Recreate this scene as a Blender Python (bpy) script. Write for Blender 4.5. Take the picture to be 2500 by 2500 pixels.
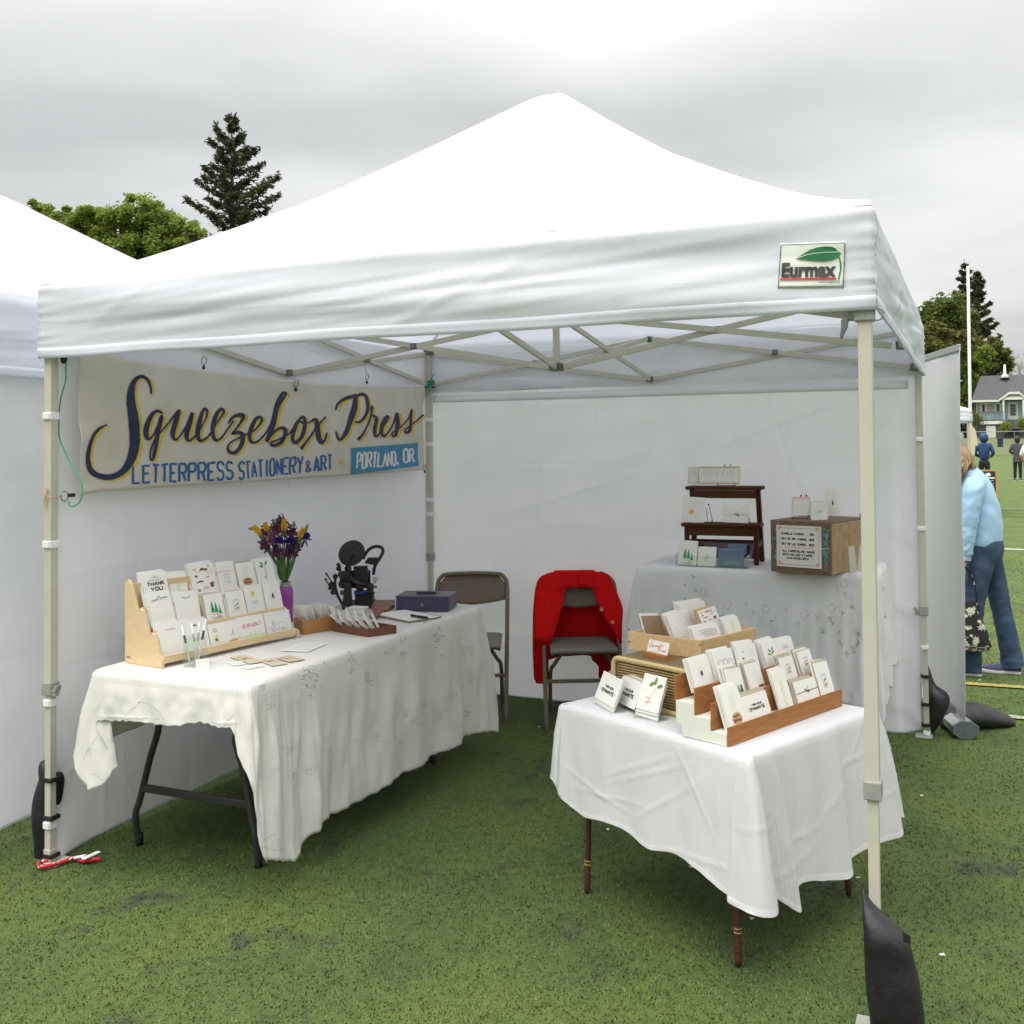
import bpy, bmesh, math, random
import numpy as np
from mathutils import Vector, Matrix, noise
R = math.radians
rnd = random.Random(7)
for o in list(bpy.data.objects): bpy.data.objects.remove(o)
sc = bpy.context.scene
COL = sc.collection

# ------------------------------------------------------------------ camera
CAM = Vector((3.2074, -2.8661, 1.556)); YAW, PIT, ROL = -.404, .0144, -.0099
FPX, SX, SY = 2507.4, 49.46, -197.5            # focal length and principal point offset, in pixels of a 2500 px frame
FW = Vector((math.sin(YAW)*math.cos(PIT), math.cos(YAW)*math.cos(PIT), math.sin(PIT)))
RT0 = Vector((math.cos(YAW), -math.sin(YAW), 0)); UP0 = RT0.cross(FW)
RTV = RT0*math.cos(ROL)+UP0*math.sin(ROL); UPV = -RT0*math.sin(ROL)+UP0*math.cos(ROL)
cd = bpy.data.cameras.new('camera'); cam = bpy.data.objects.new('camera', cd); COL.objects.link(cam)
cam.matrix_world = Matrix(((RTV.x, UPV.x, -FW.x, CAM.x), (RTV.y, UPV.y, -FW.y, CAM.y), (RTV.z, UPV.z, -FW.z, CAM.z), (0, 0, 0, 1)))
cd.sensor_width = 36; cd.sensor_height = 36; cd.lens = FPX/2500*36
cd.shift_x = -SX/2500; cd.shift_y = SY/2500; cd.clip_start = .05; cd.clip_end = 3000
sc.camera = cam
sc.render.resolution_x = sc.render.resolution_y = 1024

# ------------------------------------------------------------------ sky, sun, exposure
SUN_EL, SUN_AZ = R(69), R(205)
world = bpy.data.worlds.new('World'); sc.world = world; world.use_nodes = True
nt = world.node_tree; nt.nodes.clear()
def wn(t, **k):
    n = nt.nodes.new(t)
    for a, b in k.items(): setattr(n, a, b)
    return n
def wl(a, b): nt.links.new(a, b)
def wmath(op, a, b=None, clamp=False):
    n = wn('ShaderNodeMath', operation=op, use_clamp=clamp)
    for i, x in enumerate((a, b)):
        if x is None: continue
        if isinstance(x, (int, float)): n.inputs[i].default_value = x
        else: wl(x, n.inputs[i])
    return n.outputs[0]
tc = wn('ShaderNodeTexCoord'); nrm = wn('ShaderNodeVectorMath', operation='NORMALIZE'); wl(tc.outputs['Generated'], nrm.inputs[0])
sep = wn('ShaderNodeSeparateXYZ'); wl(nrm.outputs[0], sep.inputs[0])
el = wmath('MAXIMUM', sep.outputs[2], 0.0)
den = wmath('ADD', el, .055)
cx_ = wmath('DIVIDE', sep.outputs[0], den); cy_ = wmath('DIVIDE', sep.outputs[1], den)
cmb = wn('ShaderNodeCombineXYZ'); wl(cx_, cmb.inputs[0]); wl(cy_, cmb.inputs[1]); cmb.inputs[2].default_value = 3.7
def cnoise(scale, det, rough, dist=0.):
    n = wn('ShaderNodeTexNoise'); n.inputs['Scale'].default_value = scale; n.inputs['Detail'].default_value = det
    n.inputs['Roughness'].default_value = rough; n.inputs['Distortion'].default_value = dist; wl(cmb.outputs[0], n.inputs['Vector']); return n.outputs[0]
n1 = cnoise(.30, 4, .5, .3); n2 = cnoise(1.1, 4, .5, .2)
mixn = wmath('ADD', wmath('MULTIPLY', n1, .86), wmath('MULTIPLY', n2, .14))
ramp = wn('ShaderNodeValToRGB'); wl(mixn, ramp.inputs[0])
ramp.color_ramp.elements[0].position = .36; ramp.color_ramp.elements[0].color = (.37, .37, .355, 1)
ramp.color_ramp.elements[1].position = .62; ramp.color_ramp.elements[1].color = (.69, .685, .66, 1)
# an overcast sky is brighter overhead than near the horizon
grad = wmath('ADD', wmath('MULTIPLY', el, 1.05), .345)
sky = wn('ShaderNodeTexSky', sky_type='NISHITA', sun_disc=False, sun_elevation=SUN_EL, sun_rotation=SUN_AZ)
sky.air_density = 1.0; sky.dust_density = 3.0
cl = wn('ShaderNodeVectorMath', operation='SCALE'); wl(ramp.outputs[0], cl.inputs[0]); wl(grad, cl.inputs['Scale'])
bg1 = wn('ShaderNodeBackground'); wl(cl.outputs[0], bg1.inputs[0]); bg1.inputs[1].default_value = 1.0
bg2 = wn('ShaderNodeBackground'); wl(sky.outputs[0], bg2.inputs[0]); bg2.inputs[1].default_value = .1
mxs = wn('ShaderNodeMixShader'); mxs.inputs[0].default_value = .90; wl(bg2.outputs[0], mxs.inputs[1]); wl(bg1.outputs[0], mxs.inputs[2])
wo = wn('ShaderNodeOutputWorld'); wl(mxs.outputs[0], wo.inputs[0])
sd = bpy.data.lights.new('sun', 'SUN'); sd.energy = 1.5; sd.angle = R(60); sd.color = (1, .97, .92)
sun = bpy.data.objects.new('sun', sd); COL.objects.link(sun)
sdir = Vector((math.sin(SUN_AZ)*math.cos(SUN_EL), math.cos(SUN_AZ)*math.cos(SUN_EL), math.sin(SUN_EL)))
sun.rotation_euler = sdir.to_track_quat('Z', 'Y').to_euler()
vs = sc.view_settings; vs.view_transform = 'Standard'; vs.look = 'None'; vs.gamma = 1; vs.use_curve_mapping = False; vs.exposure = 1.42
sc.render.engine = 'CYCLES'; sc.cycles.max_bounces = 14; sc.cycles.diffuse_bounces = 9; sc.cycles.transmission_bounces = 9; sc.cycles.transparent_max_bounces = 12
# ------------------------------------------------------------------ helpers
def ray(u, v): return FW + RTV*((u-1250-SX)/FPX) - UPV*((v-1250-SY)/FPX)
def on(u, v, ax, val):
    d = ray(u, v); return CAM + d*((val-CAM[ax])/d[ax])
def pZ(p, z=0.): return on(p[0], p[1], 2, z)
def pX(p, x): return on(p[0], p[1], 0, x)
def pY(p, y): return on(p[0], p[1], 1, y)
def pD(p, d): return CAM + ray(*p)*d                      # at a forward distance
def pP(p, O, N):
    d = ray(*p); return CAM + d*((O-CAM).dot(N)/d.dot(N))
def hv(x, y, v):                                         # height above (x,y) seen at image row v
    lo, hi = -2., 60.
    for _ in range(50):
        m = (lo+hi)/2; d = Vector((x, y, m))-CAM
        w = 1250+SY-FPX*d.dot(UPV)/d.dot(FW)
        if w > v: lo = m
        else: hi = m
    return lo
def crop(x0, y0, s): return lambda a, b: (x0+a*s, y0+b*s)
cA = crop(300, 1230, 450/1932); cB = crop(1400, 1400, 700/1932); cG = crop(1350, 1450, 450/1932); cH = crop(1700, 1530, 400/1932)
cE = crop(1500, 1100, 700/1932); cL = crop(600, 1230, 650/1932); cP = crop(780, 1300, 220/1932); cW = crop(600, 1240, 180/1581)
cC = crop(950, 1350, 650/1932); cR = crop(2000, 1300, 300/1054); cM = crop(2150, 1000, 350/796); cT = crop(2150, 600, 350/966)
cS = crop(2340, 880, 160/966); c2 = crop(0, 1600, 700/1932); c6 = crop(1300, 1700, 950/1932); cF = crop(200, 880, 860/1932)
cQ = crop(1800, 500, 550/1932); cV = crop(1980, 1850, 370/1100); cK = crop(0, 200, 800/1932); cN = crop(50, 800, 300/1159)

MATX = {}                                                # world matrix of every parent
def setp(o, label=None, cat=None, group=None, kind=None):
    if label: o['label'] = label
    if cat: o['category'] = cat
    if group: o['group'] = group
    if kind: o['kind'] = kind
    return o
def thing(name, label, cat, loc=(0, 0, 0), rz=0., group=None):
    o = bpy.data.objects.new(name, None); COL.objects.link(o); o.empty_display_size = .05
    o.location = loc; o.rotation_euler = (0, 0, rz)
    MATX[o.name] = Matrix.Translation(Vector(loc)) @ Matrix.Rotation(rz, 4, 'Z')
    return setp(o, label, cat, group)
def nz(x, y=0., z=0.): return noise.noise(Vector((x, y, z)))
def fbm(x, y=0., z=0., n=4):
    return noise.fractal(Vector((x, y, z)), 1.0, 2.0, n)
def lerp(a, b, t): return a+(b-a)*t
def sst(a, b, x):
    t = max(0., min(1., (x-a)/(b-a))); return t*t*(3-2*t)
def interp(pts, x):
    if x <= pts[0][0]: return pts[0][1]
    for (a, b), (c, d) in zip(pts, pts[1:]):
        if x <= c: return b+(d-b)*(x-a)/(c-a)
    return pts[-1][1]
def cat(pts, n=6, closed=False):                         # Catmull-Rom through points (any dimension)
    P_ = [Vector(p) for p in pts]; out = []
    m = len(P_)
    for i in range(m if closed else m-1):
        if closed: a, b, c, d = P_[(i-1) % m], P_[i], P_[(i+1) % m], P_[(i+2) % m]
        else: a, b, c, d = P_[max(i-1, 0)], P_[i], P_[i+1], P_[min(i+2, m-1)]
        for k in range(n):
            t = k/n
            out.append(.5*((2*b)+(c-a)*t+(2*a-5*b+4*c-d)*t*t+(3*b-a-3*c+d)*t**3))
    if not closed: out.append(P_[-1])
    return out
class MB:
    def __init__(s): s.v = []; s.f = []; s.mi = []; s.cur = 0
    def add(s, vs, fs, M=None):
        b = len(s.v)
        s.v += [tuple(M @ Vector(p)) for p in vs] if M is not None else [tuple(p) for p in vs]
        s.f += [tuple(i+b for i in f) for f in fs]; s.mi += [s.cur]*len(fs); return s
    def box(s, c, d, M=None):
        x, y, z = c; a, b, h = d[0]/2, d[1]/2, d[2]/2
        vs = [(x+i*a, y+j*b, z+k*h) for k in (-1, 1) for j in (-1, 1) for i in (-1, 1)]
        return s.add(vs, [(0, 2, 3, 1), (4, 5, 7, 6), (0, 1, 5, 4), (1, 3, 7, 5), (3, 2, 6, 7), (2, 0, 4, 6)], M)
    def bar(s, p, q, w, h, up=(0, 0, 1)):                # rectangular bar between two points
        p, q = Vector(p), Vector(q); d = (q-p).normalized(); sd_ = d.cross(Vector(up))
        if sd_.length < 1e-4: sd_ = d.cross(Vector((0, 1, 0)))
        sd_.normalize(); u = sd_.cross(d)
        vs = [c+sd_*(i*w/2)+u*(k*h/2) for c in (p, q) for k in (-1, 1) for i in (-1, 1)]
        return s.add(vs, [(0, 2, 3, 1), (4, 5, 7, 6), (0, 1, 5, 4), (1, 3, 7, 5), (3, 2, 6, 7), (2, 0, 4, 6)])
    def tube(s, pts, r, n=8, caps=True, M=None, flat=None):
        P_ = [Vector(p) for p in pts]; m = len(P_)
        rs = r if isinstance(r, (list, tuple)) else [r]*m
        vs, fs = [], []; prev = None
        for i, p in enumerate(P_):
            t = (P_[min(i+1, m-1)]-P_[max(i-1, 0)])
            if t.length < 1e-9: t = Vector((0, 0, 1))
            t.normalize()
            if prev is None: a = t.orthogonal().normalized()
            else:
                a = prev-t*prev.dot(t)
                a = a.normalized() if a.length > 1e-6 else t.orthogonal().normalized()
            prev = a; b = t.cross(a)
            for k in range(n):
                w = 2*math.pi*k/n; vs.append(p+(a*math.cos(w)+b*math.sin(w)*(flat or 1.))*rs[i])
        for i in range(m-1):
            for k in range(n):
                k2 = (k+1) % n; fs.append((i*n+k, i*n+k2, (i+1)*n+k2, (i+1)*n+k))
        if caps: fs.append(tuple(range(n-1, -1, -1))); fs.append(tuple((m-1)*n+k for k in range(n)))
        return s.add(vs, fs, M)
    def lathe(s, prof, n=16, M=None, caps=True):
        vs, fs = [], []
        for r, z in prof:
            for k in range(n):
                w = 2*math.pi*k/n; vs.append((r*math.cos(w), r*math.sin(w), z))
        for i in range(len(prof)-1):
            for k in range(n):
                k2 = (k+1) % n; fs.append((i*n+k, i*n+k2, (i+1)*n+k2, (i+1)*n+k))
        if caps: fs.append(tuple(range(n-1, -1, -1))); fs.append(tuple((len(prof)-1)*n+k for k in range(n)))
        return s.add(vs, fs, M)
    def prism(s, poly, z0, z1, M=None):                  # 2D polygon extruded in z
        n = len(poly)
        vs = [(x, y, z0) for x, y in poly]+[(x, y, z1) for x, y in poly]
        fs = [tuple(range(n-1, -1, -1)), tuple(range(n, 2*n))]+[(i, (i+1) % n, n+(i+1) % n, n+i) for i in range(n)]
        return s.add(vs, fs, M)
    def grid(s, fn, nu, nv, u0=0., u1=1., v0=0., v1=1., wrap=False):
        vs = [fn(u0+(u1-u0)*i/nu, v0+(v1-v0)*j/nv) for j in range(nv+1) for i in range(nu+1)]
        fs = [(j*(nu+1)+i, j*(nu+1)+i+1, (j+1)*(nu+1)+i+1, (j+1)*(nu+1)+i) for j in range(nv) for i in range(nu)]
        return s.add(vs, fs)
    def ball(s, c, r, n=8, m=6, M=None):
        rr = r if isinstance(r, (tuple, list, Vector)) else (r, r, r)
        vs, fs = [], []
        for j in range(m+1):
            t = math.pi*j/m
            for i in range(n):
                w = 2*math.pi*i/n
                vs.append((c[0]+rr[0]*math.sin(t)*math.cos(w), c[1]+rr[1]*math.sin(t)*math.sin(w), c[2]-rr[2]*math.cos(t)))
        for j in range(m):
            for i in range(n):
                k = (i+1) % n; fs.append((j*n+i, j*n+k, (j+1)*n+k, (j+1)*n+i))
        return s.add(vs, fs, M)
    def mesh(s, name, mats=None):
        me = bpy.data.meshes.new(name); me.from_pydata(s.v, [], s.f); me.update()
        return me
    def build(s, name, mat, parent=None, world=True, smooth=False, bevel=0., solid=0., subd=0, label=None, cat=None, group=None, kind=None, base=None, offs=-1.):
        """links everything collected as one mesh object; world=True: coordinates are world coordinates"""
        inv = None
        if parent is not None and world: inv = MATX[parent.name].inverted()
        vs = [tuple(inv @ Vector(p)) for p in s.v] if inv is not None else list(s.v)
        loc = Vector((0, 0, 0))
        if parent is None:                               # origin at the base of the thing
            if base is None:
                a = np.array(vs); base = ((a[:, 0].min()+a[:, 0].max())/2, (a[:, 1].min()+a[:, 1].max())/2, a[:, 2].min())
            loc = Vector(base); vs = [(x-loc.x, y-loc.y, z-loc.z) for x, y, z in vs]
        me = bpy.data.meshes.new(name); me.from_pydata(vs, [], s.f); me.update()
        for m_ in (mat if isinstance(mat, (list, tuple)) else [mat]): me.materials.append(m_)
        if any(s.mi): me.polygons.foreach_set('material_index', s.mi)
        if smooth: me.polygons.foreach_set('use_smooth', [True]*len(me.polygons))
        o = bpy.data.objects.new(name, me); COL.objects.link(o); o.location = loc
        if parent is not None: o.parent = parent
        MATX[o.name] = (MATX[parent.name] if parent is not None else Matrix()) @ Matrix.Translation(loc)
        if solid: m_ = o.modifiers.new('solid', 'SOLIDIFY'); m_.thickness = solid; m_.offset = offs
        if bevel: m_ = o.modifiers.new('bevel', 'BEVEL'); m_.width = bevel; m_.segments = 2; m_.limit_method = 'ANGLE'; m_.angle_limit = R(40)
        if subd: m_ = o.modifiers.new('sub', 'SUBSURF'); m_.levels = subd; m_.render_levels = subd
        return setp(o, label, cat, group, kind)
def dup(root, loc, rz, label, group=None, name=None):
    c = root.copy(); COL.objects.link(c); c.location = loc; c.rotation_euler = (0, 0, rz)
    MATX[c.name] = Matrix.Translation(Vector(loc)) @ Matrix.Rotation(rz, 4, 'Z')
    c['label'] = label
    if group: c['group'] = group
    for ch in root.children:
        d = ch.copy(); COL.objects.link(d); d.parent = c; MATX[d.name] = MATX[c.name] @ Matrix.Translation(ch.location)
        for g in ch.children:
            e = g.copy(); COL.objects.link(e); e.parent = d
    return c

# strokes: ribbons that lie on a surface.  fn(a,b) -> (point, normal)
def ribbon(mb, fn, pts, w, off=.0012, sub=1):
    n = len(pts)
    if n < 2: return
    ws = w if isinstance(w, (list, tuple)) else [w]*n
    vs = []
    for i in range(n):
        a = pts[max(i-1, 0)]; b = pts[min(i+1, n-1)]
        dx, dy = b[0]-a[0], b[1]-a[1]; L = math.hypot(dx, dy) or 1.
        px, py = -dy/L*ws[i]/2, dx/L*ws[i]/2
        for sgn in (1, -1):
            p, nn = fn(pts[i][0]+sgn*px, pts[i][1]+sgn*py); vs.append(p+nn*off)
    mb.add(vs, [(2*i, 2*i+1, 2*i+3, 2*i+2) for i in range(n-1)])
def blob(mb, fn, poly, off=.0012):                       # filled polygon on a surface
    vs = []
    for a, b in poly:
        p, nn = fn(a, b); vs.append(p+nn*off)
    mb.add(vs, [tuple(range(len(vs)))])
def ell(cx, cy, rx, ry, n=12, rot=0., jit=0.):
    out = []
    for k in range(n):
        w = 2*math.pi*k/n; j = 1+rnd.uniform(-jit, jit); x, y = rx*math.cos(w)*j, ry*math.sin(w)*j
        out.append((cx+x*math.cos(rot)-y*math.sin(rot), cy+x*math.sin(rot)+y*math.cos(rot)))
    return out
FONT = {'A': '002640/1232', 'B': '00063645443303/3342413000', 'C': '4536160501103041', 'D': '0006264543412000', 'E': '40000646/0333', 'F': '000646/0333',
 'G': '45361605011030414323', 'H': '0006/4046/0343', 'I': '2026', 'J': '4641301001', 'K': '0006/460340', 'L': '060040', 'M': '0006234640', 'N': '00064046',
 'O': '160501103041453616', 'P': '00063645443303', 'Q': '160501103041453616/2240', 'R': '00063645443303/2340', 'S': '453616050413334241301001', 'T': '2026/0646',
 'U': '060110304146', 'V': '062046', 'W': '0610243046', 'X': '0046/0640', 'Y': '062346/2320', 'Z': '06460040', '&': '40141526353401102042', ',': '2110', '.': '2021',
 "'": '2625', '$': '453616050413334241301001/2027', '0': '160501103041453616', '1': '152620', '2': '051636450040', '3': '051636453423334241301001', '5': '4606033342413001',
 '8': '163645341305 16/1301103041341', '-': '1333', '!': '2623/2120', '4': '360242/3036'}
def text_strokes(txt, adv=5.6, jit=.12, seed=1):
    r = random.Random(seed); out = []; x = 0.
    for ch in txt:
        if ch in "I.,'!1": x -= 1.
        g = FONT.get(ch.upper())
        if g:
            for st in g.replace(' ', '').split('/'):
                pts = [(int(st[i])+x+r.uniform(-jit, jit), int(st[i+1])+r.uniform(-jit, jit)) for i in range(0, len(st)-1, 2)]
                out.append(pts)
        x += (1. if ch in "I.,'!1" else 0.)+adv*(.62 if ch in " I.,'!1" else 1.)
    return out, max(x-(adv-4), 1.)
def put_text(mb, fn, txt, x0, y0, x1, h, w, dy=0., seed=1, off=.0012, h1=None, jit=.12):
    """lettering from (x0,y0) to x1, cap height h; dy: rise of the baseline over the line"""
    st, L = text_strokes(txt, jit=jit, seed=seed)
    for pts in st:
        q = []
        for a, b in pts:
            t = a/L; hh = lerp(h, h1 or h, t); q.append((lerp(x0, x1, t), y0+dy*t+b/6*hh))
        # round the corners a little
        s_ = []
        for i in range(len(q)-1):
            for k in range(3): s_.append((lerp(q[i][0], q[i+1][0], k/3), lerp(q[i][1], q[i+1][1], k/3)))
        s_.append(q[-1]); ribbon(mb, fn, s_, w, off)
def flat_fn(M):                                          # surface function of a flat local frame: x,y in plane, z normal
    nn = (M.to_3x3() @ Vector((0, 0, 1))).normalized()
    return lambda a, b: (M @ Vector((a, b, 0)), nn)
def frame(O, e, l):                                      # matrix: x=e, y=l, z=e x l
    e = Vector(e).normalized(); l = Vector(l); n = e.cross(l).normalized(); l = n.cross(e)
    return Matrix(((e.x, l.x, n.x, O[0]), (e.y, l.y, n.y, O[1]), (e.z, l.z, n.z, O[2]), (0, 0, 0, 1)))
def font_mesh(txt, bold=0.):                             # built-in sans lettering as (verts, faces), width normalised later
    cu = bpy.data.curves.new('t', 'FONT'); cu.body = txt; cu.offset = bold; cu.resolution_u = 3
    ob = bpy.data.objects.new('t', cu); COL.objects.link(ob)
    dg = bpy.context.evaluated_depsgraph_get(); me = bpy.data.meshes.new_from_object(ob.evaluated_get(dg))
    vs = [tuple(v.co) for v in me.vertices]; fs = [tuple(p.vertices) for p in me.polygons]
    bpy.data.objects.remove(ob); bpy.data.curves.remove(cu); bpy.data.meshes.remove(me)
    return vs, fs
def put_font(mb, fn, txt, x0, y0, x1, y1, bold=0., off=.0012):
    vs, fs = font_mesh(txt, bold); a = np.array(vs); lo = a.min(0); hi = a.max(0)
    out = []
    for v in vs:
        p, nn = fn(x0+(v[0]-lo[0])/(hi[0]-lo[0])*(x1-x0), y0+(v[1]-lo[1])/(hi[1]-lo[1])*(y1-y0)); out.append(p+nn*off)
    mb.add(out, fs)

# ------------------------------------------------------------------ materials (all procedural)
MT = {}
def mat(name, col, rough=.6, var=.12, scale=20., bump=0., bscale=80., metal=0., spec=.5, trans=0., stretch=None, col2=None, transl=0., sheen=0., detail=4., contrast=(.3, .7), coat=0.):
    m = bpy.data.materials.new(name); m.use_nodes = True; t = m.node_tree; b = t.nodes['Principled BSDF']
    def N(ty): return t.nodes.new(ty)
    tcx = N('ShaderNodeTexCoord'); mp = N('ShaderNodeMapping'); t.links.new(tcx.outputs['Object'], mp.inputs[0])
    if stretch: mp.inputs['Scale'].default_value = stretch
    no = N('ShaderNodeTexNoise'); no.inputs['Scale'].default_value = scale; no.inputs['Detail'].default_value = detail; no.inputs['Roughness'].default_value = .6
    t.links.new(mp.outputs[0], no.inputs['Vector'])
    rp = N('ShaderNodeValToRGB'); t.links.new(no.outputs[0], rp.inputs[0])
    c2_ = col2 or tuple(min(1., c*(1+var)) for c in col[:3]); c1_ = tuple(c*(1-var) for c in col[:3]) if not col2 else col[:3]
    rp.color_ramp.elements[0].position = contrast[0]; rp.color_ramp.elements[0].color = (*c1_, 1)
    rp.color_ramp.elements[1].position = contrast[1]; rp.color_ramp.elements[1].color = (*c2_[:3], 1)
    t.links.new(rp.outputs[0], b.inputs['Base Color'])
    b.inputs['Roughness'].default_value = rough; b.inputs['Metallic'].default_value = metal; b.inputs['Specular IOR Level'].default_value = spec
    b.inputs['Transmission Weight'].default_value = trans
    if sheen: b.inputs['Sheen Weight'].default_value = sheen; b.inputs['Sheen Roughness'].default_value = .4
    if coat: b.inputs['Coat Weight'].default_value = coat; b.inputs['Coat Roughness'].default_value = .1
    if bump:
        nb = N('ShaderNodeTexNoise'); nb.inputs['Scale'].default_value = bscale; nb.inputs['Detail'].default_value = 5; t.links.new(mp.outputs[0], nb.inputs['Vector'])
        bp = N('ShaderNodeBump'); bp.inputs['Strength'].default_value = 1.0; bp.inputs['Distance'].default_value = bump; t.links.new(nb.outputs[0], bp.inputs['Height'])
        t.links.new(bp.outputs[0], b.inputs['Normal'])
    if transl:
        tr = N('ShaderNodeBsdfTranslucent'); t.links.new(rp.outputs[0], tr.inputs[0])
        if bump: t.links.new(bp.outputs[0], tr.inputs['Normal'])
        mx = N('ShaderNodeMixShader'); mx.inputs[0].default_value = transl
        t.links.new(b.outputs[0], mx.inputs[1]); t.links.new(tr.outputs[0], mx.inputs[2]); t.links.new(mx.outputs[0], t.nodes['Material Output'].inputs[0])
    MT[name] = m; return m
def clear_mat(name, tint=(.97, .99, .98)):
    m = bpy.data.materials.new(name); m.use_nodes = True; t = m.node_tree; t.nodes.clear()
    o = t.nodes.new('ShaderNodeOutputMaterial'); g = t.nodes.new('ShaderNodeBsdfGlossy'); g.inputs['Roughness'].default_value = .05
    tr = t.nodes.new('ShaderNodeBsdfTransparent'); tr.inputs[0].default_value = (*tint, 1)
    lw = t.nodes.new('ShaderNodeLayerWeight'); lw.inputs[0].default_value = .5; pw = t.nodes.new('ShaderNodeMath'); pw.operation = 'POWER'; pw.inputs[1].default_value = 4; t.links.new(lw.outputs['Facing'], pw.inputs[0]); fr = t.nodes.new('ShaderNodeMath'); fr.operation = 'MULTIPLY_ADD'; fr.inputs[1].default_value = .6; fr.inputs[2].default_value = .05; t.links.new(pw.outputs[0], fr.inputs[0])
    mx = t.nodes.new('ShaderNodeMixShader'); t.links.new(fr.outputs[0], mx.inputs[0]); t.links.new(tr.outputs[0], mx.inputs[1]); t.links.new(g.outputs[0], mx.inputs[2])
    t.links.new(mx.outputs[0], o.inputs[0]); MT[name] = m; return m
mat('tent', (.88, .89, .945), .55, .02, 3., .0006, 260., transl=.48, spec=.3)
mat('wall_cloth', (.925, .922, .945), .6, .02, 3., .0006, 300., transl=.58, spec=.25)
mat('wall_left', (.93, .928, .958), .6, .02, 3., .0006, 300., transl=.30, spec=.25)
mat('steel', (.52, .50, .42), .42, .05, 12., .0002, 300., spec=.5)
mat('joint', (.13, .135, .13), .5, .1, 30.)
mat('clamp', (.30, .31, .28), .45, .1, 30.)
mat('velcro', (.80, .80, .83), .8, .05, 60.)
mat('black_nylon', (.014, .013, .017), .5, .3, 18., .002, 60., spec=.5)
mat('black', (.012, .012, .013), .5, .2, 30.)
mat('dark_metal', (.035, .031, .028), .55, .25, 25., .0004, 120., metal=.0, spec=.3)
mat('linen', (.79, .775, .735), .85, .03, 8., .0008, 420., transl=.22, spec=.2)
mat('linen2', (.84, .84, .85), .85, .02, 8., .0008, 420., transl=.25, spec=.2)
mat('thread', (.33, .33, .30), .9, .2, 60.)
mat('thread_pale', (.52, .51, .47), .9, .15, 60.)
mat('card', (.80, .785, .735), .7, .02, 30.)
mat('card2', (.78, .77, .74), .7, .02, 30.)
mat('envelope', (.50, .43, .33), .75, .06, 30.)
mat('kraft', (.33, .235, .14), .8, .1, 40.)
mat('canvas', (.66, .61, .545), .85, .05, 6., .0008, 500., transl=.1)
mat('navy', (.012, .018, .075), .6, .35, 30.)
mat('yellow', (.62, .44, .02), .6, .12, 30.)
mat('blue', (.02, .11, .33), .6, .25, 30.)
mat('teal', (.045, .22, .40), .6, .15, 25.)
mat('offwhite', (.70, .72, .72), .6, .08, 30.)
mat('red', (.56, .004, .005), .9, .10, 30., .0012, 260., spec=.15)
mat('chair', (.18, .145, .10), .55, .12, 60., .0004, 200., spec=.25)
mat('chair_seat', (.19, .175, .15), .6, .1, 60.)
mat('table_leg', (.035, .036, .04), .4, .2, 30.)
mat('cash', (.050, .045, .095), .38, .12, 30., coat=.1)
mat('cash_dark', (.03, .03, .05), .4, .1, 30.)
mat('purple', (.32, .045, .34), .35, .06, 20., coat=.2)
mat('green_cord', (.02, .33, .22), .5, .1, 40.)
mat('twine', (.52, .38, .18), .9, .2, 80.)
mat('wire', (.30, .29, .27), .35, .1, 60., metal=.8)
mat('rope_red', (.50, .012, .03), .7, .0, 45., col2=(.80, .70, .66), contrast=(.60, .64), detail=1.)
mat('pine', (.60, .41, .19), .5, .0, 6., .0003, 90., stretch=(9, 1.2, 9), col2=(.70, .52, .28))
mat('birch', (.66, .49, .28), .5, .0, 5., .0003, 90., stretch=(4, 2, 9), col2=(.72, .56, .34))
mat('oak', (.30, .12, .036), .6, .0, 8., .0003, 120., spec=.2, stretch=(2, 2, 18), col2=(.42, .19, .068))
mat('walnut', (.045, .013, .006), .6, .0, 8., .0004, 90., spec=.15, stretch=(12, 2, 12), col2=(.10, .035, .016))
mat('mahogany', (.045, .016, .010), .5, .0, 14., .0004, 90., stretch=(3, 3, 12), col2=(.10, .038, .022))
mat('tray', (.12, .045, .022), .5, .0, 12., .0004, 90., stretch=(3, 10, 10), col2=(.19, .075, .036))
mat('honey', (.36, .17, .05), .5, .0, 10., .0003, 90., stretch=(3, 12, 12), col2=(.46, .24, .085))
mat('crate_front', (.12, .075, .045), .8, .0, 9., .0008, 60., stretch=(2, 8, 8), col2=(.23, .15, .09))
mat('crate_side', (.28, .175, .095), .8, .0, 8., .0008, 60., stretch=(9, 2, 3), col2=(.42, .28, .16))
mat('worn_blue', (.06, .24, .30), .8, .3, 40., col2=(.16, .40, .46))
mat('wicker', (.36, .25, .11), .7, .2, 60., .0008, 200.); mat('wicker_dark', (.11, .07, .03), .8, .2, 60.)
mat('wicker_trim', (.56, .44, .22), .7, .12, 60., .0008, 200.)
mat('suit_top', (.17, .125, .06), .6, .12, 40., .0004, 200.)
mat('white_ply', (.74, .76, .68), .6, .02, 20.)
mat('leather', (.20, .09, .05), .5, .15, 12.)
mat('ink', (.05, .05, .055), .8, .2, 40.)
mat('ink_grey', (.38, .38, .38), .8, .1, 40.)
mat('ink_pale', (.62, .62, .60), .8, .05, 40.)
mat('p_brown', (.22, .075, .06), .8, .1, 40.)
mat('p_pink', (.72, .42, .42), .8, .1, 40.)
mat('p_red', (.62, .12, .14), .8, .1, 40.)
mat('p_lilac', (.62, .54, .74), .8, .1, 40.)
mat('p_yellow', (.72, .66, .10), .8, .1, 40.)
mat('p_lime', (.68, .74, .34), .8, .06, 40.)
mat('p_palegreen', (.62, .76, .50), .8, .05, 40.)
mat('p_green', (.02, .32, .14), .8, .2, 40.)
mat('p_leaf', (.16, .26, .08), .8, .2, 40.)
mat('p_dgreen', (.02, .10, .045), .8, .2, 40.)
mat('p_sky', (.46, .66, .78), .8, .1, 40.)
mat('p_gold', (.56, .36, .15), .8, .1, 40.)
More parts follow.
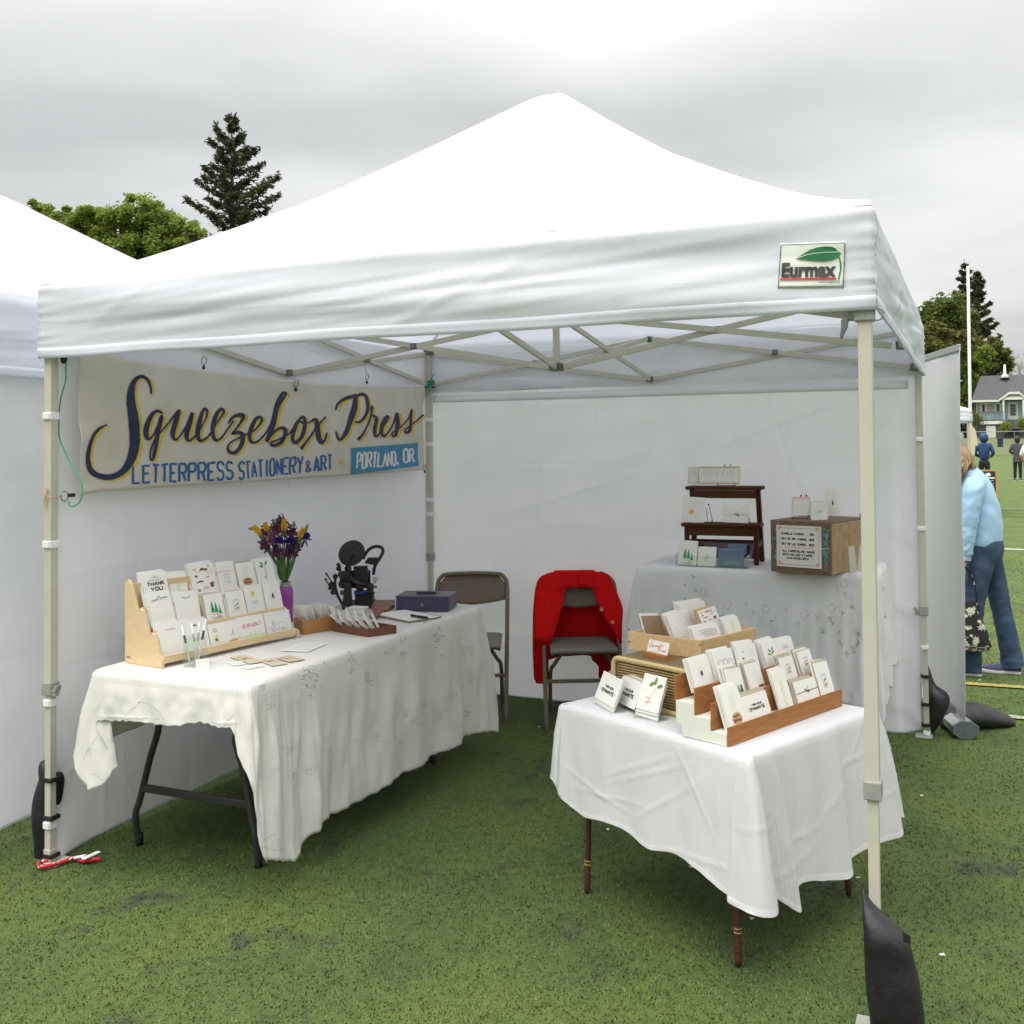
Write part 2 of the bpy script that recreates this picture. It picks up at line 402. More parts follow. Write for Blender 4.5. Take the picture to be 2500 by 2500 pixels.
mat('p_orange', (.75, .42, .04), .8, .1, 40.)
mat('p_steel', (.10, .15, .24), .6, .1, 40.)
mat('p_steel2', (.17, .24, .34), .6, .1, 40.)
mat('sign_green', (.015, .16, .055), .5, .05, 20.)
mat('sign_red', (.55, .02, .03), .5, .05, 20.)
mat('sign_white', (.74, .77, .70), .35, .02, 20., coat=.2)
mat('petal_yellow', (.72, .43, .01), .5, .12, 60.)
mat('petal_iris', (.055, .025, .32), .6, .3, 60.)
mat('petal_plum', (.10, .02, .075), .6, .4, 80., col2=(.26, .08, .17))
mat('petal_rose', (.36, .12, .17), .6, .2, 80.)
mat('stem', (.07, .15, .03), .5, .25, 40.)
mat('bud', (.20, .26, .10), .6, .25, 60.)
mat('screen_grey', (.66, .67, .69), .55, .02, 6., transl=.15)
mat('screen_base', (.42, .43, .44), .35, .04, 20., metal=.6)
mat('cap_green', (.10, .13, .13), .5, .1, 30.)
mat('skin', (.50, .27, .19), .5, .08, 30.)
mat('hair', (.12, .065, .03), .45, .0, 12., .002, 60., stretch=(14, 14, 2), col2=(.46, .31, .17))
mat('hair_dark', (.03, .014, .008), .5, .2, 40.)
mat('sweater', (.34, .53, .72), .9, .04, 8., .0015, 90., sheen=.2)
mat('denim', (.020, .042, .085), .8, .0, 7., .0012, 160., col2=(.042, .080, .145))
mat('jacket_blue', (.014, .045, .15), .6, .2, 12., .004, 14.)
mat('coat_grey', (.075, .065, .085), .8, .15, 12., .004, 14.)
mat('trousers', (.010, .011, .018), .8, .2, 12.)
mat('shirt_white', (.82, .82, .84), .8, .03, 12.)
mat('shoe', (.05, .06, .14), .7, .2, 40.)
mat('sole', (.75, .70, .72), .6, .03, 20.)
mat('glass_clear', (.95, .97, .95), .05, trans=1.)
clear_mat('acrylic'); clear_mat('plastic_sleeve', (.92, .94, .96))
# ------------------------------------------------------------------ ground
def turf_material(name, blades=False):
    m = bpy.data.materials.new(name); m.use_nodes = True; t = m.node_tree; b = t.nodes['Principled BSDF']
    N = t.nodes.new; Lk = t.links.new
    geo = N('ShaderNodeNewGeometry')
    def ns(sc_, det=5, ro=.6):
        n = N('ShaderNodeTexNoise'); n.inputs['Scale'].default_value = sc_; n.inputs['Detail'].default_value = det; n.inputs['Roughness'].default_value = ro
        Lk(geo.outputs['Position'], n.inputs['Vector']); return n
    def rampn(src, stops):
        r = N('ShaderNodeValToRGB'); Lk(src, r.inputs[0]); e = r.color_ramp.elements
        e[0].position, e[0].color = stops[0][0], (*stops[0][1], 1); e[1].position, e[1].color = stops[-1][0], (*stops[-1][1], 1)
        for p, c in stops[1:-1]: q = e.new(p); q.color = (*c, 1)
        return r.outputs[0]
    def mix(fac, a, bb, ty='MIX'):
        x = N('ShaderNodeMix'); x.data_type = 'RGBA'; x.blend_type = ty
        if isinstance(fac, float): x.inputs[0].default_value = fac
        else: Lk(fac, x.inputs[0])
        for s_, i in ((a, 6), (bb, 7)):
            if isinstance(s_, tuple): x.inputs[i].default_value = (*s_, 1)
            else: Lk(s_, x.inputs[i])
        return x.outputs[2]
    fine = ns(190, 4, .7); mid = ns(26, 6, .65); big = ns(1.5, 5, .55)
    base = rampn(fine.outputs[0], [(.28, (.050, .076, .024)), (.46, (.092, .140, .040)), (.60, (.138, .190, .058)), (.74, (.20, .245, .105))])
    tone = rampn(mid.outputs[0], [(.34, (.72, .74, .70)), (.52, (1., 1., 1.)), (.70, (1.14, 1.10, .97))])
    c = mix(1.0, base, tone, 'MULTIPLY')
    bt = rampn(big.outputs[0], [(.36, (.76, .80, .80)), (.5, (1., 1., 1.)), (.66, (1.16, 1.08, .94))])
    c = mix(1.0, c, bt, 'MULTIPLY')
    pch = ns(2.6, 8, .72)                                # worn spots where the dark rubber infill shows
    f = rampn(pch.outputs[0], [(.56, (0, 0, 0)), (.68, (.85, .85, .85))])
    infill = rampn(fine.outputs[0], [(.40, (.028, .030, .026)), (.62, (.085, .085, .070))])
    c = mix(f, c, infill)
    Lk(c, b.inputs['Base Color']); b.inputs['Roughness'].default_value = .8; b.inputs['Specular IOR Level'].default_value = .25
    if not blades:
        bp = N('ShaderNodeBump'); bp.inputs['Distance'].default_value = .012; bp.inputs['Strength'].default_value = .9; Lk(fine.outputs[0], bp.inputs['Height']); Lk(bp.outputs[0], b.inputs['Normal'])
    MT[name] = m; return m
turf_material('turf'); turf_material('turf_blades', True)
g = MB()
xs = [-900, -200, -60, -20, -8, 0, 4, 10, 20, 60, 200, 900]; ys = [-300, -60, -12, -4, 0, 4, 10, 20, 40, 70, 105, 130, 200, 400, 1500]
def gz(x, y): return 0. if y < 112 else sst(112, 150, y)*1.2
gv = [(x, y, gz(x, y)) for y in ys for x in xs]; nx = len(xs)
g.add(gv, [(j*nx+i, j*nx+i+1, (j+1)*nx+i+1, (j+1)*nx+i) for j in range(len(ys)-1) for i in range(nx-1)])
g.build('ground', MT['turf'], kind='structure', label='green artificial turf sports field', base=(0, 0, 0))
# short fibres of the near turf
rs = np.random.RandomState(3); nb = 330000
rr = 1.6+14*rs.rand(nb)**1.7; th = R(90)-YAW+R(-1)*0+(rs.rand(nb)-.5)*R(78)
bx, by = CAM.x+rr*np.cos(th), CAM.y+rr*np.sin(th)
hgt = .005+.005*rs.rand(nb); wid = .0016+.0010*rs.rand(nb)+.00030*rr
az = rs.rand(nb)*6.283; ln = .4+.9*rs.rand(nb)
dx, dy = np.cos(az), np.sin(az); lx = np.cos(az+1.3+rs.rand(nb))*hgt*ln; ly = np.sin(az+1.3+rs.rand(nb))*hgt*ln
V = np.zeros((nb, 3, 3), np.float32)
V[:, 0] = np.stack([bx-dx*wid, by-dy*wid, np.zeros(nb)-.001], 1); V[:, 1] = np.stack([bx+dx*wid, by+dy*wid, np.zeros(nb)-.001], 1)
V[:, 2] = np.stack([bx+lx, by+ly, hgt], 1)
me = bpy.data.meshes.new('turf_fibres'); me.vertices.add(nb*3); me.vertices.foreach_set('co', V.ravel()); me.loops.add(nb*3); me.polygons.add(nb)
me.loops.foreach_set('vertex_index', np.arange(nb*3, dtype=np.int32)); me.polygons.foreach_set('loop_start', np.arange(0, nb*3, 3, dtype=np.int32))
me.update(); me.validate(); me.materials.append(MT['turf_blades'])
o = bpy.data.objects.new('turf_fibres', me); COL.objects.link(o); setp(o, 'short green plastic fibres of the turf', 'turf', kind='stuff')
# painted lines of the field
mat('line_white', (.62, .64, .58), .8, .25, 60.); mat('line_yellow', (.42, .33, .06), .8, .0, 50., col2=(.16, .17, .05), contrast=(.42, .62)); mat('line_worn', (.42, .43, .37), .8, .0, 60., col2=(.14, .17, .07), contrast=(.45, .65))
def line(name, p, q, w, m, lab):
    p, q = Vector(p), Vector(q); d = (q-p).normalized(); s_ = Vector((-d.y, d.x, 0))*w/2
    mb = MB(); n = 40
    mb.add([lerp(p, q, i/n)+s_*k*(1+.12*nz(i*3.1, k))+Vector((0, 0, .009)) for i in range(n+1) for k in (-1, 1)], [(2*i, 2*i+1, 2*i+3, 2*i+2) for i in range(n)])
    mb.build(name, MT[m], kind='structure', label=lab)
line('field_line', (3.05, 4.29, 0), (16, 4.75, 0), .075, 'line_yellow', 'worn yellow line painted across the turf')
line('field_line', (3.2, 3.52, 0), (12, 3.36, 0), .07, 'line_worn', 'broken pale line on the turf beside the black sandbag')
line('field_line', (-10, 14.0, 0), (30, 12.2, 0), .10, 'line_white', 'thin white field line beyond the bending woman')
line('field_line', (-10, 23.8, 0), (40, 21.6, 0), .10, 'line_worn', 'faint white field line near the chalkboard sign')
line('running_track', (-120, 118, 0), (160, 118, 0), 9, 'kraft', 'brown strip of track at the far edge of the field')
# fallen petals on the turf
mat('litter', (.70, .70, .60), .8, .1, 40.)
for k, p in enumerate([c6(375, 658), c6(785, 845), cV(805, 272), cV(340, 868), cC(1090, 1258), c6(1090, 1100), (2300, 2330), cM(550, 1500)]):
    q = pZ(p, .012); mb = MB(); a = rnd.uniform(0, 3)
    mb.add([(q.x+.008*math.cos(a+w)*(1+.3*rnd.random()), q.y+.006*math.sin(a+w), .012+.004*math.sin(3*w)) for w in (0, 1, 2, 3, 4, 5)], [(0, 1, 2, 3, 4, 5)])
    mb.build('petal', MT['litter'], solid=.0015, label='tiny pale petal fallen on the turf', cat='petal', group='petals scattered on the turf')

# ------------------------------------------------------------------ the canopy tent
W = 2.95; HW = W/2; OV = .018
PROF = [(0, 3.166), (.04, 3.14), (.288, 2.845), (.5, 2.605), (.65, 2.462), (.77, 2.352), (.88, 2.262), (.97, 2.205), (1, 2.19)]
def prof(r): return interp(PROF, r)
def psm(r): return (prof(max(0, r-.03))+prof(r)*2+prof(min(1, r+.03)))/4
def creases(seed, n=26, L=3.):
    r = random.Random(seed); S = []
    for _ in range(n): a = r.uniform(0, 3.14); S.append((math.cos(a), math.sin(a), r.uniform(0, L), r.uniform(0, 2.1), r.uniform(.10, .5), r.uniform(.007, .016), r.uniform(-1, 1)))
    def f(s, z):
        d = 0.
        for c, sn, s0, z0, ln, w, am in S:
            ds, dz = s-s0, z-z0; t = ds*c+dz*sn; q = -ds*sn+dz*c
            if abs(t) < ln and abs(q) < .05: d += am*.0085*math.exp(-(q/w)**2)*math.cos(t/ln*1.57)
        for k in range(1, 8):                            # fold lines from the packing bag
            d += .0030*math.exp(-((s-k*.38)/.007)**2)*(1 if k % 2 else -1)
        for k in range(1, 6): d += .0028*math.exp(-((z-k*.36-.05*nz(s, k))/.007)**2)*(1 if k % 2 else -1)
        return d
    return f
crV = creases(12, 120, 6.); VAL = {}
def tent_cover(parent, cx, cy, half, z_eave, z_peak, z_val, seed, mt, wr=1.):
    """roof of four faces and a valance of four sides, in world coordinates"""
    roof = MB()
    k_ = (z_peak-z_eave)/(3.166-2.19)
    for s in range(4):
        a = s*math.pi/2; ca, sa = math.cos(a), math.sin(a)
        def f(u, v):
            r = v; x = (2*u-1)*r*half; y = -r*half
            z = z_eave+(psm(r)-2.19)*k_
            m_ = 1-abs(2*u-1)
            z += -.035*m_*r*(1-r)*4*.5 + wr*.010*fbm(x*2+seed+s*7, y*1.2, 1)*m_*r
            z += wr*.006*nz(x*7+s, r*3+seed)*sst(.7, 1, r)*min(1, m_*4)
            return Vector((cx+x*ca-y*sa, cy+x*sa+y*ca, z))
        roof.grid(f, 36, 26, v0=.002)
    ro_ = roof.build('roof', mt, parent, smooth=True, solid=.0015)
    for sx in (-1, 1):
        for sy in (-1, 1):                               # sewn hip seams
            tx_, ty_ = sx*.7071*.012, -sy*.7071*.012; vs = []
            for i in range(31): r = .01+.985*i/30; zz = z_eave+(psm(r)-2.19)*k_+.0035; vs += [(cx+sx*r*half+tx_, cy+sy*r*half+ty_, zz-.004), (cx+sx*r*half, cy+sy*r*half, zz+.001), (cx+sx*r*half-tx_, cy+sy*r*half-ty_, zz-.004)]
            MB().add(vs, [(3*i+k, 3*i+k+1, 3*i+k+4, 3*i+k+3) for i in range(30) for k in (0, 1)]).build('seam', mt, ro_, smooth=True)
    for s in (1, 2, 3, 0):
        a = s*math.pi/2; ca, sa = math.cos(a), math.sin(a); vb = MB()
        def f(u, v):
            x = (2*u-1)*(half+.014*sst(0, .12, v)); e = min(u, 1-u)
            hem = z_val+.012*math.sin(u*3.1)*0+.006*nz(u*5+seed, s)
            z = lerp(z_eave+.004, hem, v)
            out = .014*sst(0, .12, v)
            w_ = .018*fbm(u*1.5+seed+s*3, v*1.9-u*1.1, 2.2, 2)+.010*nz(u*3.2+s, v*3.4+u*2.5+seed)+.006*nz(u*3.5, v*7+u*5+seed)+.003*nz(u*6, v*15+u*11+seed)
            edge = .006*nz(v*14+seed, s*3.3+.5)*math.exp(-e*30)+.003*math.sin(v*55+5*nz(v*4, s))*math.exp(-e*60)
            amp = math.sin(min(1, v*2.2)*math.pi/2)*(1-.55*sst(.86, .93, v))
            d = out+wr*(w_*amp*min(1, e*9)+edge*amp)+crV(u*3+s, z*2-3.)*.8*amp
            y = -half-d
            return Vector((cx+x*ca-y*sa, cy+x*sa+y*ca, z))
        vb.grid(f, 130, 30)
        if s == 0 and 'front' not in VAL: VAL['front'] = f
        o = vb.build('valance', mt, parent, smooth=True, solid=.0015)
        # double-stitched hem along the lower edge
        hb = MB()
        def g_(u, v):
            p = f(u, .875+.125*v); q = Vector((-sa*-1*0, 0, 0))
            n_ = Vector((sa, -ca, 0)); return p+n_*.003+Vector((0, 0, -.002*v))
        hb.grid(g_, 90, 3); hb.build('hem', mt, o, smooth=True, solid=.002)
tent = thing('canopy_tent', 'white pop-up canopy tent with a pointed roof and beige metal legs', 'tent', (HW, HW, 0))
tent_cover(tent, HW, HW, HW+OV, 2.192, 3.166, 1.908, 1.3, MT['tent'])
COR = {'FL': (0, 0), 'FR': (W, 0), 'BR': (W, W), 'BL': (0, W)}
Z_S, Z_ML, Z_MU, Z_CL, Z_CU, Z_T = 1.955, 1.942, 2.175, 1.914, 2.145, 2.15
SPLAY = {'FL': (-.012, -.003), 'FR': (.006, -.004), 'BR': (.018, .004), 'BL': (0, .004)}
CL_Z = {'FL': pX((125, 1681), 0).z, 'FR': hv(W, 0, 1925), 'BR': hv(W, W, 1490), 'BL': .85}
for k, (x, y) in COR.items():
    sx, sy = SPLAY[k]; cz = CL_Z[k]
    def lp(z): return (x+sx*(1-z/2.15), y+sy*(1-z/2.15), z)
    l = MB().bar(lp(cz), lp(2.17), .036, .036, (0, 1, 0)).build('leg', MT['steel'], tent, bevel=.003)
    MB().bar(lp(.012), lp(cz+.05), .0285, .0285, (0, 1, 0)).build('lower_tube', MT['steel'], l, bevel=.002)
    fx, fy = lp(0)[:2]
    fdir = Vector((-1 if x > 1 else 1, -1 if y > 1 else 1, 0))
    MB().box((fx+.02*fdir.x*.7, fy+.02*fdir.y*.7, .006), (.085, .085, .008)).box((fx, fy, .03), (.034, .034, .05)).build('foot_plate', MT['clamp'] if k != 'FL' else MT['steel'], l, bevel=.002)
    c_ = MB().box((lp(cz)[0], lp(cz)[1], cz), (.046, .046, .05)); 
    cl_o = c_.build('clamp', MT['clamp'], l, bevel=.004)
    if k in ('FL', 'BR'):
        dxn = (1 if k == 'FL' else -1)
        t_ = MB().prism([(0, 0), (.022, .004), (.03, .028), (.018, .026), (.008, .014)], -.012, .012, Matrix.Translation((lp(cz)[0]+dxn*.022, lp(cz)[1]-.006, cz-.012)) @ Matrix.Rotation(R(90), 4, 'X') @ Matrix.Scale(dxn, 4, (1, 0, 0)))
        t_.box((lp(cz)[0]+dxn*.03, lp(cz)[1]-.006, cz-.014), (.022, .02, .022)); t_.build('latch', MT['clamp'], l, bevel=.002)
    # top bracket with the pull pin
    MB().box((x, y, 2.165), (.05, .05, .04)).build('top_bracket', MT['joint'], l, bevel=.003)
    tb = MB().box((x, y, 1.90 if k == 'FR' else Z_S), (.052, .052, .042))
    tb.box((x-.03*(1 if x > 1 else -1), y, 1.90 if k == 'FR' else Z_S), (.03, .03, .034)).box((x, y+.03*(-1 if y > 1 else 1), 1.90 if k == 'FR' else Z_S), (.03, .03, .034))
    tb.build('bracket', MT['joint'] if k != 'FR' else MT['clamp'], l, bevel=.003)
Zc = {'FL': Z_S, 'FR': 1.90, 'BR': Z_S, 'BL': Z_S}
# pull ring and latch lever under the front right corner
mb = MB(); mb.tube([Vector((W+.034+.0*w, -.012, 1.895))+Vector((.016*math.cos(w), -.004, .016*math.sin(w))) for w in np.linspace(0, 6.28, 15)], .0022, 6)
mb.build('pull_ring', MT['wire'], tent, smooth=True)
MB().prism([(-.05, 0), (-.03, .004), (-.034, -.02), (-.048, -.05), (-.054, -.05), (-.05, -.02)], -.008, .008, Matrix.Translation((W-.008, -.02, 1.885)) @ Matrix.Rotation(R(90), 4, 'X')).build('latch', MT['joint'], tent, bevel=.002)
# scissor trusses: two crosses on every side and four arms to the centre
BW, BH = .013, .026
def trussbar(p, q, off=(0, 0, 0)):
    o_ = Vector(off); MB().bar(Vector(p)+o_, Vector(q)+o_, BW, BH).build('truss_bar', MT['steel'], tent, bevel=.002)
def jnt(p, d=(.03, .03, .034)):
    j = MB().box(p, d).build('joint', MT['joint'], tent, bevel=.003)
    b_ = MB().lathe([(.005, 0), (.005, .003)], 8, Matrix.Translation((p[0], p[1]-d[1]/2-.001, p[2])) @ Matrix.Rotation(R(90), 4, 'X')); b_.build('bolt', MT['wire'], j)
seq = ['FL', 'FR', 'BR', 'BL']
IN = .0
for i in range(4):
    a, b = seq[i], seq[(i+1) % 4]; A_ = Vector((*COR[a], 0)); B_ = Vector((*COR[b], 0)); M_ = (A_+B_)/2
    inw = (Vector((HW, HW, 0))-M_).normalized()
    for c_, zc in ((A_, Zc[a]), (B_, Zc[b])):
        d_ = (M_-c_).normalized(); s_ = c_+d_*.035; e_ = M_-d_*.02
        zt = Z_T if a != 'FR' and b != 'FR' or True else Z_T
        trussbar(s_+Vector((0, 0, zc)), e_+Vector((0, 0, Z_MU)), inw*.009)
        trussbar(s_+Vector((0, 0, zt)), e_+Vector((0, 0, Z_ML)), -inw*.007)
        mid = (s_+e_)/2; jnt(mid+inw*.002+Vector((0, 0, (zc+Z_MU)/2)), (.03, .036, .03) if abs(inw.y) > .5 else (.036, .03, .03))
    jnt(M_+Vector((0, 0, Z_ML))); jnt(M_+Vector((0, 0, Z_MU)))
    C_ = Vector((HW, HW, 0)); s_ = M_+inw*.03; e_ = C_-inw*.03; pr_ = Vector((-inw.y, inw.x, 0))
    trussbar(s_+Vector((0, 0, Z_ML)), e_+Vector((0, 0, Z_CU)), pr_*.009); trussbar(s_+Vector((0, 0, Z_MU)), e_+Vector((0, 0, Z_CL)), -pr_*.007)
    jnt((s_+e_)/2+Vector((0, 0, (Z_ML+Z_CU)/2)), (.036, .03, .03) if abs(inw.y) < .5 else (.03, .036, .03))
jnt((HW, HW, Z_CL), (.055, .055, .036)); jnt((HW, HW, Z_CU), (.055, .055, .036))
MB().bar((HW, HW, Z_CL-.01), (HW, HW, 2.65), .026, .026, (0, 1, 0)).build('centre_pole', MT['steel'], tent, bevel=.002)
MB().bar((HW, HW, 2.6), (HW, HW, 3.12), .020, .020, (0, 1, 0)).lathe([(.05, 3.11), (.045, 3.14), (.02, 3.15)], 12, Matrix.Translation((HW, HW, 0))).build('peak_pole', MT['steel'], tent)
# hook-and-loop straps that hold the side walls to the legs
def strap(k, z, w=.044, tilt=0.):
    x, y = COR[k]; sx, sy = SPLAY[k]; x += sx*(1-z/2.15); y += sy*(1-z/2.15)
    M_ = Matrix.Translation((x, y, z)) @ Matrix.Rotation(tilt, 4, 'Y'); d = .042 if z > CL_Z[k] else .036
    MB().box((0, 0, 0), (d, d, w*.62), M_).box((.0, -d/2-.003, 0), (d*.8, .004, w*.55), M_).build('strap', MT['velcro'], tent, bevel=.003)
for v in (1016, 1329, 1716, 2015): strap('FL', pX((124, v), 0).z)
for v in (1025, 1085, 1220, 1255): strap('BL', hv(0, W, v))
for v, t_ in ((1073, .12), (1290, 0), (1580, -.3), (1788, .2)): strap('BR', hv(W, W, v), .036, t_)
# tag of the canopy maker on the front valance (square code left out)
q = [pY(cQ(a, b), -.075) for a, b in ((312, 706), (890, 700), (912, 298), (330, 318))]
O_ = (q[0]+q[1])/2; eX = (q[1]-q[0]+q[2]-q[3]).normalized(); tw = ((q[1]-q[0]).length+(q[2]-q[3]).length)/2; thh = ((q[3]-q[0]).length+(q[2]-q[1]).length)/2
LM = frame(((q[0]+q[1]+q[2]+q[3])/4) - Vector((0, 0, thh/2)), eX, Vector((0, 0, 1)))
def lfn(a, b):                                           # the label follows the cloth of the valance
    p = LM @ Vector((a, b, 0)); q = VAL['front']((p.x-HW)/(2*(HW+OV+.014))+.5, (2.192-p.z)/(2.192-1.908)); q.y -= .0025; return q, Vector((0, -1, 0))
lg = MB().grid(lambda u, v: lfn((u-.5)*tw, v*thh)[0], 16, 12).build('maker_label', MT['sign_white'], tent, smooth=True, solid=.001, offs=1, label='rectangular maker label with a green leaf and dark lettering')
fn = lfn
def lx(a): return (a-612)/585*tw
def ly(b): return (706-b)/400*thh
mb = MB(); bc4 = [(-tw/2+.003, .004), (tw/2-.003, .004), (tw/2-.003, thh-.004), (-tw/2+.003, thh-.004), (-tw/2+.003, .004)]
for a, b in zip(bc4, bc4[1:]): ribbon(mb, fn, [(lerp(a[0], b[0], k/14), lerp(a[1], b[1], k/14)) for k in range(15)], .0026, .0030)
mb.build('border', MT['cap_green'], lg)
mb = MB(); put_font(mb, fn, 'Eurmax', lx(350), ly(612), lx(830), ly(478), .045, .0042); mb.build('lettering', MT['ink'], lg)
mb = MB(); blob(mb, fn, [(lx(a), ly(b)) for a, b in [(470, 450), (520, 412), (590, 372), (660, 352), (730, 346), (790, 352), (820, 368), (830, 388), (868, 408), (840, 440), (790, 462), (720, 470), (640, 468), (550, 456)]], .0045)
ribbon(mb, fn, [(lx(a), ly(b)) for a, b in [(850, 440), (862, 490), (866, 550), (852, 632)]], .004, .0023); mb.build('leaf_emblem', MT['sign_green'], lg)
mb = MB(); ribbon(mb, fn, [(lx(a), ly(b)) for a, b in [(490, 440), (560, 415), (640, 402), (740, 396), (835, 398)]], .0016, .0060); mb.build('leaf_vein', MT['sign_white'], lg)
mb = MB(); ribbon(mb, fn, [(lx(338+494*k/12), ly(624)) for k in range(13)], .0052, .0030); mb.build('red_bar', MT['sign_red'], lg)
mb = MB(); put_font(mb, fn, 'EURMAX OUTDOOR', lx(535), ly(631), lx(828), ly(617), .01, .0029)
for a in (362, 398, 434, 470, 506): blob(mb, fn, ell(lx(a), ly(624), .0018, .0018, 6), .0029)
mb.build('lettering', MT['sign_white'], lg)
mb = MB(); put_font(mb, fn, 'WWW.EURMAX.COM', lx(685), ly(660), lx(862), ly(648), .01, .0024); ribbon(mb, fn, [(lx(338), ly(646)), (lx(862), ly(642))], .0006, .0024); put_font(mb, fn, 'R', lx(833), ly(370), lx(842), ly(356), 0, .0024); mb.build('lettering', MT['ink'], lg)

# ------------------------------------------------------------------ side walls of the tent
crL, crB, crN = creases(4), creases(5, 34), creases(6)
def wallsheet(name, fn_, nu, nv, m, lab, thick=.0015):
    return MB().grid(fn_, nu, nv).build(name, m, smooth=True, solid=thick, label=lab, cat='tent wall')
def fL(u, v):                                            # u: front -> back, v: top -> bottom
    y = lerp(-.005, W+.0, u); z0 = 2.16; hem = interp([(0, .0), (.03, .01), (.15, .02), (.4, .03), (1, .0)], u)
    z = lerp(z0, hem, v); e = min(u, 1-u)
    x = -.022+.02*fbm(u*2+3, v*2.2, 5)*min(1, e*8)+.014*nz(u*3+v*4, v*2-u*3, 4)*min(1, e*10)*sst(.5, 1., v)
    x += .012*math.sin(u*8+v*5)*sst(.7, 1., v)*min(1, e*8)
    x += .018*math.exp(-((u-.02)/.03)**2)*sst(.9, 1, v)
    return Vector((x+crL(y, z)*min(1, e*20), y, z))
wallsheet('tent_wall', fL, 260, 190, MT['wall_left'], 'white fabric side wall behind the banner and the flowers')
BACK_Y = W+.026
def fB(u, v):
    x = lerp(-.01, W-.005, u); hem = interp([(0, .0), (.55, .0), (.8, .006), (.97, .0), (1, .03)], u); z = lerp(2.14, hem, v); e = min(u, 1-u)
    y = BACK_Y+.022*fbm(u*2.1+8, v*2.4, 1)*min(1, e*8)+.007*nz(u*2, v*15+u*3, 9)*min(1, e*8)
    # creases pulled towards the straps of the right leg
    for zc, ln in ((.55, .30), (.03, .34), (.95, .10)):
        d = (W-x); t_ = (z-zc)-d*(.55 if zc > .1 else .38)
        y += .012*math.exp(-(t_/.035)**2)*sst(0, .05, d)*math.exp(-d/ln)
        y -= .010*math.exp(-((t_-.07)/.04)**2)*sst(0, .05, d)*math.exp(-d/ln)
    y += .010*math.sin(u*14)*sst(.82, 1., v)*min(1, e*8)
    y -= .012*sst(.91, .925, u)*(1-sst(.955, .97, u))
    return Vector((x, y+crB(x, z)*min(1, e*20), z))
wallsheet('tent_wall', fB, 260, 190, MT['wall_cloth'], 'white fabric back wall behind the two folding chairs and raised table')
# seam strip of the back wall, sewn at the height of the valance
sb = MB().grid(lambda u, v: fB(lerp(.01, .985, u), lerp(.118, .140, v))+Vector((0, -.004, 0)), 80, 2).build('wall_seam', MT['wall_cloth'], bpy.data.objects['tent_wall.001'], smooth=True, solid=.001)

# ------------------------------------------------------------------ neighbouring tent on the left
nt_ = thing('canopy_tent', 'white neighbouring canopy tent with closed sides at the left edge', 'tent', (-1.84, 1.2, 0))
NX, NY, NH = -1.84, 1.21, 1.515
tent_cover(nt_, NX, NY, NH, 2.19, 3.01, 1.85, 9.7, MT['tent'])
for sx in (-1, 1):
    for sy in (-1, 1):
        l = MB().bar((NX+sx*(NH-.04), NY+sy*(NH-.04), .012), (NX+sx*(NH-.04), NY+sy*(NH-.04), 2.15), .034, .034, (0, 1, 0)).build('leg', MT['steel'], nt_, bevel=.003)
        MB().box((NX+sx*(NH-.04), NY+sy*(NH-.04), .006), (.08, .08, .008)).build('foot_plate', MT['steel'], l)
def fN(u, v):
    y = lerp(NY-NH+.02, NY+NH-.02, u); z = lerp(2.1, .03+.03*math.sin(u*9), v)
    x = NX+NH-.012+.030*fbm(u*2.6, v*2.5, 7)+.022*nz(u*4-v*3, v*2+u*2, 3)*sst(.1, .5, v)+.02*math.sin(u*11+v*3)*sst(.5, 1, v)
    return Vector((x+crN(y, z), y, z))
wallsheet('tent_wall', fN, 160, 120, MT['wall_cloth'], 'white closed side wall of the neighbouring tent')
# ------------------------------------------------------------------ banner on the left wall
BX = .055
yl, yr = pX((190, 1214), BX).y, pX((1036, 1150), BX).y
def ban_top(t): return interp([(0, 1.96), (.08, 1.925), (.3, 1.905), (.45, 1.90), (.6, 1.895), (.78, 1.915), (1, 1.945)], t)
def ban_bot(t): return interp([(0, 1.376), (.04, 1.392), (.3, 1.398), (.7, 1.405), (.96, 1.412), (1, 1.41)], t)
def banP(y, z):
    t = (y-yl)/(yr-yl)
    x = BX+.016*fbm(y*1.6, z*2.5, 3, 3)*1.0+.006*nz(y*7+z*5, z*6)+.010*math.exp(-(y-yl)/.12)*nz(z*14, 3)*.8
    return Vector((x, y, z))
def banN(y, z):
    e = .004; a = banP(y+e, z)-banP(y-e, z); b = banP(y, z+e)-banP(y, z-e); return a.cross(b).normalized()
bfn = lambda a, b: (banP(a, b), banN(a, b))
ban = MB().grid(lambda u, v: banP(lerp(yl+.012*(1-v)*0+.02*(1-v)*(1 if u == 0 else 0), yr, u), lerp(ban_bot(u), ban_top(u), v)), 130, 36).build('banner', MT['canvas'], smooth=True, solid=.0012, offs=0,
      label='beige canvas banner with painted script lettering on the left wall', cat='banner')
def F2(a, b):                                            # crop pixel -> banner y,z
    p = pX(cF(a, b), BX); return (p.y, p.z)
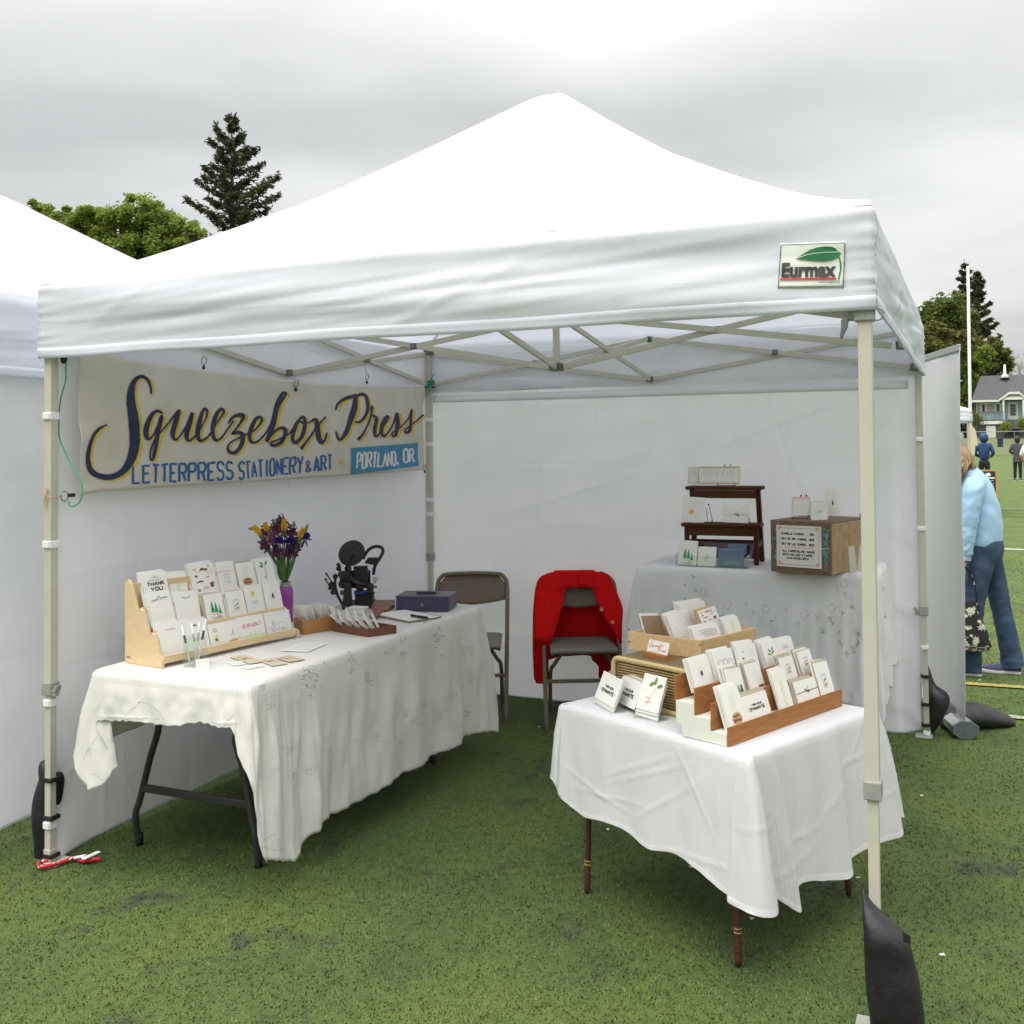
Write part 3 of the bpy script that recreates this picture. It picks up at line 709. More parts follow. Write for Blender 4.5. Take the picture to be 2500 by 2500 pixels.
SC = [
 ([(370, 185), (372, 155), (362, 118), (345, 97), (318, 88), (292, 102), (272, 135), (264, 185), (266, 245), (276, 310), (285, 375), (289, 440), (284, 500), (268, 555), (240, 600), (200, 628), (150, 640), (100, 632), (62, 610), (42, 575), (34, 520), (42, 460), (60, 412), (92, 374), (134, 352)],
  [6, 8, 11, 13, 15, 18, 24, 31, 36, 40, 42, 41, 39, 34, 29, 26, 24, 23, 22, 20, 18, 16, 14, 11, 6]),
 ([(432, 290), (405, 277), (376, 295), (354, 340), (346, 392), (358, 430), (384, 414), (405, 375), (428, 312)], [8, 12, 16, 22, 22, 14, 8, 8, 10]),
 ([(430, 300), (421, 350), (411, 420), (403, 480), (392, 532), (380, 547), (373, 525), (379, 482), (396, 438), (420, 405), (450, 370), (485, 322), (518, 272)], [14, 20, 21, 19, 14, 9, 7, 7, 7, 7, 7, 8, 9]),
 ([(522, 270), (510, 330), (499, 392), (506, 430), (526, 428), (552, 388), (577, 330), (592, 288)], [14, 21, 20, 12, 8, 7, 7, 9]),
 ([(592, 285), (579, 350), (571, 410), (582, 440), (604, 428), (632, 390), (655, 348), (676, 308), (680, 278), (664, 266), (645, 300), (630, 360), (629, 410), (646, 440), (676, 425), (706, 390), (738, 345), (768, 302), (776, 280), (759, 266), (735, 300), (716, 360), (713, 412), (731, 438), (766, 420), (800, 380), (832, 328)],
  [14, 21, 19, 11, 8, 7, 7, 8, 11, 12, 18, 20, 17, 12, 8, 7, 7, 8, 11, 12, 18, 21, 17, 12, 8, 7, 8]),
 ([(803, 345), (828, 310), (862, 299), (886, 306), (868, 342), (840, 384), (826, 402), (856, 395), (880, 406), (882, 442), (864, 480), (834, 506), (806, 502), (794, 478), (815, 450), (860, 425), (902, 405), (935, 390), (966, 360), (986, 326), (970, 310), (946, 330), (926, 376), (921, 420), (936, 448), (966, 444), (1000, 408), (1034, 348), (1062, 282), (1096, 216), (1116, 186), (1108, 177), (1090, 190), (1071, 240), (1052, 310), (1036, 372), (1014, 446)],
  [8, 12, 18, 17, 10, 8, 10, 14, 18, 19, 17, 16, 13, 9, 7, 7, 7, 7, 8, 11, 12, 16, 18, 15, 11, 8, 7, 7, 8, 9, 10, 12, 16, 21, 22, 21, 13]),
 ([(1014, 446), (1042, 400), (1076, 372), (1104, 376), (1106, 410), (1086, 450), (1052, 466), (1037, 450), (1080, 430), (1130, 400), (1152, 372), (1178, 330), (1202, 310), (1216, 330), (1213, 380), (1196, 425), (1166, 450), (1149, 430), (1156, 380), (1178, 335), (1216, 346), (1254, 332)],
  [9, 9, 12, 17, 18, 16, 13, 9, 7, 7, 8, 9, 12, 15, 18, 18, 15, 15, 17, 12, 7, 7]),
 ([(1254, 332), (1276, 324), (1287, 370), (1297, 420), (1312, 450), (1331, 432), (1339, 395)], [8, 13, 20, 21, 15, 9, 6]),
 ([(1332, 308), (1300, 342), (1262, 400), (1226, 450), (1200, 486)], [6, 8, 9, 10, 15]),
 ([(1390, 272), (1405, 236), (1440, 210), (1476, 199), (1500, 190)], [5, 10, 14, 15, 12]),
 ([(1500, 184), (1490, 240), (1472, 310), (1450, 380), (1430, 420), (1410, 435), (1396, 416), (1388, 388)], [15, 22, 23, 20, 15, 11, 9, 6]),
 ([(1494, 202), (1530, 185), (1556, 200), (1561, 250), (1546, 300), (1516, 335), (1490, 336)], [9, 13, 17, 17, 13, 9, 7]),
 ([(1510, 436), (1540, 400), (1566, 340), (1581, 284), (1588, 252), (1578, 268), (1586, 300), (1606, 310), (1609, 332), (1601, 380), (1606, 416), (1626, 404), (1643, 370), (1667, 334), (1676, 310), (1662, 311), (1646, 350), (1641, 395), (1656, 415), (1682, 388), (1706, 344), (1723, 290), (1727, 330), (1729, 370), (1722, 405), (1705, 415), (1699, 400), (1730, 380), (1762, 345), (1791, 310), (1809, 270), (1801, 310), (1799, 350), (1793, 385), (1775, 396), (1771, 380), (1800, 355), (1840, 330), (1880, 297)],
  [14, 8, 8, 9, 11, 9, 8, 13, 17, 17, 11, 7, 7, 8, 11, 12, 16, 17, 11, 7, 7, 10, 15, 17, 14, 10, 7, 6, 6, 7, 10, 14, 15, 13, 10, 7, 6, 7, 9])]
pfn = lambda a, b: bfn(*F2(a, b))
def script(mb, dx, dy, grow, off):
    for pts, ws in SC:
        p3 = cat([(a, b, w) for (a, b), w in zip(pts, ws)], 6)
        ribbon(mb, pfn, [(p.x+dx, p.y+dy) for p in p3], [(p.z*(1+.16*nz(i*1.7, dx))+grow)*1.25 for i, p in enumerate(p3)], off)
mb = MB(); script(mb, 16, 6, 0, .0022); mb.build('lettering', MT['yellow'], ban, label='yellow drop shadow of the script lettering')
mb = MB(); script(mb, 0, 0, 1, .0034); mb.build('lettering', MT['navy'], ban, label='navy blue script lettering')
def put_px(mb, txt, x0, yb0, yt0, x1, yb1, yt1, w, seed, off):
    """hand lettering between two vertical edges given in crop pixels"""
    st, L = text_strokes(txt, jit=.22, seed=seed)
    for pts in st:
        s_ = []
        for i in range(len(pts)-1):
            for k in range(3): s_.append((lerp(pts[i][0], pts[i+1][0], k/3), lerp(pts[i][1], pts[i+1][1], k/3)))
        s_.append(pts[-1]); q = []
        for a, b in s_:
            t = a/L; q.append((lerp(x0, x1, t), lerp(lerp(yb0, yb1, t), lerp(yt0, yt1, t), b/6)))
        ribbon(mb, pfn, q, [w*760*(1+.25*nz(i*2.3+seed, q[0][0]*.05)) for i in range(len(q))], off)
mb = MB(); put_px(mb, 'LETTERPRESS', 286, 672, 578, 826, 650, 555, .017, 4, .0026); put_px(mb, 'STATIONERY', 860, 652, 560, 1212, 615, 528, .015, 5, .0026); put_px(mb, '&', 1228, 612, 552, 1256, 610, 550, .012, 6, .0026); put_px(mb, 'ART', 1275, 608, 530, 1372, 598, 516, .015, 8, .0026)
mb.build('lettering', MT['blue'], ban, label='blue hand-painted capitals under the script')
mb = MB(); blob(mb, bfn, [F2(1422+11*math.cos(w), 556+13*math.sin(w)) for w in np.linspace(0, 5.9, 12)], .0026); mb.build('dot', MT['yellow'], ban)
pb = MB()
def pbox(u, v):
    top = (lerp(1472, 1846, u), lerp(480, 452, u)); bot = (lerp(1475, 1844, u), lerp(626, 579, u)); p = F2(lerp(bot[0], top[0], v), lerp(bot[1], top[1], v)); P_, n_ = bfn(*p); return P_+n_*.0028
pb.grid(pbox, 14, 8); bo = pb.build('blue_panel', MT['teal'], ban, smooth=True)
mb = MB(); put_px(mb, 'PORTLAND,', 1506, 592, 508, 1735, 572, 500, .013, 11, .0044); put_px(mb, 'OR', 1762, 560, 488, 1818, 556, 484, .013, 12, .0044); mb.build('lettering', MT['offwhite'], bo)
# rings, clips and strings that hold the banner
def ring_hanger(p, r, zs, lab, side=0.):
    """clip on the banner edge, ring, string up to the truss"""
    t = thing('banner_ring', lab, 'ring', (p.x, p.y, p.z))
    c = MB().box((p.x, p.y, p.z+.004), (.010, .010, .014)).box((p.x, p.y, p.z+.014), (.005, .012, .005)); c.build('clip', MT['black'], t, bevel=.002)
    rc = p+Vector((.002, side, .02+r)); MB().tube([rc+Vector((.004*math.sin(w), r*math.cos(w), r*math.sin(w))) for w in np.linspace(0, 6.283, 20)], .0022, 6).build('ring', MT['wire'], t, smooth=True)
    if zs:
        s_ = MB()
        for k in (-1, 1): s_.tube([rc+Vector((0, 0, r)), Vector((rc.x-.02, rc.y+k*.012, zs))], .0009, 4)
        s_.build('string', MT['twine'], t)
ring_hanger(Vector((BX, *F2(668, 45))), .017, 2.03, 'metal ring on two strings above the big first letter of the banner')
o_ = Vector((BX+.01, *F2(1165, 130))); ring_hanger(o_-Vector((0, 0, .035)), .018, None, 'bare metal ring on the middle of the banner top edge')
ring_hanger(Vector((BX, *F2(1563, 125))), .015, 2.03, 'metal ring on two strings near the tent corner')
p = Vector((BX+.002, *F2(1878, 588))); ring_hanger(p-Vector((0, 0, .03)), .014, None, 'small ring on the lower corner of the banner beside the rear pole')
p = pX(cN(480, 1580), BX-.0); lt = thing('banner_ring', 'metal ring tied with twine bow to the front left leg', 'ring', p)
MB().box(p, (.012, .03, .014)).build('clip', MT['black'], lt, bevel=.002)
rc = pX(cN(412, 1590), .03); MB().tube([rc+Vector((.003, .018*math.cos(w), .018*math.sin(w))) for w in np.linspace(0, 6.283, 20)], .0024, 6).build('ring', MT['wire'], lt, smooth=True)
q0 = pY(cN(375, 1592), -.0); q1 = pY(cN(240, 1605), -.024)
tw_ = MB().tube([rc+Vector((0, -.018, 0)), Vector((.02, -.004, rc.z)), Vector((.018, -.024, q1.z)), Vector((-.02, -.024, q1.z)), Vector((-.024, .02, q1.z))], .0016, 5)
for pts in ([(238, 1605), (245, 1560), (240, 1520), (255, 1525), (238, 1600)], [(235, 1600), (215, 1570), (190, 1520)], [(236, 1608), (225, 1650), (220, 1690), (240, 1690), (240, 1612)]):
    tw_.tube(cat([pY(cN(a, b), -.027) for a, b in pts], 4), .002, 5)
tw_.build('twine_bow', MT['twine'], lt, smooth=True)
# green cord hanging from the corner
MB().tube(cat([pY(cN(a, b), .03+.0*i) for i, (a, b) in enumerate([(440, 240), (428, 360), (428, 490), (392, 620), (370, 740), (362, 900), (368, 1040), (425, 1180), (500, 1320), (565, 1440), (583, 1540), (565, 1630), (520, 1675), (475, 1685), (458, 1660), (468, 1645)])], 5), .0028, 7).build('hanging_cord', MT['green_cord'], smooth=True, label='thin green cord dangling beside the front left leg', cat='cord')
kn = MB(); kc = Vector((0, W, hv(0, W, 938)))+Vector((.02, -.03, 0))
for k in range(4): kn.tube([kc+Vector((.035*math.cos(w+k), .03*math.sin(w*1.0)-.006, .022*math.sin(w+k*1.7))) for w in np.linspace(0, 6.28, 14)], .004, 6)
kn.tube([kc, kc+Vector((.02, -.02, -.04)), kc+Vector((-.012, -.02, -.08))], .0035, 6).tube([kc, kc+Vector((.03, -.01, .05)), kc+Vector((.045, -.012, .06))], .0035, 6)
kn.build('cord_knot', MT['green_cord'], smooth=True, label='green cord knotted round the rear left leg joint', cat='cord')
# black oval knob hanging under the front left corner
MB().ball((.04, .02, 1.905), (.014, .012, .02), 10, 8).tube([(.04, .02, 1.92), (.04, .02, 1.99)], .004, 6).build('tension_knob', MT['black'], tent, smooth=True)

# ------------------------------------------------------------------ weight bags
def sack(name, outline, yfun, m, lab, cat_, bulge=.05, strapz=(), flip=False, seed=0, axis='y'):
    """soft bag: outline given as left and right world points per level, rounded in depth"""
    n, k = len(outline), 20; mb = MB(); vs = []; fs = []
    for i, (a, b) in enumerate(outline):
        a, b = Vector(a), Vector(b); c = (a+b)/2; h = (b-a)/2; hl = h.length
        dep = Vector((-h.y, h.x, 0)); dep = dep.normalized() if dep.length > 1e-6 else Vector((0, 1, 0))
        t = i/(n-1); bl = min(bulge*(.35+1.1*math.sin(math.pi*min(1, max(.02, t)**.7)*.75)), hl*1.3+.004)
        for j in range(k):
            w = 2*math.pi*j/k; cs, sn = math.cos(w), math.sin(w)
            q = c+h*(math.copysign(abs(cs)**.8, cs))+dep*bl*math.copysign(abs(sn)**.8, sn)
            q += dep*(.016*fbm(q.x*11+seed, q.z*8, q.y*11)+.006*nz(q.x*30+q.z*26, q.z*14, seed))+h.normalized()*.006*nz(q.z*22+seed, w) if 0 < i < n-1 else Vector((0, 0, 0))
            vs.append(q)
    for i in range(n-1):
        for j in range(k): fs.append((i*k+j, i*k+(j+1) % k, (i+1)*k+(j+1) % k, (i+1)*k+j))
    fs.append(tuple(range(k-1, -1, -1))); fs.append(tuple((n-1)*k+j for j in range(k))); mb.add(vs, fs)
    return mb.build(name, m, smooth=True, subd=1, label=lab, cat=cat_)
# front right, black bag strapped round the leg, its top flap slanting down to the right
lv = [(2105, 2165, 2108), (2107, 2200, 2122), (2107, 2225, 2148), (2108, 2255, 2183), (2109, 2285, 2215), (2109, 2310, 2226), (2109, 2345, 2232), (2109, 2375, 2240), (2112, 2410, 2247), (2118, 2445, 2252), (2122, 2480, 2257), (2124, 2520, 2262), (2124, 2545, 2262)]
ol = [(pY((a, v), -.055), pY((b, v+(6 if b > 2150 else 0)), -.055)) for a, v, b in lv]
sack('weight_bag', ol[::-1], None, MT['black_nylon'], 'large black weight bag strapped to the near right leg', 'weight bag', .045, seed=3)
mb = MB(); q = [pY(cV(a, b), -.09) for a, b in ((665, 1255), (720, 1290), (728, 1345), (672, 1335))]
mb.add(q, [(0, 1, 2, 3)]).build('bag_flap', MT['black_nylon'], bpy.data.objects['weight_bag'], solid=.004)
lv = [(108, 1850, 115), (110, 1880, 122), (110, 1895, 131), (104, 1905, 134), (98, 1925, 132), (94, 1960, 126), (91, 1990, 122), (90, 2030, 120), (90, 2065, 122), (93, 2095, 128), (98, 2107, 128)]
ol = [(pY((a-3, v), .03), pY((b+10, v), .03)) for a, v, b in lv]
wb = sack('weight_bag', ol[::-1], None, MT['black_nylon'], 'slim black weight bag strapped to the front left leg', 'weight bag', .03, seed=8)
for v in (1903, 1995, 2088):
    z = hv(0, 0, v); MB().box((-.009, 0, z), (.046, .046, .016)).build('strap', MT['black'], wb, bevel=.003)
# red rope with a white tag end at the front left foot
rp = cat([pZ(p, .014) for p in (c2(330, 1385), c2(265, 1395), c2(268, 1425), c2(320, 1420), c2(430, 1390), c2(500, 1365), c2(560, 1385), c2(680, 1370))], 6)
MB().tube(rp, .007, 8).build('rope', MT['rope_red'], smooth=True, label='short red and white rope round the front left tent foot', cat='rope')
a, b = pZ(c2(560, 1372), .03), pZ(c2(668, 1322), .028)
MB().bar(a, b, .02, .004).bar(pZ(c2(505, 1362), .022), pZ(c2(575, 1350), .03), .022, .004).build('cable_tie', MT['velcro'], bevel=.001, label='white strap end lying on the red rope', cat='strap')
# rear right leg: black strapped bag behind the leg, dark sandbag on the turf
lv = [(2258, 1620, 2266), (2258, 1650, 2275), (2258, 1680, 2285), (2259, 1690, 2318), (2261, 1715, 2322), (2262, 1745, 2310), (2264, 1775, 2290), (2266, 1790, 2280)]
ol = [(pY((a, v), W+.05), pY((b, v), W+.05)) for a, v, b in lv]
wb2 = sack('weight_bag', ol[::-1], None, MT['black_nylon'], 'black weight bag strapped to the rear right leg', 'weight bag', .05, seed=5)
for v in (1650, 1718, 1768):
    z = hv(W, W, v); MB().box((W+.013, W, z), (.042, .042, .016)).build('strap', MT['black'], wb2, bevel=.003)
# ------------------------------------------------------------------ tables and cloths
from mathutils.bvhtree import BVHTree
class Cloth:
    """cloth over a table: knots = (top x,y | hem x,y,z) round the edge; folds grow towards the hem"""
    def __init__(s, knots, z, nsub, nv, fold, seed, scal=0., scal_n=60, p=.55, crk=1.):
        tops = cat([(a[0], a[1], 0) for a, b in knots], nsub, True); hems = cat([b for a, b in knots], nsub, True)
        s.st = []; n = len(tops); c = sum(tops, Vector((0, 0, 0)))/n; s.z = z; mb = MB(); vs = []; fs = []
        rows = nv; cp_ = sum((tops[(i+1) % n]-tops[i]).length for i in range(n)); rc_ = random.Random(int(seed*10)); CR = []
        for _ in range(22): an = rc_.uniform(.5, 2.6); CR.append((math.cos(an), math.sin(an), rc_.uniform(0, cp_)*math.cos(an)+rc_.uniform(.2, .6)))
        for j in range(rows+1):
            v = j/rows
            for i in range(n):
                t, h = tops[i], hems[i]; u = i/n
                tg = (tops[(i+15) % n]-tops[(i-15) % n]); nn = Vector((tg.y, -tg.x, 0)); nn = nn.normalized() if nn.length > 1e-7 else Vector((0, 0, 0))
                if nn.dot(t-c) < 0: nn = -nn
                hz_ = h.z + (scal*(abs(math.sin(u*math.pi*scal_n+2.5*nz(u*18, seed)))*(.7+.6*nz(u*31, 2.))-.5) if scal else 0.)
                w = v**p if v > 0 else 0.
                q = Vector((lerp(t.x, h.x, w), lerp(t.y, h.y, w), lerp(z, hz_, v)))
                L = (z-h.z)
                f_ = fold*L*(fbm(u*34+seed, v*.8, 1.5, 2)*.8+fbm(u*85+seed, v*2., 4, 2)*.35)*sst(0, .55, v)
                f_ += crk*(.006*fbm(q.x*7+seed, q.y*7, q.z*6, 4)+.0025*nz(q.x*23+q.z*14, q.y*23-q.z*17, seed))*sst(0, .15, v)
                for (ca_, cb2, cc2) in CR: f_ += .0026*math.exp(-(((u*cp_*ca_+q.z*cb2-cc2))/.0042)**2)*sst(0, .1, v)*max(0., math.sin((u*cp_*cb2-q.z*ca_)*9+cc2*30))
                rr0 = .022; s_a = v*L
                if s_a < rr0*1.57: an_ = s_a/rr0; q.z = z-rr0*(1-math.cos(an_)); q += nn*(-rr0*(1-math.sin(an_)))
                q += nn*(f_+.004)
                vs.append(q); s.st.append((t, nn, v*L))
        for j in range(rows):
            for i in range(n): fs.append((j*n+i, j*n+(i+1) % n, (j+1)*n+(i+1) % n, (j+1)*n+i))
        mb.add(vs, fs); s.skirt_n = n
        # flat top: rings towards the centre
        K = 10; tv = []; b0 = 0
        for k in range(1, K+1):
            r = 1-k/K*.98
            for i in range(n):
                q = vs[i]; x, y = lerp(c.x, q.x, r), lerp(c.y, q.y, r)
                tv.append(Vector((x, y, z+(.0012*fbm(x*5+seed, y*5) if k else 0))))
        tv.append(Vector((c.x, c.y, z))); b1 = len(mb.v); idx = lambda k, i: (i % n) if k == 0 else b1+(k-1)*n+(i % n)
        mb.v += [tuple(p) for p in tv]; tf = [(idx(k, i), idx(k+1, i), idx(k+1, i+1), idx(k, i+1)) for k in range(K) for i in range(n)]+[(idx(K, i), b1+K*n, idx(K, i+1)) for i in range(n)]
        mb.f += tf; mb.mi += [0]*len(tf)
        s.mb = mb; s.bvh = BVHTree.FromPolygons([Vector(v) for v in mb.v], mb.f)
    def fn(s, u, v):                                     # image pixel -> point and normal on the cloth
        d = ray(u, v).normalized(); h = s.bvh.ray_cast(CAM, d)
        if h[0] is None: return None
        n = h[1] if h[1].dot(d) < 0 else -h[1]; return h[0], n
    def strokes(s, mb, polys, w, off=.0016):
        for pts in polys:
            q = []
            for a, b in pts:
                if s.fn(a, b) is None: q = []; break
                q.append((a, b))
            if len(q) < 2: continue
            def f(a, b):
                r = s.fn(a, b)
                return r if r else s.fn(*q[0])
            ribbon(mb, f, q, w, off)
def cluster(cx, cy, r, n, rn):                           # small leaf-shaped holes of cutwork lace, as pixel strokes
    out = []
    for k in range(n):
        a = rn.uniform(0, 6.28); d = r*math.sqrt(rn.random()); x, y = cx+d*math.cos(a)*.8, cy+d*math.sin(a)*1.2; L = rn.uniform(2.0, 5.0); w = rn.uniform(0, 3.14)
        out.append([(x-L*math.cos(w), y-L*math.sin(w)), (x, y+rn.uniform(-1, 1)), (x+L*math.cos(w), y+L*math.sin(w))])
    return out
def ringm(cx, cy, r, n=12): return [[(cx+r*math.cos(w), cy+r*math.sin(w)*1.02), (cx+r*math.cos(w+.34), cy+r*math.sin(w+.34)*1.02)] for w in np.linspace(0, 6.0, n)]
def squares(cx, cy, a, k, rn, sk=-.2):
    out = []
    for i in range(k):
        x, y = cx+rn.choice((0, 1, 2))*a*.5+i*a*.5, cy+i*a*rn.uniform(-.3, .35)*2; s_ = a*rn.uniform(.7, 1.)
        pts = [(x, y), (x+s_, y+sk*s_), (x+s_, y+s_+sk*s_), (x, y+s_), (x, y)]
        for j in range(4): out.append([pts[j], lerp2(pts[j], pts[j+1], .5), pts[j+1]])
    return out
def lerp2(a, b, t): return (lerp(a[0], b[0], t), lerp(a[1], b[1], t))

# long folding table on the left
TL_Z = .742
lt = thing('folding_table', 'long folding table with bent dark grey legs under the lace cloth', 'table', (.52, .915, 0))
MB().box((.55, .915, .715), (.67, 1.81, .045)).build('table_top', MT['offwhite'], lt, bevel=.008)
for y0, yy in ((.26, .24), (1.60, 1.62)):
    for x0, s in ((.171, -1), (.748, 1)):
        xt = x0+s*-.075 if s < 0 else x0-.0
        xa, xb = (.29, .171) if s < 0 else (.665, .748)
        pts = cat([(xa, yy, .70), (xa, yy, .52), (xa, yy-.005, .46), (lerp(xa, xb, .35), yy, .36), (lerp(xa, xb, .8), yy, .19), (xb, yy, .12), (xb, y0, .0)], 5)
        l = MB().tube(pts, .0128, 10).build('leg', MT['table_leg'], lt, smooth=True)
        MB().tube([(xb, y0, .0), (xb, y0, .05)], .0150, 10).build('foot_cap', MT['black'], l, smooth=True)
    MB().bar((.20, yy, .235), (.72, yy, .235), .018, .03).build('crossbar', MT['table_leg'], lt, bevel=.004)
    MB().bar((.29, yy, .60), (.665, yy, .655), .018, .022).build('crossbar', MT['table_leg'], lt, bevel=.004)
    MB().tube([(.60, yy+.03, .68), (.655, yy+.03, .50)], .006, 6).ball((.66, yy+.02, .53), .012).build('brace', MT['table_leg'], lt, smooth=True)
kn = [((.255, .0), (.345, -.035, .41)), ((.30, .0), (.27, -.045, .56)), ((.34, .0), (.345, -.03, .575)), ((.43, .0), (.43, -.035, .586)), ((.52, .0), (.52, -.03, .583)), ((.62, .0), (.62, -.035, .588)), ((.72, .0), (.73, -.03, .606)), ((.80, .0), (.815, -.035, .602)), ((.86, .0), (.875, -.035, .60)),
      ((.885, .0), (.905, -.05, .53)), ((.90, .012), (.985, -.065, .40)), ((.905, .03), (1.0, -.04, .19)), ((.905, .07), (.985, .03, .15)), ((.905, .13), (.97, .13, .105)), ((.905, .2), (.96, .2, .092)), ((.905, .3), (.94, .30, .14)), ((.90, .42), (.955, .42, .15)), ((.90, .55), (.94, .55, .15)), ((.90, .72), (.955, .72, .147)), ((.90, .9), (.94, .9, .158)), ((.90, 1.1), (.955, 1.1, .155)),
      ((.90, 1.3), (.94, 1.3, .15)), ((.90, 1.5), (.955, 1.5, .147)), ((.90, 1.66), (.95, 1.66, .15)), ((.90, 1.76), (.965, 1.76, .14)), ((.88, 1.82), (.955, 1.88, .12)), ((.80, 1.84), (.82, 1.90, .30)), ((.62, 1.84), (.62, 1.88, .50)), ((.42, 1.84), (.42, 1.88, .50)), ((.24, 1.84), (.24, 1.88, .45)),
      ((.205, 1.82), (.15, 1.86, .38)), ((.20, 1.7), (.15, 1.7, .46)), ((.20, 1.4), (.15, 1.4, .47)), ((.20, 1.1), (.15, 1.1, .46)), ((.20, .8), (.15, .8, .47)), ((.20, .5), (.15, .5, .46)), ((.20, .25), (.15, .22, .45)), ((.205, .1), (.135, .05, .44)), ((.21, .03), (.165, -.045, .405)), ((.228, .005), (.25, -.055, .322))]
lc = Cloth(kn, .745, 10, 46, .075, 2.2, .008, 84, crk=.45)
lco = lc.mb.build('tablecloth', MT['linen'], smooth=True, solid=.0012, label='ivory lace tablecloth hanging almost to the turf on the left table', cat='tablecloth')
rn = random.Random(5); dark = []; pale = []
for cx, cy, r, n in ((757, 1655, 26, 26), (748, 1668, 30, 22), (855, 1600, 11, 9), (858, 1637, 7, 6), (984, 1562, 10, 8), (985, 1595, 10, 8), (942, 1595, 5, 4), (1062, 1545, 20, 22), (1068, 1560, 22, 16), (1080, 1600, 6, 4), (905, 1660, 14, 7), (1035, 1520, 6, 4), (795, 1620, 6, 4), (1140, 1740, 9, 8)):
    dark += cluster(cx, cy, r, n, rn)
for cx, cy, a, k in ((620, 1675, 12, 4), (640, 1700, 14, 4), (645, 1722, 12, 3), (845, 1615, 11, 3), (880, 1640, 11, 4), (950, 1585, 11, 3), (1130, 1580, 10, 4), (1128, 1640, 10, 4), (1100, 1690, 11, 4), (1080, 1705, 12, 4), (980, 1740, 10, 3), (1025, 1720, 9, 3), (905, 1790, 11, 4), (700, 1890, 14, 3), (742, 1880, 12, 3), (790, 1830, 13, 3), (860, 1810, 10, 3), (960, 1800, 11, 3), (1000, 1760, 12, 4), (1060, 1740, 12, 3), (690, 1820, 12, 3)):
    pale += squares(cx, cy, a, k, rn)
def hemdots(p0, p1, n, amp, ph=0.):
    out = []
    for i in range(n):
        t = i/n; x, y = lerp(p0[0], p1[0], t), lerp(p0[1], p1[1], t)+amp*abs(math.sin(t*n*.45+ph)); out.append([(x, y), (x+3.2, y-1.2)])
    return out
for a, b in ((c2(845, 410), c2(970, 300)), (c2(930, 320), c2(1040, 350)), (c2(1040, 360), c2(1110, 450)), (c2(850, 430), c2(1080, 440)), (c2(1510, 470), c2(1580, 400)), (c2(1750, 1300), c2(1900, 1330)), (c2(1770, 1250), c2(1860, 1210)), (c2(1880, 1300), c2(1920, 1345)), (c2(610, 800), c2(700, 850)), (c2(560, 700), c2(640, 570))): dark += hemdots(a, b, int(math.dist(a, b)/4.5), -4)
for i in range(26):
    t = i/25; pale += ringm(lerp(735, 1160, t), lerp(2062, 1775, t)-4*abs(math.sin(t*40)), 5.5, 7)
mb = MB(); lc.strokes(mb, dark, 1.15); mb.build('cutwork', MT['thread'], lco, kind='stuff')
mb = MB(); lc.strokes(mb, pale, 1.0); mb.build('drawn_thread', MT['thread_pale'], lco, kind='stuff')

# raised table at the back right
BT_Z = .925
bt = thing('table', 'raised narrow table against the back wall under the white lace cloth', 'table', (2.18, 2.55, 0))
MB().box((2.18, 2.56, .90), (1.14, .56, .035)).build('table_top', MT['offwhite'], bt, bevel=.004)
for x in (1.66, 2.70):
    for y in (2.34, 2.78): MB().tube([(x, y, 0), (x, y, .89)], .014, 8).build('leg', MT['table_leg'], bt, smooth=True)
kn = [((1.61, 2.30), (1.545, 2.235, .42)), ((1.63, 2.265), (1.56, 2.19, .36)), ((1.72, 2.26), (1.70, 2.215, .33)), ((1.9, 2.26), (1.89, 2.225, .34)), ((2.1, 2.26), (2.1, 2.215, .34)), ((2.3, 2.26), (2.3, 2.225, .34)), ((2.5, 2.26), (2.5, 2.215, .33)), ((2.66, 2.262), (2.66, 2.21, .31)), ((2.74, 2.265), (2.765, 2.20, .24)), ((2.765, 2.28), (2.80, 2.24, .235)), ((2.772, 2.31), (2.815, 2.33, .30)), ((2.775, 2.36), (2.805, 2.38, .38)), ((2.775, 2.42), (2.835, 2.44, .36)), ((2.775, 2.5), (2.815, 2.5, .44)), ((2.775, 2.65), (2.83, 2.66, .42)),
      ((2.775, 2.80), (2.83, 2.80, .42)), ((2.74, 2.84), (2.80, 2.88, .40)), ((2.5, 2.845), (2.5, 2.875, .5)), ((2.1, 2.845), (2.1, 2.875, .5)), ((1.75, 2.845), (1.75, 2.875, .5)), ((1.63, 2.84), (1.58, 2.88, .42)), ((1.605, 2.80), (1.55, 2.82, .45)), ((1.605, 2.6), (1.555, 2.6, .48)), ((1.605, 2.4), (1.56, 2.4, .47))]
bc = Cloth(kn, BT_Z+.003, 12, 44, .050, 7.7, .008, 60, crk=.5)
bco = bc.mb.build('tablecloth', MT['linen2'], smooth=True, solid=.0012, label='white cutwork lace cloth on the raised back table', cat='tablecloth')
dark = []
for a, b in ((605, 955), (765, 1040), (1025, 1065), (1285, 1105), (1465, 1060), (1550, 895)): p = cE(a, b); dark += ringm(p[0], p[1], 9.5, 11)+ringm(p[0]-2, p[1]+2, 9.0, 6)
for a, b, r, n in ((400, 1070, 9, 10), (475, 910, 3, 3), (548, 945, 3, 3), (530, 850, 5, 4), (610, 1020, 6, 5), (885, 1035, 3, 3), (1160, 1075, 2, 2), (840, 1190, 14, 9), (990, 1165, 10, 5), (1240, 1165, 8, 4), (1360, 1135, 8, 4), (1450, 1130, 7, 4), (1600, 1060, 6, 4), (940, 1095, 4, 3), (720, 1110, 8, 5), (1060, 1165, 8, 5), (475, 1000, 3, 2), (1410, 1215, 9, 6), (1635, 1220, 9, 6), (1560, 970, 7, 4), (1500, 930, 7, 4), (1090, 1110, 6, 3)):
    p = cE(a, b); dark += cluster(p[0], p[1], r, n, rn)
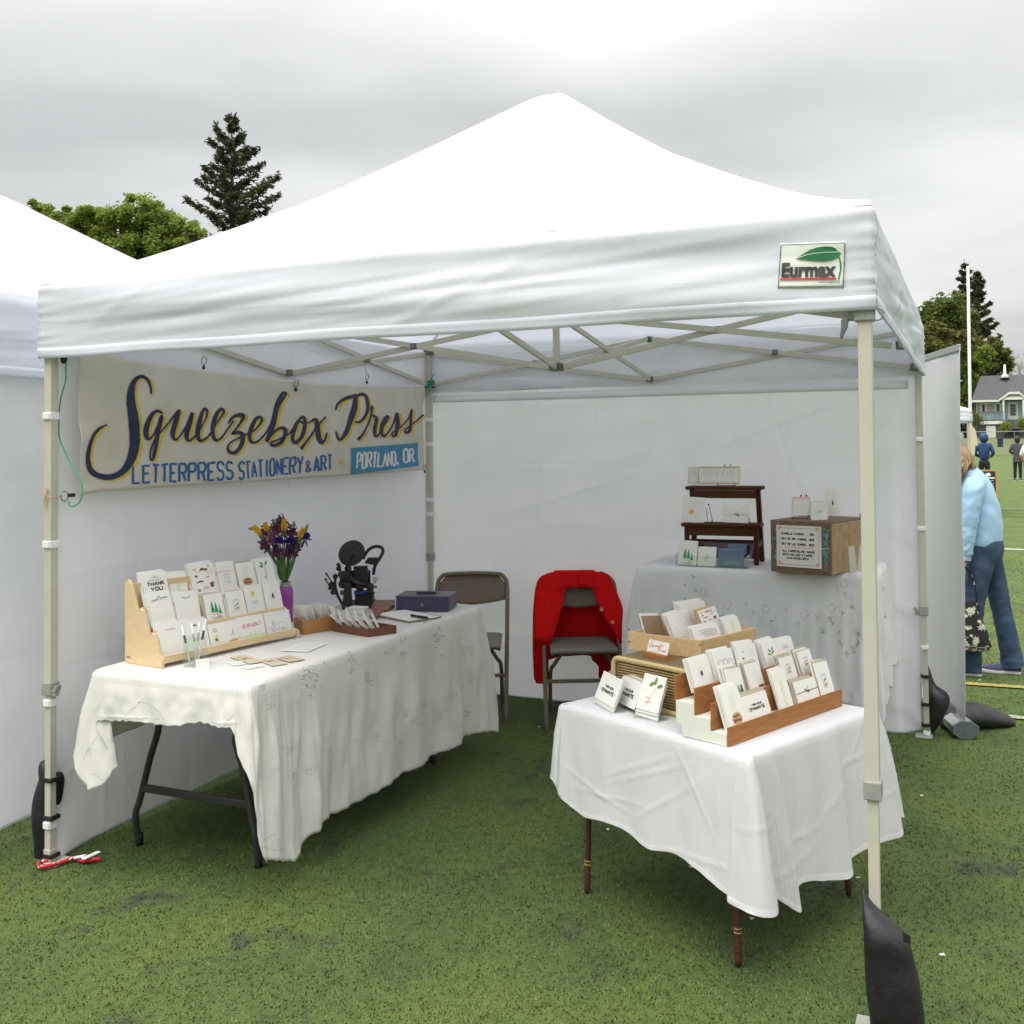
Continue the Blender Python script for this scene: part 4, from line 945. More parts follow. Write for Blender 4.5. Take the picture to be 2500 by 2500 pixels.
for a, b, r, n in ((335, 870, 6, 9), (325, 950, 8, 10), (290, 1010, 9, 10), (245, 1040, 7, 8), (180, 960, 7, 8), (90, 740, 5, 6), (35, 850, 4, 5), (115, 770, 4, 5), (200, 690, 4, 4), (290, 650, 4, 4), (170, 860, 4, 4), (550, 480, 4, 3), (560, 730, 5, 4)): p = cR(a, b); dark += cluster(p[0], p[1], r, n, rn)
mb = MB(); bc.strokes(mb, dark, 1.0); mb.build('cutwork', MT['thread'], bco, kind='stuff')

# small square card table in front on the right
FT_Z = .665
FA, FB_, FC = Vector((1.897, .455, 0)), Vector((2.597, .085, 0)), Vector((2.885, .745, 0)); FD = FA+FC-FB_
fcn = (FA+FC)/2; f1 = (FB_-FA).normalized(); f2 = (FC-FB_).normalized()
ft = thing('card_table', 'small square wooden table with round dark legs under the striped white cloth', 'table', fcn)
tm = MB(); tp = [lerp(fcn, c, .96) for c in (FA, FB_, FC, FD)]
tm.prism([(p.x, p.y) for p in tp], FT_Z-.035, FT_Z-.006).build('table_top', MT['mahogany'], ft, bevel=.003)
feet = [Vector((1.955, .507, 0)), Vector((2.546, .201, 0)), Vector((2.796, .827, 0)), Vector((2.20, 1.13, 0))]
for k, fp in enumerate(feet):
    tpp = lerp(fp, fcn, .05)+Vector((0, 0, .63))
    def at(z): return lerp(fp, tpp, z/.63)+Vector((0, 0, 0))
    prf = [(0, .0085), (.02, .0110), (.05, .0118), (.085, .0100), (.1, .0092), (.13, .0100), (.3, .0105), (.63, .0125)]
    l = MB().tube([at(z)*1 for z, r in prf], [r for z, r in prf], 12).build('leg', MT['mahogany'], ft, smooth=True)
    rg = MB()
    for z in (.10, .112): rg.tube([at(z-.0015), at(z+.0015)], .0112, 12)
    rg.build('ring', MT['p_gold'], l, smooth=True)
def ab(P0, d, t, z, out=0.):
    nn = Vector((d.y, -d.x, 0)); q = P0+d*t+nn*out; return (q.x, q.y, z)
def tp2(P0, d, t): q = P0+d*t; return (q.x, q.y)
L1 = (FB_-FA).length; L2 = (FC-FB_).length
kn = [(tp2(FA, f1, .012), ab(FA, f1, .01, .36, .03)), (tp2(FA, f1, .05), ab(FA, f1, .045, .335, .02)), (tp2(FA, f1, .13), ab(FA, f1, .13, .314, .02)), (tp2(FA, f1, .23), ab(FA, f1, .23, .330, .03)), (tp2(FA, f1, .33), ab(FA, f1, .33, .322, .02)), (tp2(FA, f1, .43), ab(FA, f1, .43, .300, .025)), (tp2(FA, f1, .52), ab(FA, f1, .53, .314, .02)), (tp2(FA, f1, .62), ab(FA, f1, .63, .300, .03)), (tp2(FA, f1, .70), ab(FA, f1, .71, .272, .03)),
      (tp2(FA, f1, .765), ab(FA, f1, .755, .262, .03)), (tp2(FA, f1, L1-.012), ab(FA, f1, .765, .245, .035)), ((FB_.x+.0, FB_.y-.002), (lerp(FB_.x, 2.69, .55), .03, .24)), (tp2(FB_, f2, .006), (2.685, .075, .235)), (tp2(FB_, f2, .02), (2.652, .165, .245)), (tp2(FB_, f2, .04), ab(FB_, f2, .15, .205, .025)), (tp2(FB_, f2, .08), ab(FB_, f2, .215, .165, .04)), (tp2(FB_, f2, .13), ab(FB_, f2, .225, .225, .015)), (tp2(FB_, f2, .22), ab(FB_, f2, .28, .235, .03)), (tp2(FB_, f2, .33), ab(FB_, f2, .37, .208, .03)), (tp2(FB_, f2, .43), ab(FB_, f2, .49, .19, .045)), (tp2(FB_, f2, .49), ab(FB_, f2, .54, .225, .02)), (tp2(FB_, f2, .57), ab(FB_, f2, .62, .24, .03)), (tp2(FB_, f2, .65), ab(FB_, f2, .73, .235, .035)), (tp2(FB_, f2, L2-.02), ab(FB_, f2, .83, .228, .045)), (tp2(FB_, f2, L2-.004), ab(FB_, f2, .86, .27, .02)),
      ((FC.x-.004, FC.y+.006), (FC.x+.085, FC.y+.16, .26))]
f3 = (FD-FC).normalized(); f4 = (FA-FD).normalized()
kn += [(tp2(FC, f3, t), ab(FC, f3, t, z, o_)) for t, z, o_ in ((.03, .27, .10), (.1, .34, .02), (.3, .36, .02), (.5, .35, .02), (.7, .36, .02))]
kn += [((FD.x, FD.y), (FD.x-.02, FD.y+.08, .28))]
kn += [(tp2(FD, f4, t), ab(FD, f4, t, z, o_)) for t, z, o_ in ((.05, .33, .05), (.2, .37, .02), (.4, .36, .025), (.58, .37, .02), (L2-.05, .38, .03))]
kn += [(tp2(FA, f1, -.001), (FA.x-.055, FA.y+.02, .395)), (tp2(FA, f1, .004), (FA.x-.02, FA.y-.035, .40))]
fc = Cloth(kn, FT_Z, 12, 46, .016, 4.1, 0., crk=.10)
# finely striped white cotton
m = mat('stripe', (.69, .695, .71), .85, .02, 8., .0006, 420., transl=.10, spec=.2)
t_ = m.node_tree; b_ = t_.nodes['Principled BSDF']; rp_ = b_.inputs['Base Color'].links[0].from_socket
dt = t_.nodes.new('ShaderNodeAttribute'); dt.attribute_name = 'stripe'
sn = t_.nodes.new('ShaderNodeMath'); sn.operation = 'SINE'; ml = t_.nodes.new('ShaderNodeMath'); ml.operation = 'MULTIPLY'; ml.inputs[1].default_value = 2*math.pi/.0095; t_.links.new(dt.outputs['Fac'], ml.inputs[0]); t_.links.new(ml.outputs[0], sn.inputs[0])
mr = t_.nodes.new('ShaderNodeMapRange'); mr.inputs[1].default_value = -.2; mr.inputs[2].default_value = .5; t_.links.new(sn.outputs[0], mr.inputs[0])
mx_ = t_.nodes.new('ShaderNodeMix'); mx_.data_type = 'RGBA'; t_.links.new(mr.outputs[0], mx_.inputs[0]); t_.links.new(rp_, mx_.inputs[6]); mx_.inputs[7].default_value = (.655, .66, .675, 1); t_.links.new(mx_.outputs[2], b_.inputs['Base Color'])
fco = fc.mb.build('tablecloth', m, smooth=True, solid=.0012, label='white finely striped cloth with a long folded corner on the small front table', cat='tablecloth')
at_ = fco.data.attributes.new('stripe', 'FLOAT', 'POINT'); at_.data.foreach_set('value', [t.dot(f2)+n.dot(f2)*d for t, n, d in fc.st]+[Vector(v).dot(f2) for v in fc.mb.v[len(fc.st):]])
# stitched hem band along the lower edge
n_ = fc.skirt_n; hb = MB(); rows = 46
hb.add([Vector(fc.mb.v[j*n_+i])*1.0+(Vector(fc.mb.v[j*n_+i])-Vector((fcn.x, fcn.y, fc.mb.v[j*n_+i][2]))).normalized()*.0025 for j in (rows-2, rows-1, rows) for i in range(n_)], [(j*n_+i, j*n_+(i+1) % n_, (j+1)*n_+(i+1) % n_, (j+1)*n_+i) for j in range(2) for i in range(n_)])
hb.build('hem', MT['linen2'], fco, smooth=True)

# ------------------------------------------------------------------ folding chairs
def make_chair(loc, rz, label):
    t = thing('folding_chair', label, 'chair', loc, rz, 'brown metal folding chairs')
    for s in (-1, 1):
        MB().tube(cat([(s*.215, 0, 0), (s*.215, .20, .36), (s*.215, .29, .53), (s*.213, .40, .70)], 5)+[Vector((s*.21, .41, .715))], .0125, 8).build('front_leg', MT['chair'], t, world=False, smooth=True)
        l = MB().tube(cat([(s*.175, .40, .01), (s*.178, .33, .12), (s*.18, .20, .28), (s*.16, .15, .33), (s*.12, .09, .405)], 5), .0115, 8).build('rear_leg', MT['chair'], t, world=False, smooth=True)
    bow = MB(); pts = [(-.21, .40, .70), (-.208, .415, .735), (-.19, .425, .765), (-.155, .43, .782), (0, .435, .788), (.155, .43, .782), (.19, .425, .765), (.208, .415, .735), (.21, .40, .70)]
    bow.tube(cat(pts, 5), .0125, 8).build('back_frame', MT['chair'], t, world=False, smooth=True)
    def bk(u, v):
        x = lerp(-.203, .203, u); w = abs(2*u-1); zt = .778-.05*sst(.72, 1, w)*w; zb = .615+.02*w*w-.012*(1-w); z = lerp(zb, zt, v)
        return Vector((x, .385+(z-.615)*.28-.018*(1-w*w)*0+.02*(1-w*w), z))
    b_ = MB().grid(bk, 24, 10).build('backrest', MT['chair'], t, world=False, smooth=True, solid=.008)
    rb = MB()
    for s in (-1, 1): rb.ball((s*.195, .395, .665), (.006, .006, .006), 8, 6)
    rb.build('rivet', MT['wire'], b_, world=False)
    def st(u, v):
        x = lerp(-.19, .19, u); y = lerp(.03, .40, v); w = abs(2*u-1); x *= 1-.05*v
        z = .435-.012*math.sin(v*3.14)*(1-w*w)-.010*sst(.86, 1, w)-.012*(1-sst(0, .08, v)); return Vector((x, y, z))
    MB().grid(st, 20, 16).build('seat', MT['chair_seat'], t, world=False, smooth=True, solid=.022)
    MB().bar((-.212, .135, .235), (.212, .135, .235), .008, .022, (0, 0, 1)).build('stretcher', MT['chair'], t, world=False, bevel=.003)
    MB().tube([(-.176, .36, .06), (0, .36, .06), (.176, .36, .06)], .009, 8).build('stretcher', MT['chair'], t, world=False, smooth=True)
    return t
make_chair((.575, 2.325, 0), R(22), 'brown metal folding chair half hidden behind the lace-covered table')
CH2 = ((1.243, 2.435, 0), R(25))
make_chair(CH2[0], CH2[1], 'brown metal folding chair with a red cardigan over its back')
# red cardigan draped over the second chair (chair coordinates: x right, y back, z up)
CM = Matrix.Translation(Vector(CH2[0])) @ Matrix.Rotation(CH2[1], 4, 'Z')
k_ = .00082
def cx2(a): return (a-1333)*k_
def cz2(b): return .808-(b-145)*k_
cg = thing('cardigan', 'red knitted cardigan draped over the back of the folding chair', 'cardigan', CH2[0], CH2[1])
mb = MB()
def ybk(z): return .455+.0*z+.02*(.8-z)
OUT_L = [(145, 1130), (165, 1075), (200, 1045), (260, 1028), (330, 1018), (400, 1010), (500, 1006), (600, 1004), (700, 1004), (800, 1008), (880, 1014)]
OUT_R = [(145, 1480), (165, 1530), (200, 1552), (260, 1572), (330, 1600), (400, 1624), (480, 1612), (560, 1606), (640, 1603), (740, 1602), (830, 1598), (880, 1560), (920, 1526)]
def oL(b): return cx2(interp(OUT_L, b))
def oR(b): return cx2(interp(OUT_R, b))
def back(u, v):                                          # sheet hanging behind the chair
    hem = lerp(800, 790, u)+(-45*math.sin(u*math.pi) if u < .72 else 0)+(130*sst(.72, .93, u)-60*sst(.93, 1, u) if u > .72 else 0)
    b = lerp(146, hem, v); x = lerp(oL(b)+.01, oR(b)-.005, u); z = cz2(b)
    return Vector((x, ybk(z)+.014*nz(x*16, z*3, 2)*sst(0, .4, v)+.012*math.sin(x*42)*sst(.2, .9, v), z))
mb.grid(back, 40, 40)
def capf(u, v):                                          # over the top rail, back to front
    x = lerp(cx2(1128), cx2(1482), u); w = math.pi*v; e = sst(0, .12, min(u, 1-u)); return Vector((x, .430+.032*math.cos(w), .795+.020*math.sin(w)*e-.014*(1-e)))
mb.grid(capf, 30, 10)
def inner_l(b): return cx2(interp([(145, 1333), (238, 1333), (243, 1240), (262, 1215), (345, 1203), (450, 1165), (560, 1125), (640, 1102), (760, 1100), (900, 1098)], b))
def inner_r(b): return cx2(interp([(145, 1333), (238, 1333), (243, 1425), (262, 1445), (335, 1462), (460, 1522), (590, 1606), (620, 1610)], b))
def yfr(x, z): return .392-.06*(.80-z)*0+(-.035 if z < .62 else -.02)*1.0-.09*sst(.75, .45, z)*0
def yup(z): return interp([(.30, .25), (.40, .25), (.46, .215), (.53, .245), (.70, .36), (.80, .395)], z)
def leftf(u, v):
    b = lerp(150, 885, v); x0, x1 = oL(b), max(oL(b)+.02, inner_l(b)); x = lerp(x0, x1, u); z = cz2(b)
    y = yup(z)-.012*math.sin(u*math.pi)+.008*nz(x*20, z*7, 6)
    return Vector((x, y, z))
mb.grid(leftf, 18, 44)
def rightf(u, v):
    b = lerp(150, 615, v); x1 = oR(b); x0 = min(x1-.004, inner_r(b)); x = lerp(x0, x1, u); z = cz2(b)
    y = yup(z)-.012*math.sin(u*math.pi)+.008*nz(x*20, z*7, 9); return Vector((x, y, z))
mb.grid(rightf, 18, 34)
for side in (0, 1):                                      # close the sides between front and back sheets
    def sd2(u, v):
        b = lerp(150, 880 if side == 0 else 830, v); p = leftf(0, (b-150)/735) if side == 0 else (rightf(1, (b-150)/465) if b < 615 else Vector((oR(b), .36, cz2(b))))
        q = back(0 if side == 0 else 1, min(1, max(0, (b-146)/645))); q.z = p.z
        w = math.sin(u*math.pi)*.012*(-1 if side == 0 else 1); r_ = lerp(p, q, u); r_.x += w; return r_
    mb.grid(sd2, 6, 40)
# left sleeve: a tube that hangs along the left side
mb.tube(cat([(cx2(1060), .36, cz2(300)), (cx2(1048), .33, cz2(420)), (cx2(1050), .31, cz2(560)), (cx2(1050), .31, cz2(700)), (cx2(1056), .31, cz2(800)), (cx2(1054), .31, cz2(882))], 6), [.04, .042, .043, .045, .045, .043, .042, .042, .042, .042, .04, .04, .04, .04, .04, .04, .04, .038, .038, .037, .037, .037, .036, .036, .036, .036, .034, .033, .033, .033, .033][:31], 14, flat=.6)
cgb = mb.build('knit_body', MT['red'], cg, world=False, smooth=True, solid=.006)
for a, b in ((1478, 386), (1550, 466)):
    MB().lathe([(.0105, 0), (.0115, .003), (.009, .005), (.006, .0035)], 14, Matrix.Translation((cx2(a), yup(cz2(b))-.022, cz2(b))) @ Matrix.Rotation(R(90), 4, 'X')).build('button', MT['p_gold'], cg, world=False, smooth=True)
rb = MB().tube(cat([(inner_l(b)*1.0, leftf(1, (b-150)/735).y-.004, cz2(b)) for b in (250, 300, 345, 450, 560, 640)], 4), .008, 8).tube(cat([(inner_r(b), rightf(0, (b-150)/465).y-.004, cz2(b)) for b in (250, 300, 335, 460, 560, 605)], 4), .008, 8)
rb.tube(cat([(cx2(a), .372, cz2(b)) for a, b in ((1215, 262), (1235, 246), (1290, 240), (1370, 240), (1425, 246), (1445, 264))], 5), .008, 8)
rb.build('ribbed_band', MT['red'], cg, world=False, smooth=True)
# ------------------------------------------------------------------ greeting cards
def card_frame(quad, O, e, l):
    """four image corners (TL,TR,BR,BL) -> frame with origin at the lower middle of the card, width, height"""
    n = Vector(e).cross(Vector(l)).normalized(); q = [pP(p, Vector(O), n) for p in quad]
    w = ((q[1]-q[0]).length+(q[2]-q[3]).length)/2; h = ((q[0]-q[3]).length+(q[1]-q[2]).length)/2
    ee = (q[1]-q[0])+(q[2]-q[3]); ll = (q[0]-q[3])+(q[1]-q[2]); ee.normalize(); nn = ee.cross(ll).normalized(); ll = nn.cross(ee)
    return frame((q[2]+q[3])/2, ee, ll), w, h
PRINTS = {}
def pr(name):
    def d(f): PRINTS[name] = f; return f
    return d
class Pen:
    def __init__(s, M, w, h, off): s.fn = flat_fn(M); s.w, s.h, s.off = w, h, off; s.b = {}
    def mb(s, m): return s.b.setdefault(m, MB())
    def pt(s, p): return ((p[0]-.5)*s.w, p[1]*s.h)
    def line(s, m, pts, t, smooth=False):
        q = [s.pt(p) for p in pts]
        if smooth: q = [tuple(v)[:2] for v in cat([(a, b, 0) for a, b in q], 4)]
        ribbon(s.mb(m), s.fn, q, t*s.w, s.off)
    def fill(s, m, pts): blob(s.mb(m), s.fn, [s.pt(p) for p in pts], s.off)
    def text(s, m, txt, x0, y0, x1, h, t, dy=0., seed=1): put_text(s.mb(m), s.fn, txt, (x0-.5)*s.w, y0*s.h, (x1-.5)*s.w, h*s.h, t*s.w, dy*s.h, seed, s.off)
    def font(s, m, txt, x0, y0, x1, y1, bold=0.): put_font(s.mb(m), s.fn, txt, (x0-.5)*s.w, y0*s.h, (x1-.5)*s.w, y1*s.h, bold, s.off)
    def done(s, parent):
        for m, b in s.b.items():
            if b.v: b.build('print', MT[m], parent)
def sq(x0, y0, x1, y1): return [(x0, y0), (x1, y0), (x1, y1), (x0, y1)]
def scrib(p, m, x0, x1, y, amp, t, n=14, seed=1):
    r = random.Random(seed); p.line(m, [(lerp(x0, x1, i/n), y+amp*(r.random()-.5)*2) for i in range(n+1)], t, True)
@pr('thankyou')
def _(p):
    p.text('ink', 'THANK', .16, .42, .86, .15, .036); p.text('ink', 'YOU', .28, .18, .74, .15, .036)
    for s in (-1, 1): p.line('ink_grey', [(.5, .62), (.5+s*.14, .66), (.5+s*.16, .76), (.5+s*.06, .78), (.5+s*.03, .70), (.5+s*.2, .63), (.5+s*.28, .68)], .015, True)
    p.line('ink_grey', [(.5, .76), (.47, .82), (.5, .88), (.53, .82), (.5, .76)], .015, True)
@pr('sprig_lime')
def _(p):
    for i in range(9):
        y = .12+i*.075; p.fill('p_lime', ell(.5+.05*(-1)**i, y, .055, .04, 8, .6*(-1)**i))
@pr('mushrooms')
def _(p):
    p.fill('p_brown', [(.34, .72), (.40, .82), (.48, .86), (.58, .82), (.72, .80), (.70, .74), (.58, .75), (.45, .77)]); p.fill('p_pink', ell(.16, .82, .08, .045, 9, .3))
    p.fill('p_brown', ell(.18, .60, .06, .045, 9)); p.fill('p_brown', [(.10, .36), (.22, .42), (.30, .45), (.44, .41), (.42, .37), (.28, .385)]); p.fill('p_gold', ell(.66, .52, .07, .03, 8)); p.fill('ink', ell(.78, .88, .02, .05, 6))
    p.line('ink_grey', [(.86, .82), (.87, .55)], .02); p.line('ink_grey', ell(.72, .64, .07, .05, 10), .012)
    for i in range(5): p.line('p_brown', [(.74+.02*i, .16), (.70+.035*i, .26), (.72+.04*i, .33)], .03)
    p.fill('p_pink', ell(.5, .18, .12, .05, 9)); p.line('p_brown', [(.15, .05), (.18, .14), (.12, .18)], .03); p.line('p_brown', [(.2, .05), (.22, .15)], .03)
@pr('lilac')
def _(p):
    for i in range(4): scrib(p, 'p_lilac', .32, .66, .66-i*.13, .04, .035, 9, i)
    p.line('p_lilac', [(.5, .10), (.48, .20)], .03); p.line('p_lilac', [(.38, .78), (.42, .86)], .02); p.line('p_lilac', [(.55, .76), (.6, .84)], .02)
@pr('birthday')
def _(p):
    p.fill('p_gold', [(.5+.27*math.cos(a)*(1+.05*math.sin(12*a)), .17+.17*math.sin(a)*(1+.05*math.sin(12*a))) for a in np.linspace(0, 6.1, 36)])
    o = p.off; p.off += .0006; p.text('p_brown', 'HAPPY', .33, .20, .66, .07, .022, seed=3); p.text('p_brown', 'BIRTHDAY', .28, .09, .72, .07, .022, seed=4); p.off = o
    for i in range(5): p.line('ink_pale', [(.35+.07*i, .42), (.38+.06*i, .80)], .01)
@pr('beet')
def _(p):
    p.line('p_leaf', [(.5, .25), (.52, .5), (.5, .72)], .022, True)
    for a, b, c, d in ((.38, .84, .10, .7), (.62, .84, .10, -.7), (.34, .72, .07, .2)): p.fill('p_leaf', ell(a, b, .11, .05, 9, -d if a < .5 else .8))
    p.fill('ink_grey', ell(.44, .24, .05, .04, 8)); p.line('ink_grey', [(.44, .24), (.56, .14), (.5, .06)], .02); p.line('ink_grey', [(.36, .2), (.5, .27)], .02)
@pr('sprout')
def _(p):
    p.line('p_pink', [(.42, .12), (.48, .36), (.62, .58), (.58, .70)], .018, True)
    for a, b, r in ((.44, .74, .5), (.58, .84, 1.6), (.80, .72, .3)): p.fill('p_leaf', ell(a, b, .12, .055, 9, r))
    for a, b in ((.36, .36), (.48, .33), (.40, .22), (.52, .24)): p.fill('p_pink', ell(a, b, .045, .03, 7))
    p.line('p_pink', [(.32, .16), (.46, .28), (.56, .18)], .014)
@pr('horizon')
def _(p): p.line('ink', [(.15, .80), (.4, .83), (.46, .88), (.5, .94), (.53, .86), (.85, .86)], .02); p.line('ink_grey', [(.2, .78), (.8, .83)], .012)
@pr('wreath')
def _(p):
    for i in range(11): t = i/10; p.fill('p_leaf', ell(.32+.36*t, .86-.05*math.sin(t*3.1), .025, .016, 6, t*3))
@pr('trees')
def _(p):
    for x, y, s in ((.36, .30, 1), (.55, .28, .95), (.74, .22, .8)):
        for k in range(4): p.fill('p_green', [(x-.13*s+.025*k, y+.09*k*s), (x+.13*s-.025*k, y+.09*k*s), (x+.02, y+.16*s+.09*k*s)])
        p.line('p_brown', [(x, y-.12), (x, y)], .018)
    p.fill('p_pink', [(.52, .08), (.74, .08), (.62, .20)]); p.line('ink_grey', [(.2, .10), (.9, .08)], .02); p.line('ink_grey', [(.3, .04), (.8, .05)], .03)
@pr('stamp')
def _(p):
    p.line('ink', sq(.36, .24, .64, .64)+[(.36, .24)], .012); r = random.Random(4)
    for i in range(9): p.fill('ink', ell(.42+.16*r.random(), .28+.24*r.random(), .035, .025, 6, r.random()*3))
    scrib(p, 'ink', .40, .60, .59, .015, .01, 8, 3)
@pr('tulip')
def _(p):
    p.fill('p_yellow', ell(.45, .68, .10, .10, 10)); p.fill('p_yellow', [(.36, .70), (.38, .82), (.45, .76), (.52, .82), (.55, .70)])
    for i in range(7): p.line('p_sky', [(.3+.05*i, .30+.02*(i % 3)), (.36+.05*i, .44-.03*(i % 2))], .03)
    p.line('p_sky', [(.45, .12), (.46, .55)], .02)
@pr('bell')
def _(p): p.line('ink_pale', sq(.37, .34, .63, .68)+[(.37, .34)], .014); p.fill('navy', [(.44, .42), (.56, .42), (.55, .54), (.5, .60), (.45, .54)]); p.fill('navy', ell(.5, .40, .03, .02, 6))
@pr('notepad')
def _(p): scrib(p, 'p_red', .30, .72, .84, .018, .018, 16, 6); p.line('ink_pale', [(.02, .22), (.98, .22)], .008)
@pr('note_heart')
def _(p):
    for i in range(6): p.fill('ink', ell(.42+.04*(i % 4), .84-.02*(i//3)+.01*(i % 2), .022, .02, 5, i))
    p.line('ink_grey', [(.62, .42), (.78, .52)], .02)
@pr('olives')
def _(p):
    p.fill('p_lime', sq(.14, .34, .28, .60)); p.fill('p_leaf', ell(.21, .42, .05, .06, 8)); p.line('ink', ell(.21, .78, .06, .06, 9), .012)
    p.fill('p_gold', ell(.75, .25, .17, .08, 10, .25)); p.line('ink', [(.72, .48), (.80, .72), (.78, .5), (.86, .5)], .012)
    for i in range(5): p.line('ink_grey', [(.15+.09*i, .12+.03*(i % 2)), (.24+.08*i, .22)], .03)
@pr('meadow')
def _(p):
    p.fill('p_palegreen', sq(.06, .08, .94, .32)); p.text('p_red', 'DEAR', .16, .60, .46, .13, .014, .03, 3); p.text('p_red', 'DOLLY', .58, .62, .88, .13, .014, .05, 5); p.text('p_red', '&', .49, .62, .55, .09, .012, .0, 4)
    for i in range(3): p.line('p_leaf', [(.4+.2*i, .32), (.41+.2*i, .42)], .008)
@pr('table_sketch')
def _(p):
    p.line('p_sky', sq(.05, .08, .95, .92)+[(.05, .08)], .018); p.line('ink_grey', ell(.52, .40, .32, .22, 16)+[(.84, .40)], .01); p.line('ink_grey', sq(.34, .34, .52, .54)+[(.34, .34)], .012)
    p.line('ink', ell(.66, .34, .08, .05, 9), .012); p.line('p_leaf', [(.27, .55), (.25, .68), (.3, .60), (.33, .70)], .014); p.line('ink_grey', ell(.27, .42, .05, .12, 9), .01)
@pr('dynamite')
def _(p): p.text('ink', "I THINK YOU'RE", .30, .52, .72, .08, .012, .0, 2); p.text('ink', 'DYNAMITE', .22, .34, .80, .11, .022, .0, 3); p.line('ink_grey', [(.13, .36), (.16, .44)], .014); p.line('ink_grey', [(.86, .36), (.89, .44)], .014)
@pr('twine')
def _(p):
    p.line('ink', [(0., .42), (.3, .45), (.5, .46), (.75, .47), (1., .48)], .014); p.line('ink', [(.52, .46), (.46, .56), (.42, .52), (.55, .44), (.60, .42), (.56, .56), (.58, .66)], .014, True); p.line('ink', [(.5, .46), (.56, .38), (.62, .45), (.52, .48)], .014, True)
@pr('portraits')
def _(p):
    for x in (.28, .52): p.line('ink_grey', ell(x, .34, .12, .16, 12)+[(x+.12, .34)], .018); p.line('ink_grey', [(x-.12, .08), (x, .16), (x+.12, .08)], .018)
    p.line('ink_grey', [(.68, .10), (.70, .36), (.76, .50), (.84, .36), (.84, .10)], .018, True); p.line('ink_grey', sq(.86, .14, .98, .40), .014)
@pr('planets')
def _(p):
    for a, b, c, m in ((.3, .62, .05, 'ink_grey'), (.24, .25, .06, 'ink'), (.72, .70, .02, 'ink_grey'), (.8, .4, .02, 'ink_grey')): p.fill(m, ell(a, b, c, c*.8, 8))
    for i in range(3): scrib(p, 'ink_pale', .6, .84, .64-i*.1, .02, .012, 8, i)
@pr('sun')
def _(p):
    p.fill('p_orange', ell(.40, .44, .11, .085, 12))
    for a, b in ((.28, .66), (.7, .34), (.62, .24), (.2, .22), (.46, .80)): p.fill('ink_grey', ell(a, b, .025, .02, 7))
    for i in range(3): scrib(p, 'ink_pale', .64, .84, .85-i*.05, .012, .01, 8, i)
@pr('pines')
def _(p):
    for x in (.32, .58, .8):
        for k in range(4): p.fill('p_dgreen', [(x-.13+.02*k, .02+.07*k), (x+.13-.02*k, .02+.07*k), (x, .13+.07*k)])
@pr('faint')
def _(p):
    for i in range(6): p.line('ink_pale', [(.3+.08*i, .45), (.34+.06*i, .75)], .008)
    p.fill('p_brown', ell(.78, .04, .2, .05, 10, 0, .2))
@pr('leaves')
def _(p):
    for a, b, r in ((.42, .48, 2.2), (.62, .54, 1.1), (.36, .28, 2.5), (.62, .34, .8)): p.fill('p_leaf', ell(a, b, .12, .05, 9, r))
    p.line('p_leaf', [(.5, .1), (.52, .4)], .014)
@pr('violet')
def _(p):
    for i in range(9): p.line('p_lilac', [(.5, .35), (.5+.22*math.cos(i*.7), .35+.2*math.sin(i*.7))], .02)
@pr('dots')
def _(p):
    r = random.Random(2)
    for i in range(9): p.fill('ink_pale', ell(r.uniform(.12, .88), r.uniform(.2, .9), .03, .025, 7))
@pr('script')
def _(p):
    for i in range(4): scrib(p, 'ink_grey', .22+.05*i, .88, .62-i*.16, .045, .014, 22, i+3)
@pr('shield')
def _(p): p.line('ink_grey', [(.36, .36), (.36, .56), (.62, .56), (.62, .36), (.49, .26), (.36, .36)], .02); p.fill('ink_grey', ell(.49, .44, .07, .07, 8)); scrib(p, 'ink_grey', .38, .6, .63, .02, .014, 8, 2)
@pr('pinkleaf')
def _(p):
    for i in range(6): p.line('p_red', [(.04, .1+.15*i), (.14, .16+.15*i)], .03); p.line('p_red', [(.1+.15*i, .96), (.18+.15*i, .9)], .02)
    scrib(p, 'ink_pale', .3, .85, .5, .05, .012, 16, 4)
@pr('bird')
def _(p): scrib(p, 'ink_grey', .2, .8, .45, .12, .012, 18, 2); p.fill('ink_pale', ell(.5, .45, .2, .09, 10, .4)); p.line('ink_grey', sq(.74, .74, .9, .92), .012)
@pr('key')
def _(p): p.fill('ink', ell(.48, .5, .07, .09, 8)); p.line('ink', [(.48, .5), (.48, .66)], .03)
@pr('plain')
def _(p): pass
CARD_N = [0]
def put_card(quad, O, e, l, art, label, behind=3, m='card', extra=.0, group=None, gap=.0032, env='card2', th=.0018, spread=(.006, .006), name='greeting_card', backlabel=None, lift=0.):
    """a printed card with further cards standing behind it"""
    M, w, h = card_frame(quad, O, e, l); CARD_N[0] += 1; sd = CARD_N[0]; r = random.Random(sd*7)
    M = M @ Matrix.Translation((0, lift, 0))
    mb = MB().box((0, (h-extra)/2, -th/2), (w, h+extra, th), M)
    base = M @ Vector((0, -extra, 0)); o = mb.build(name, MT[m], base=base, label=label, cat='card' if name == 'greeting_card' else name.replace('_', ' '), group=group)
    pn = Pen(M, w, h, .0009); PRINTS[art](pn); pn.done(o)
    if behind:
        lab = backlabel or 'plain card behind the '+label
        lab = ' '.join(lab.split()[:16])
        for k in range(1, behind+1):
            dx, dy = r.uniform(-1, 1)*spread[0]-.002*k, spread[1]*k*.45+r.uniform(-.3, 1)*spread[1]
            D = Matrix.Translation((dx, dy, -gap*k)) @ Matrix.Rotation(r.uniform(-.012, .012), 4, 'Z')
            MB().box((0, (h-extra)/2, -th/2), (w, h+extra, th), M @ D).build(name, MT[env if k % 2 else m], base=M @ D @ Vector((0, -extra, 0)), label=lab, cat='card' if name == 'greeting_card' else name.replace('_', ' '), group='cards stacked behind: '+label[:40])
    return M, w, h, o

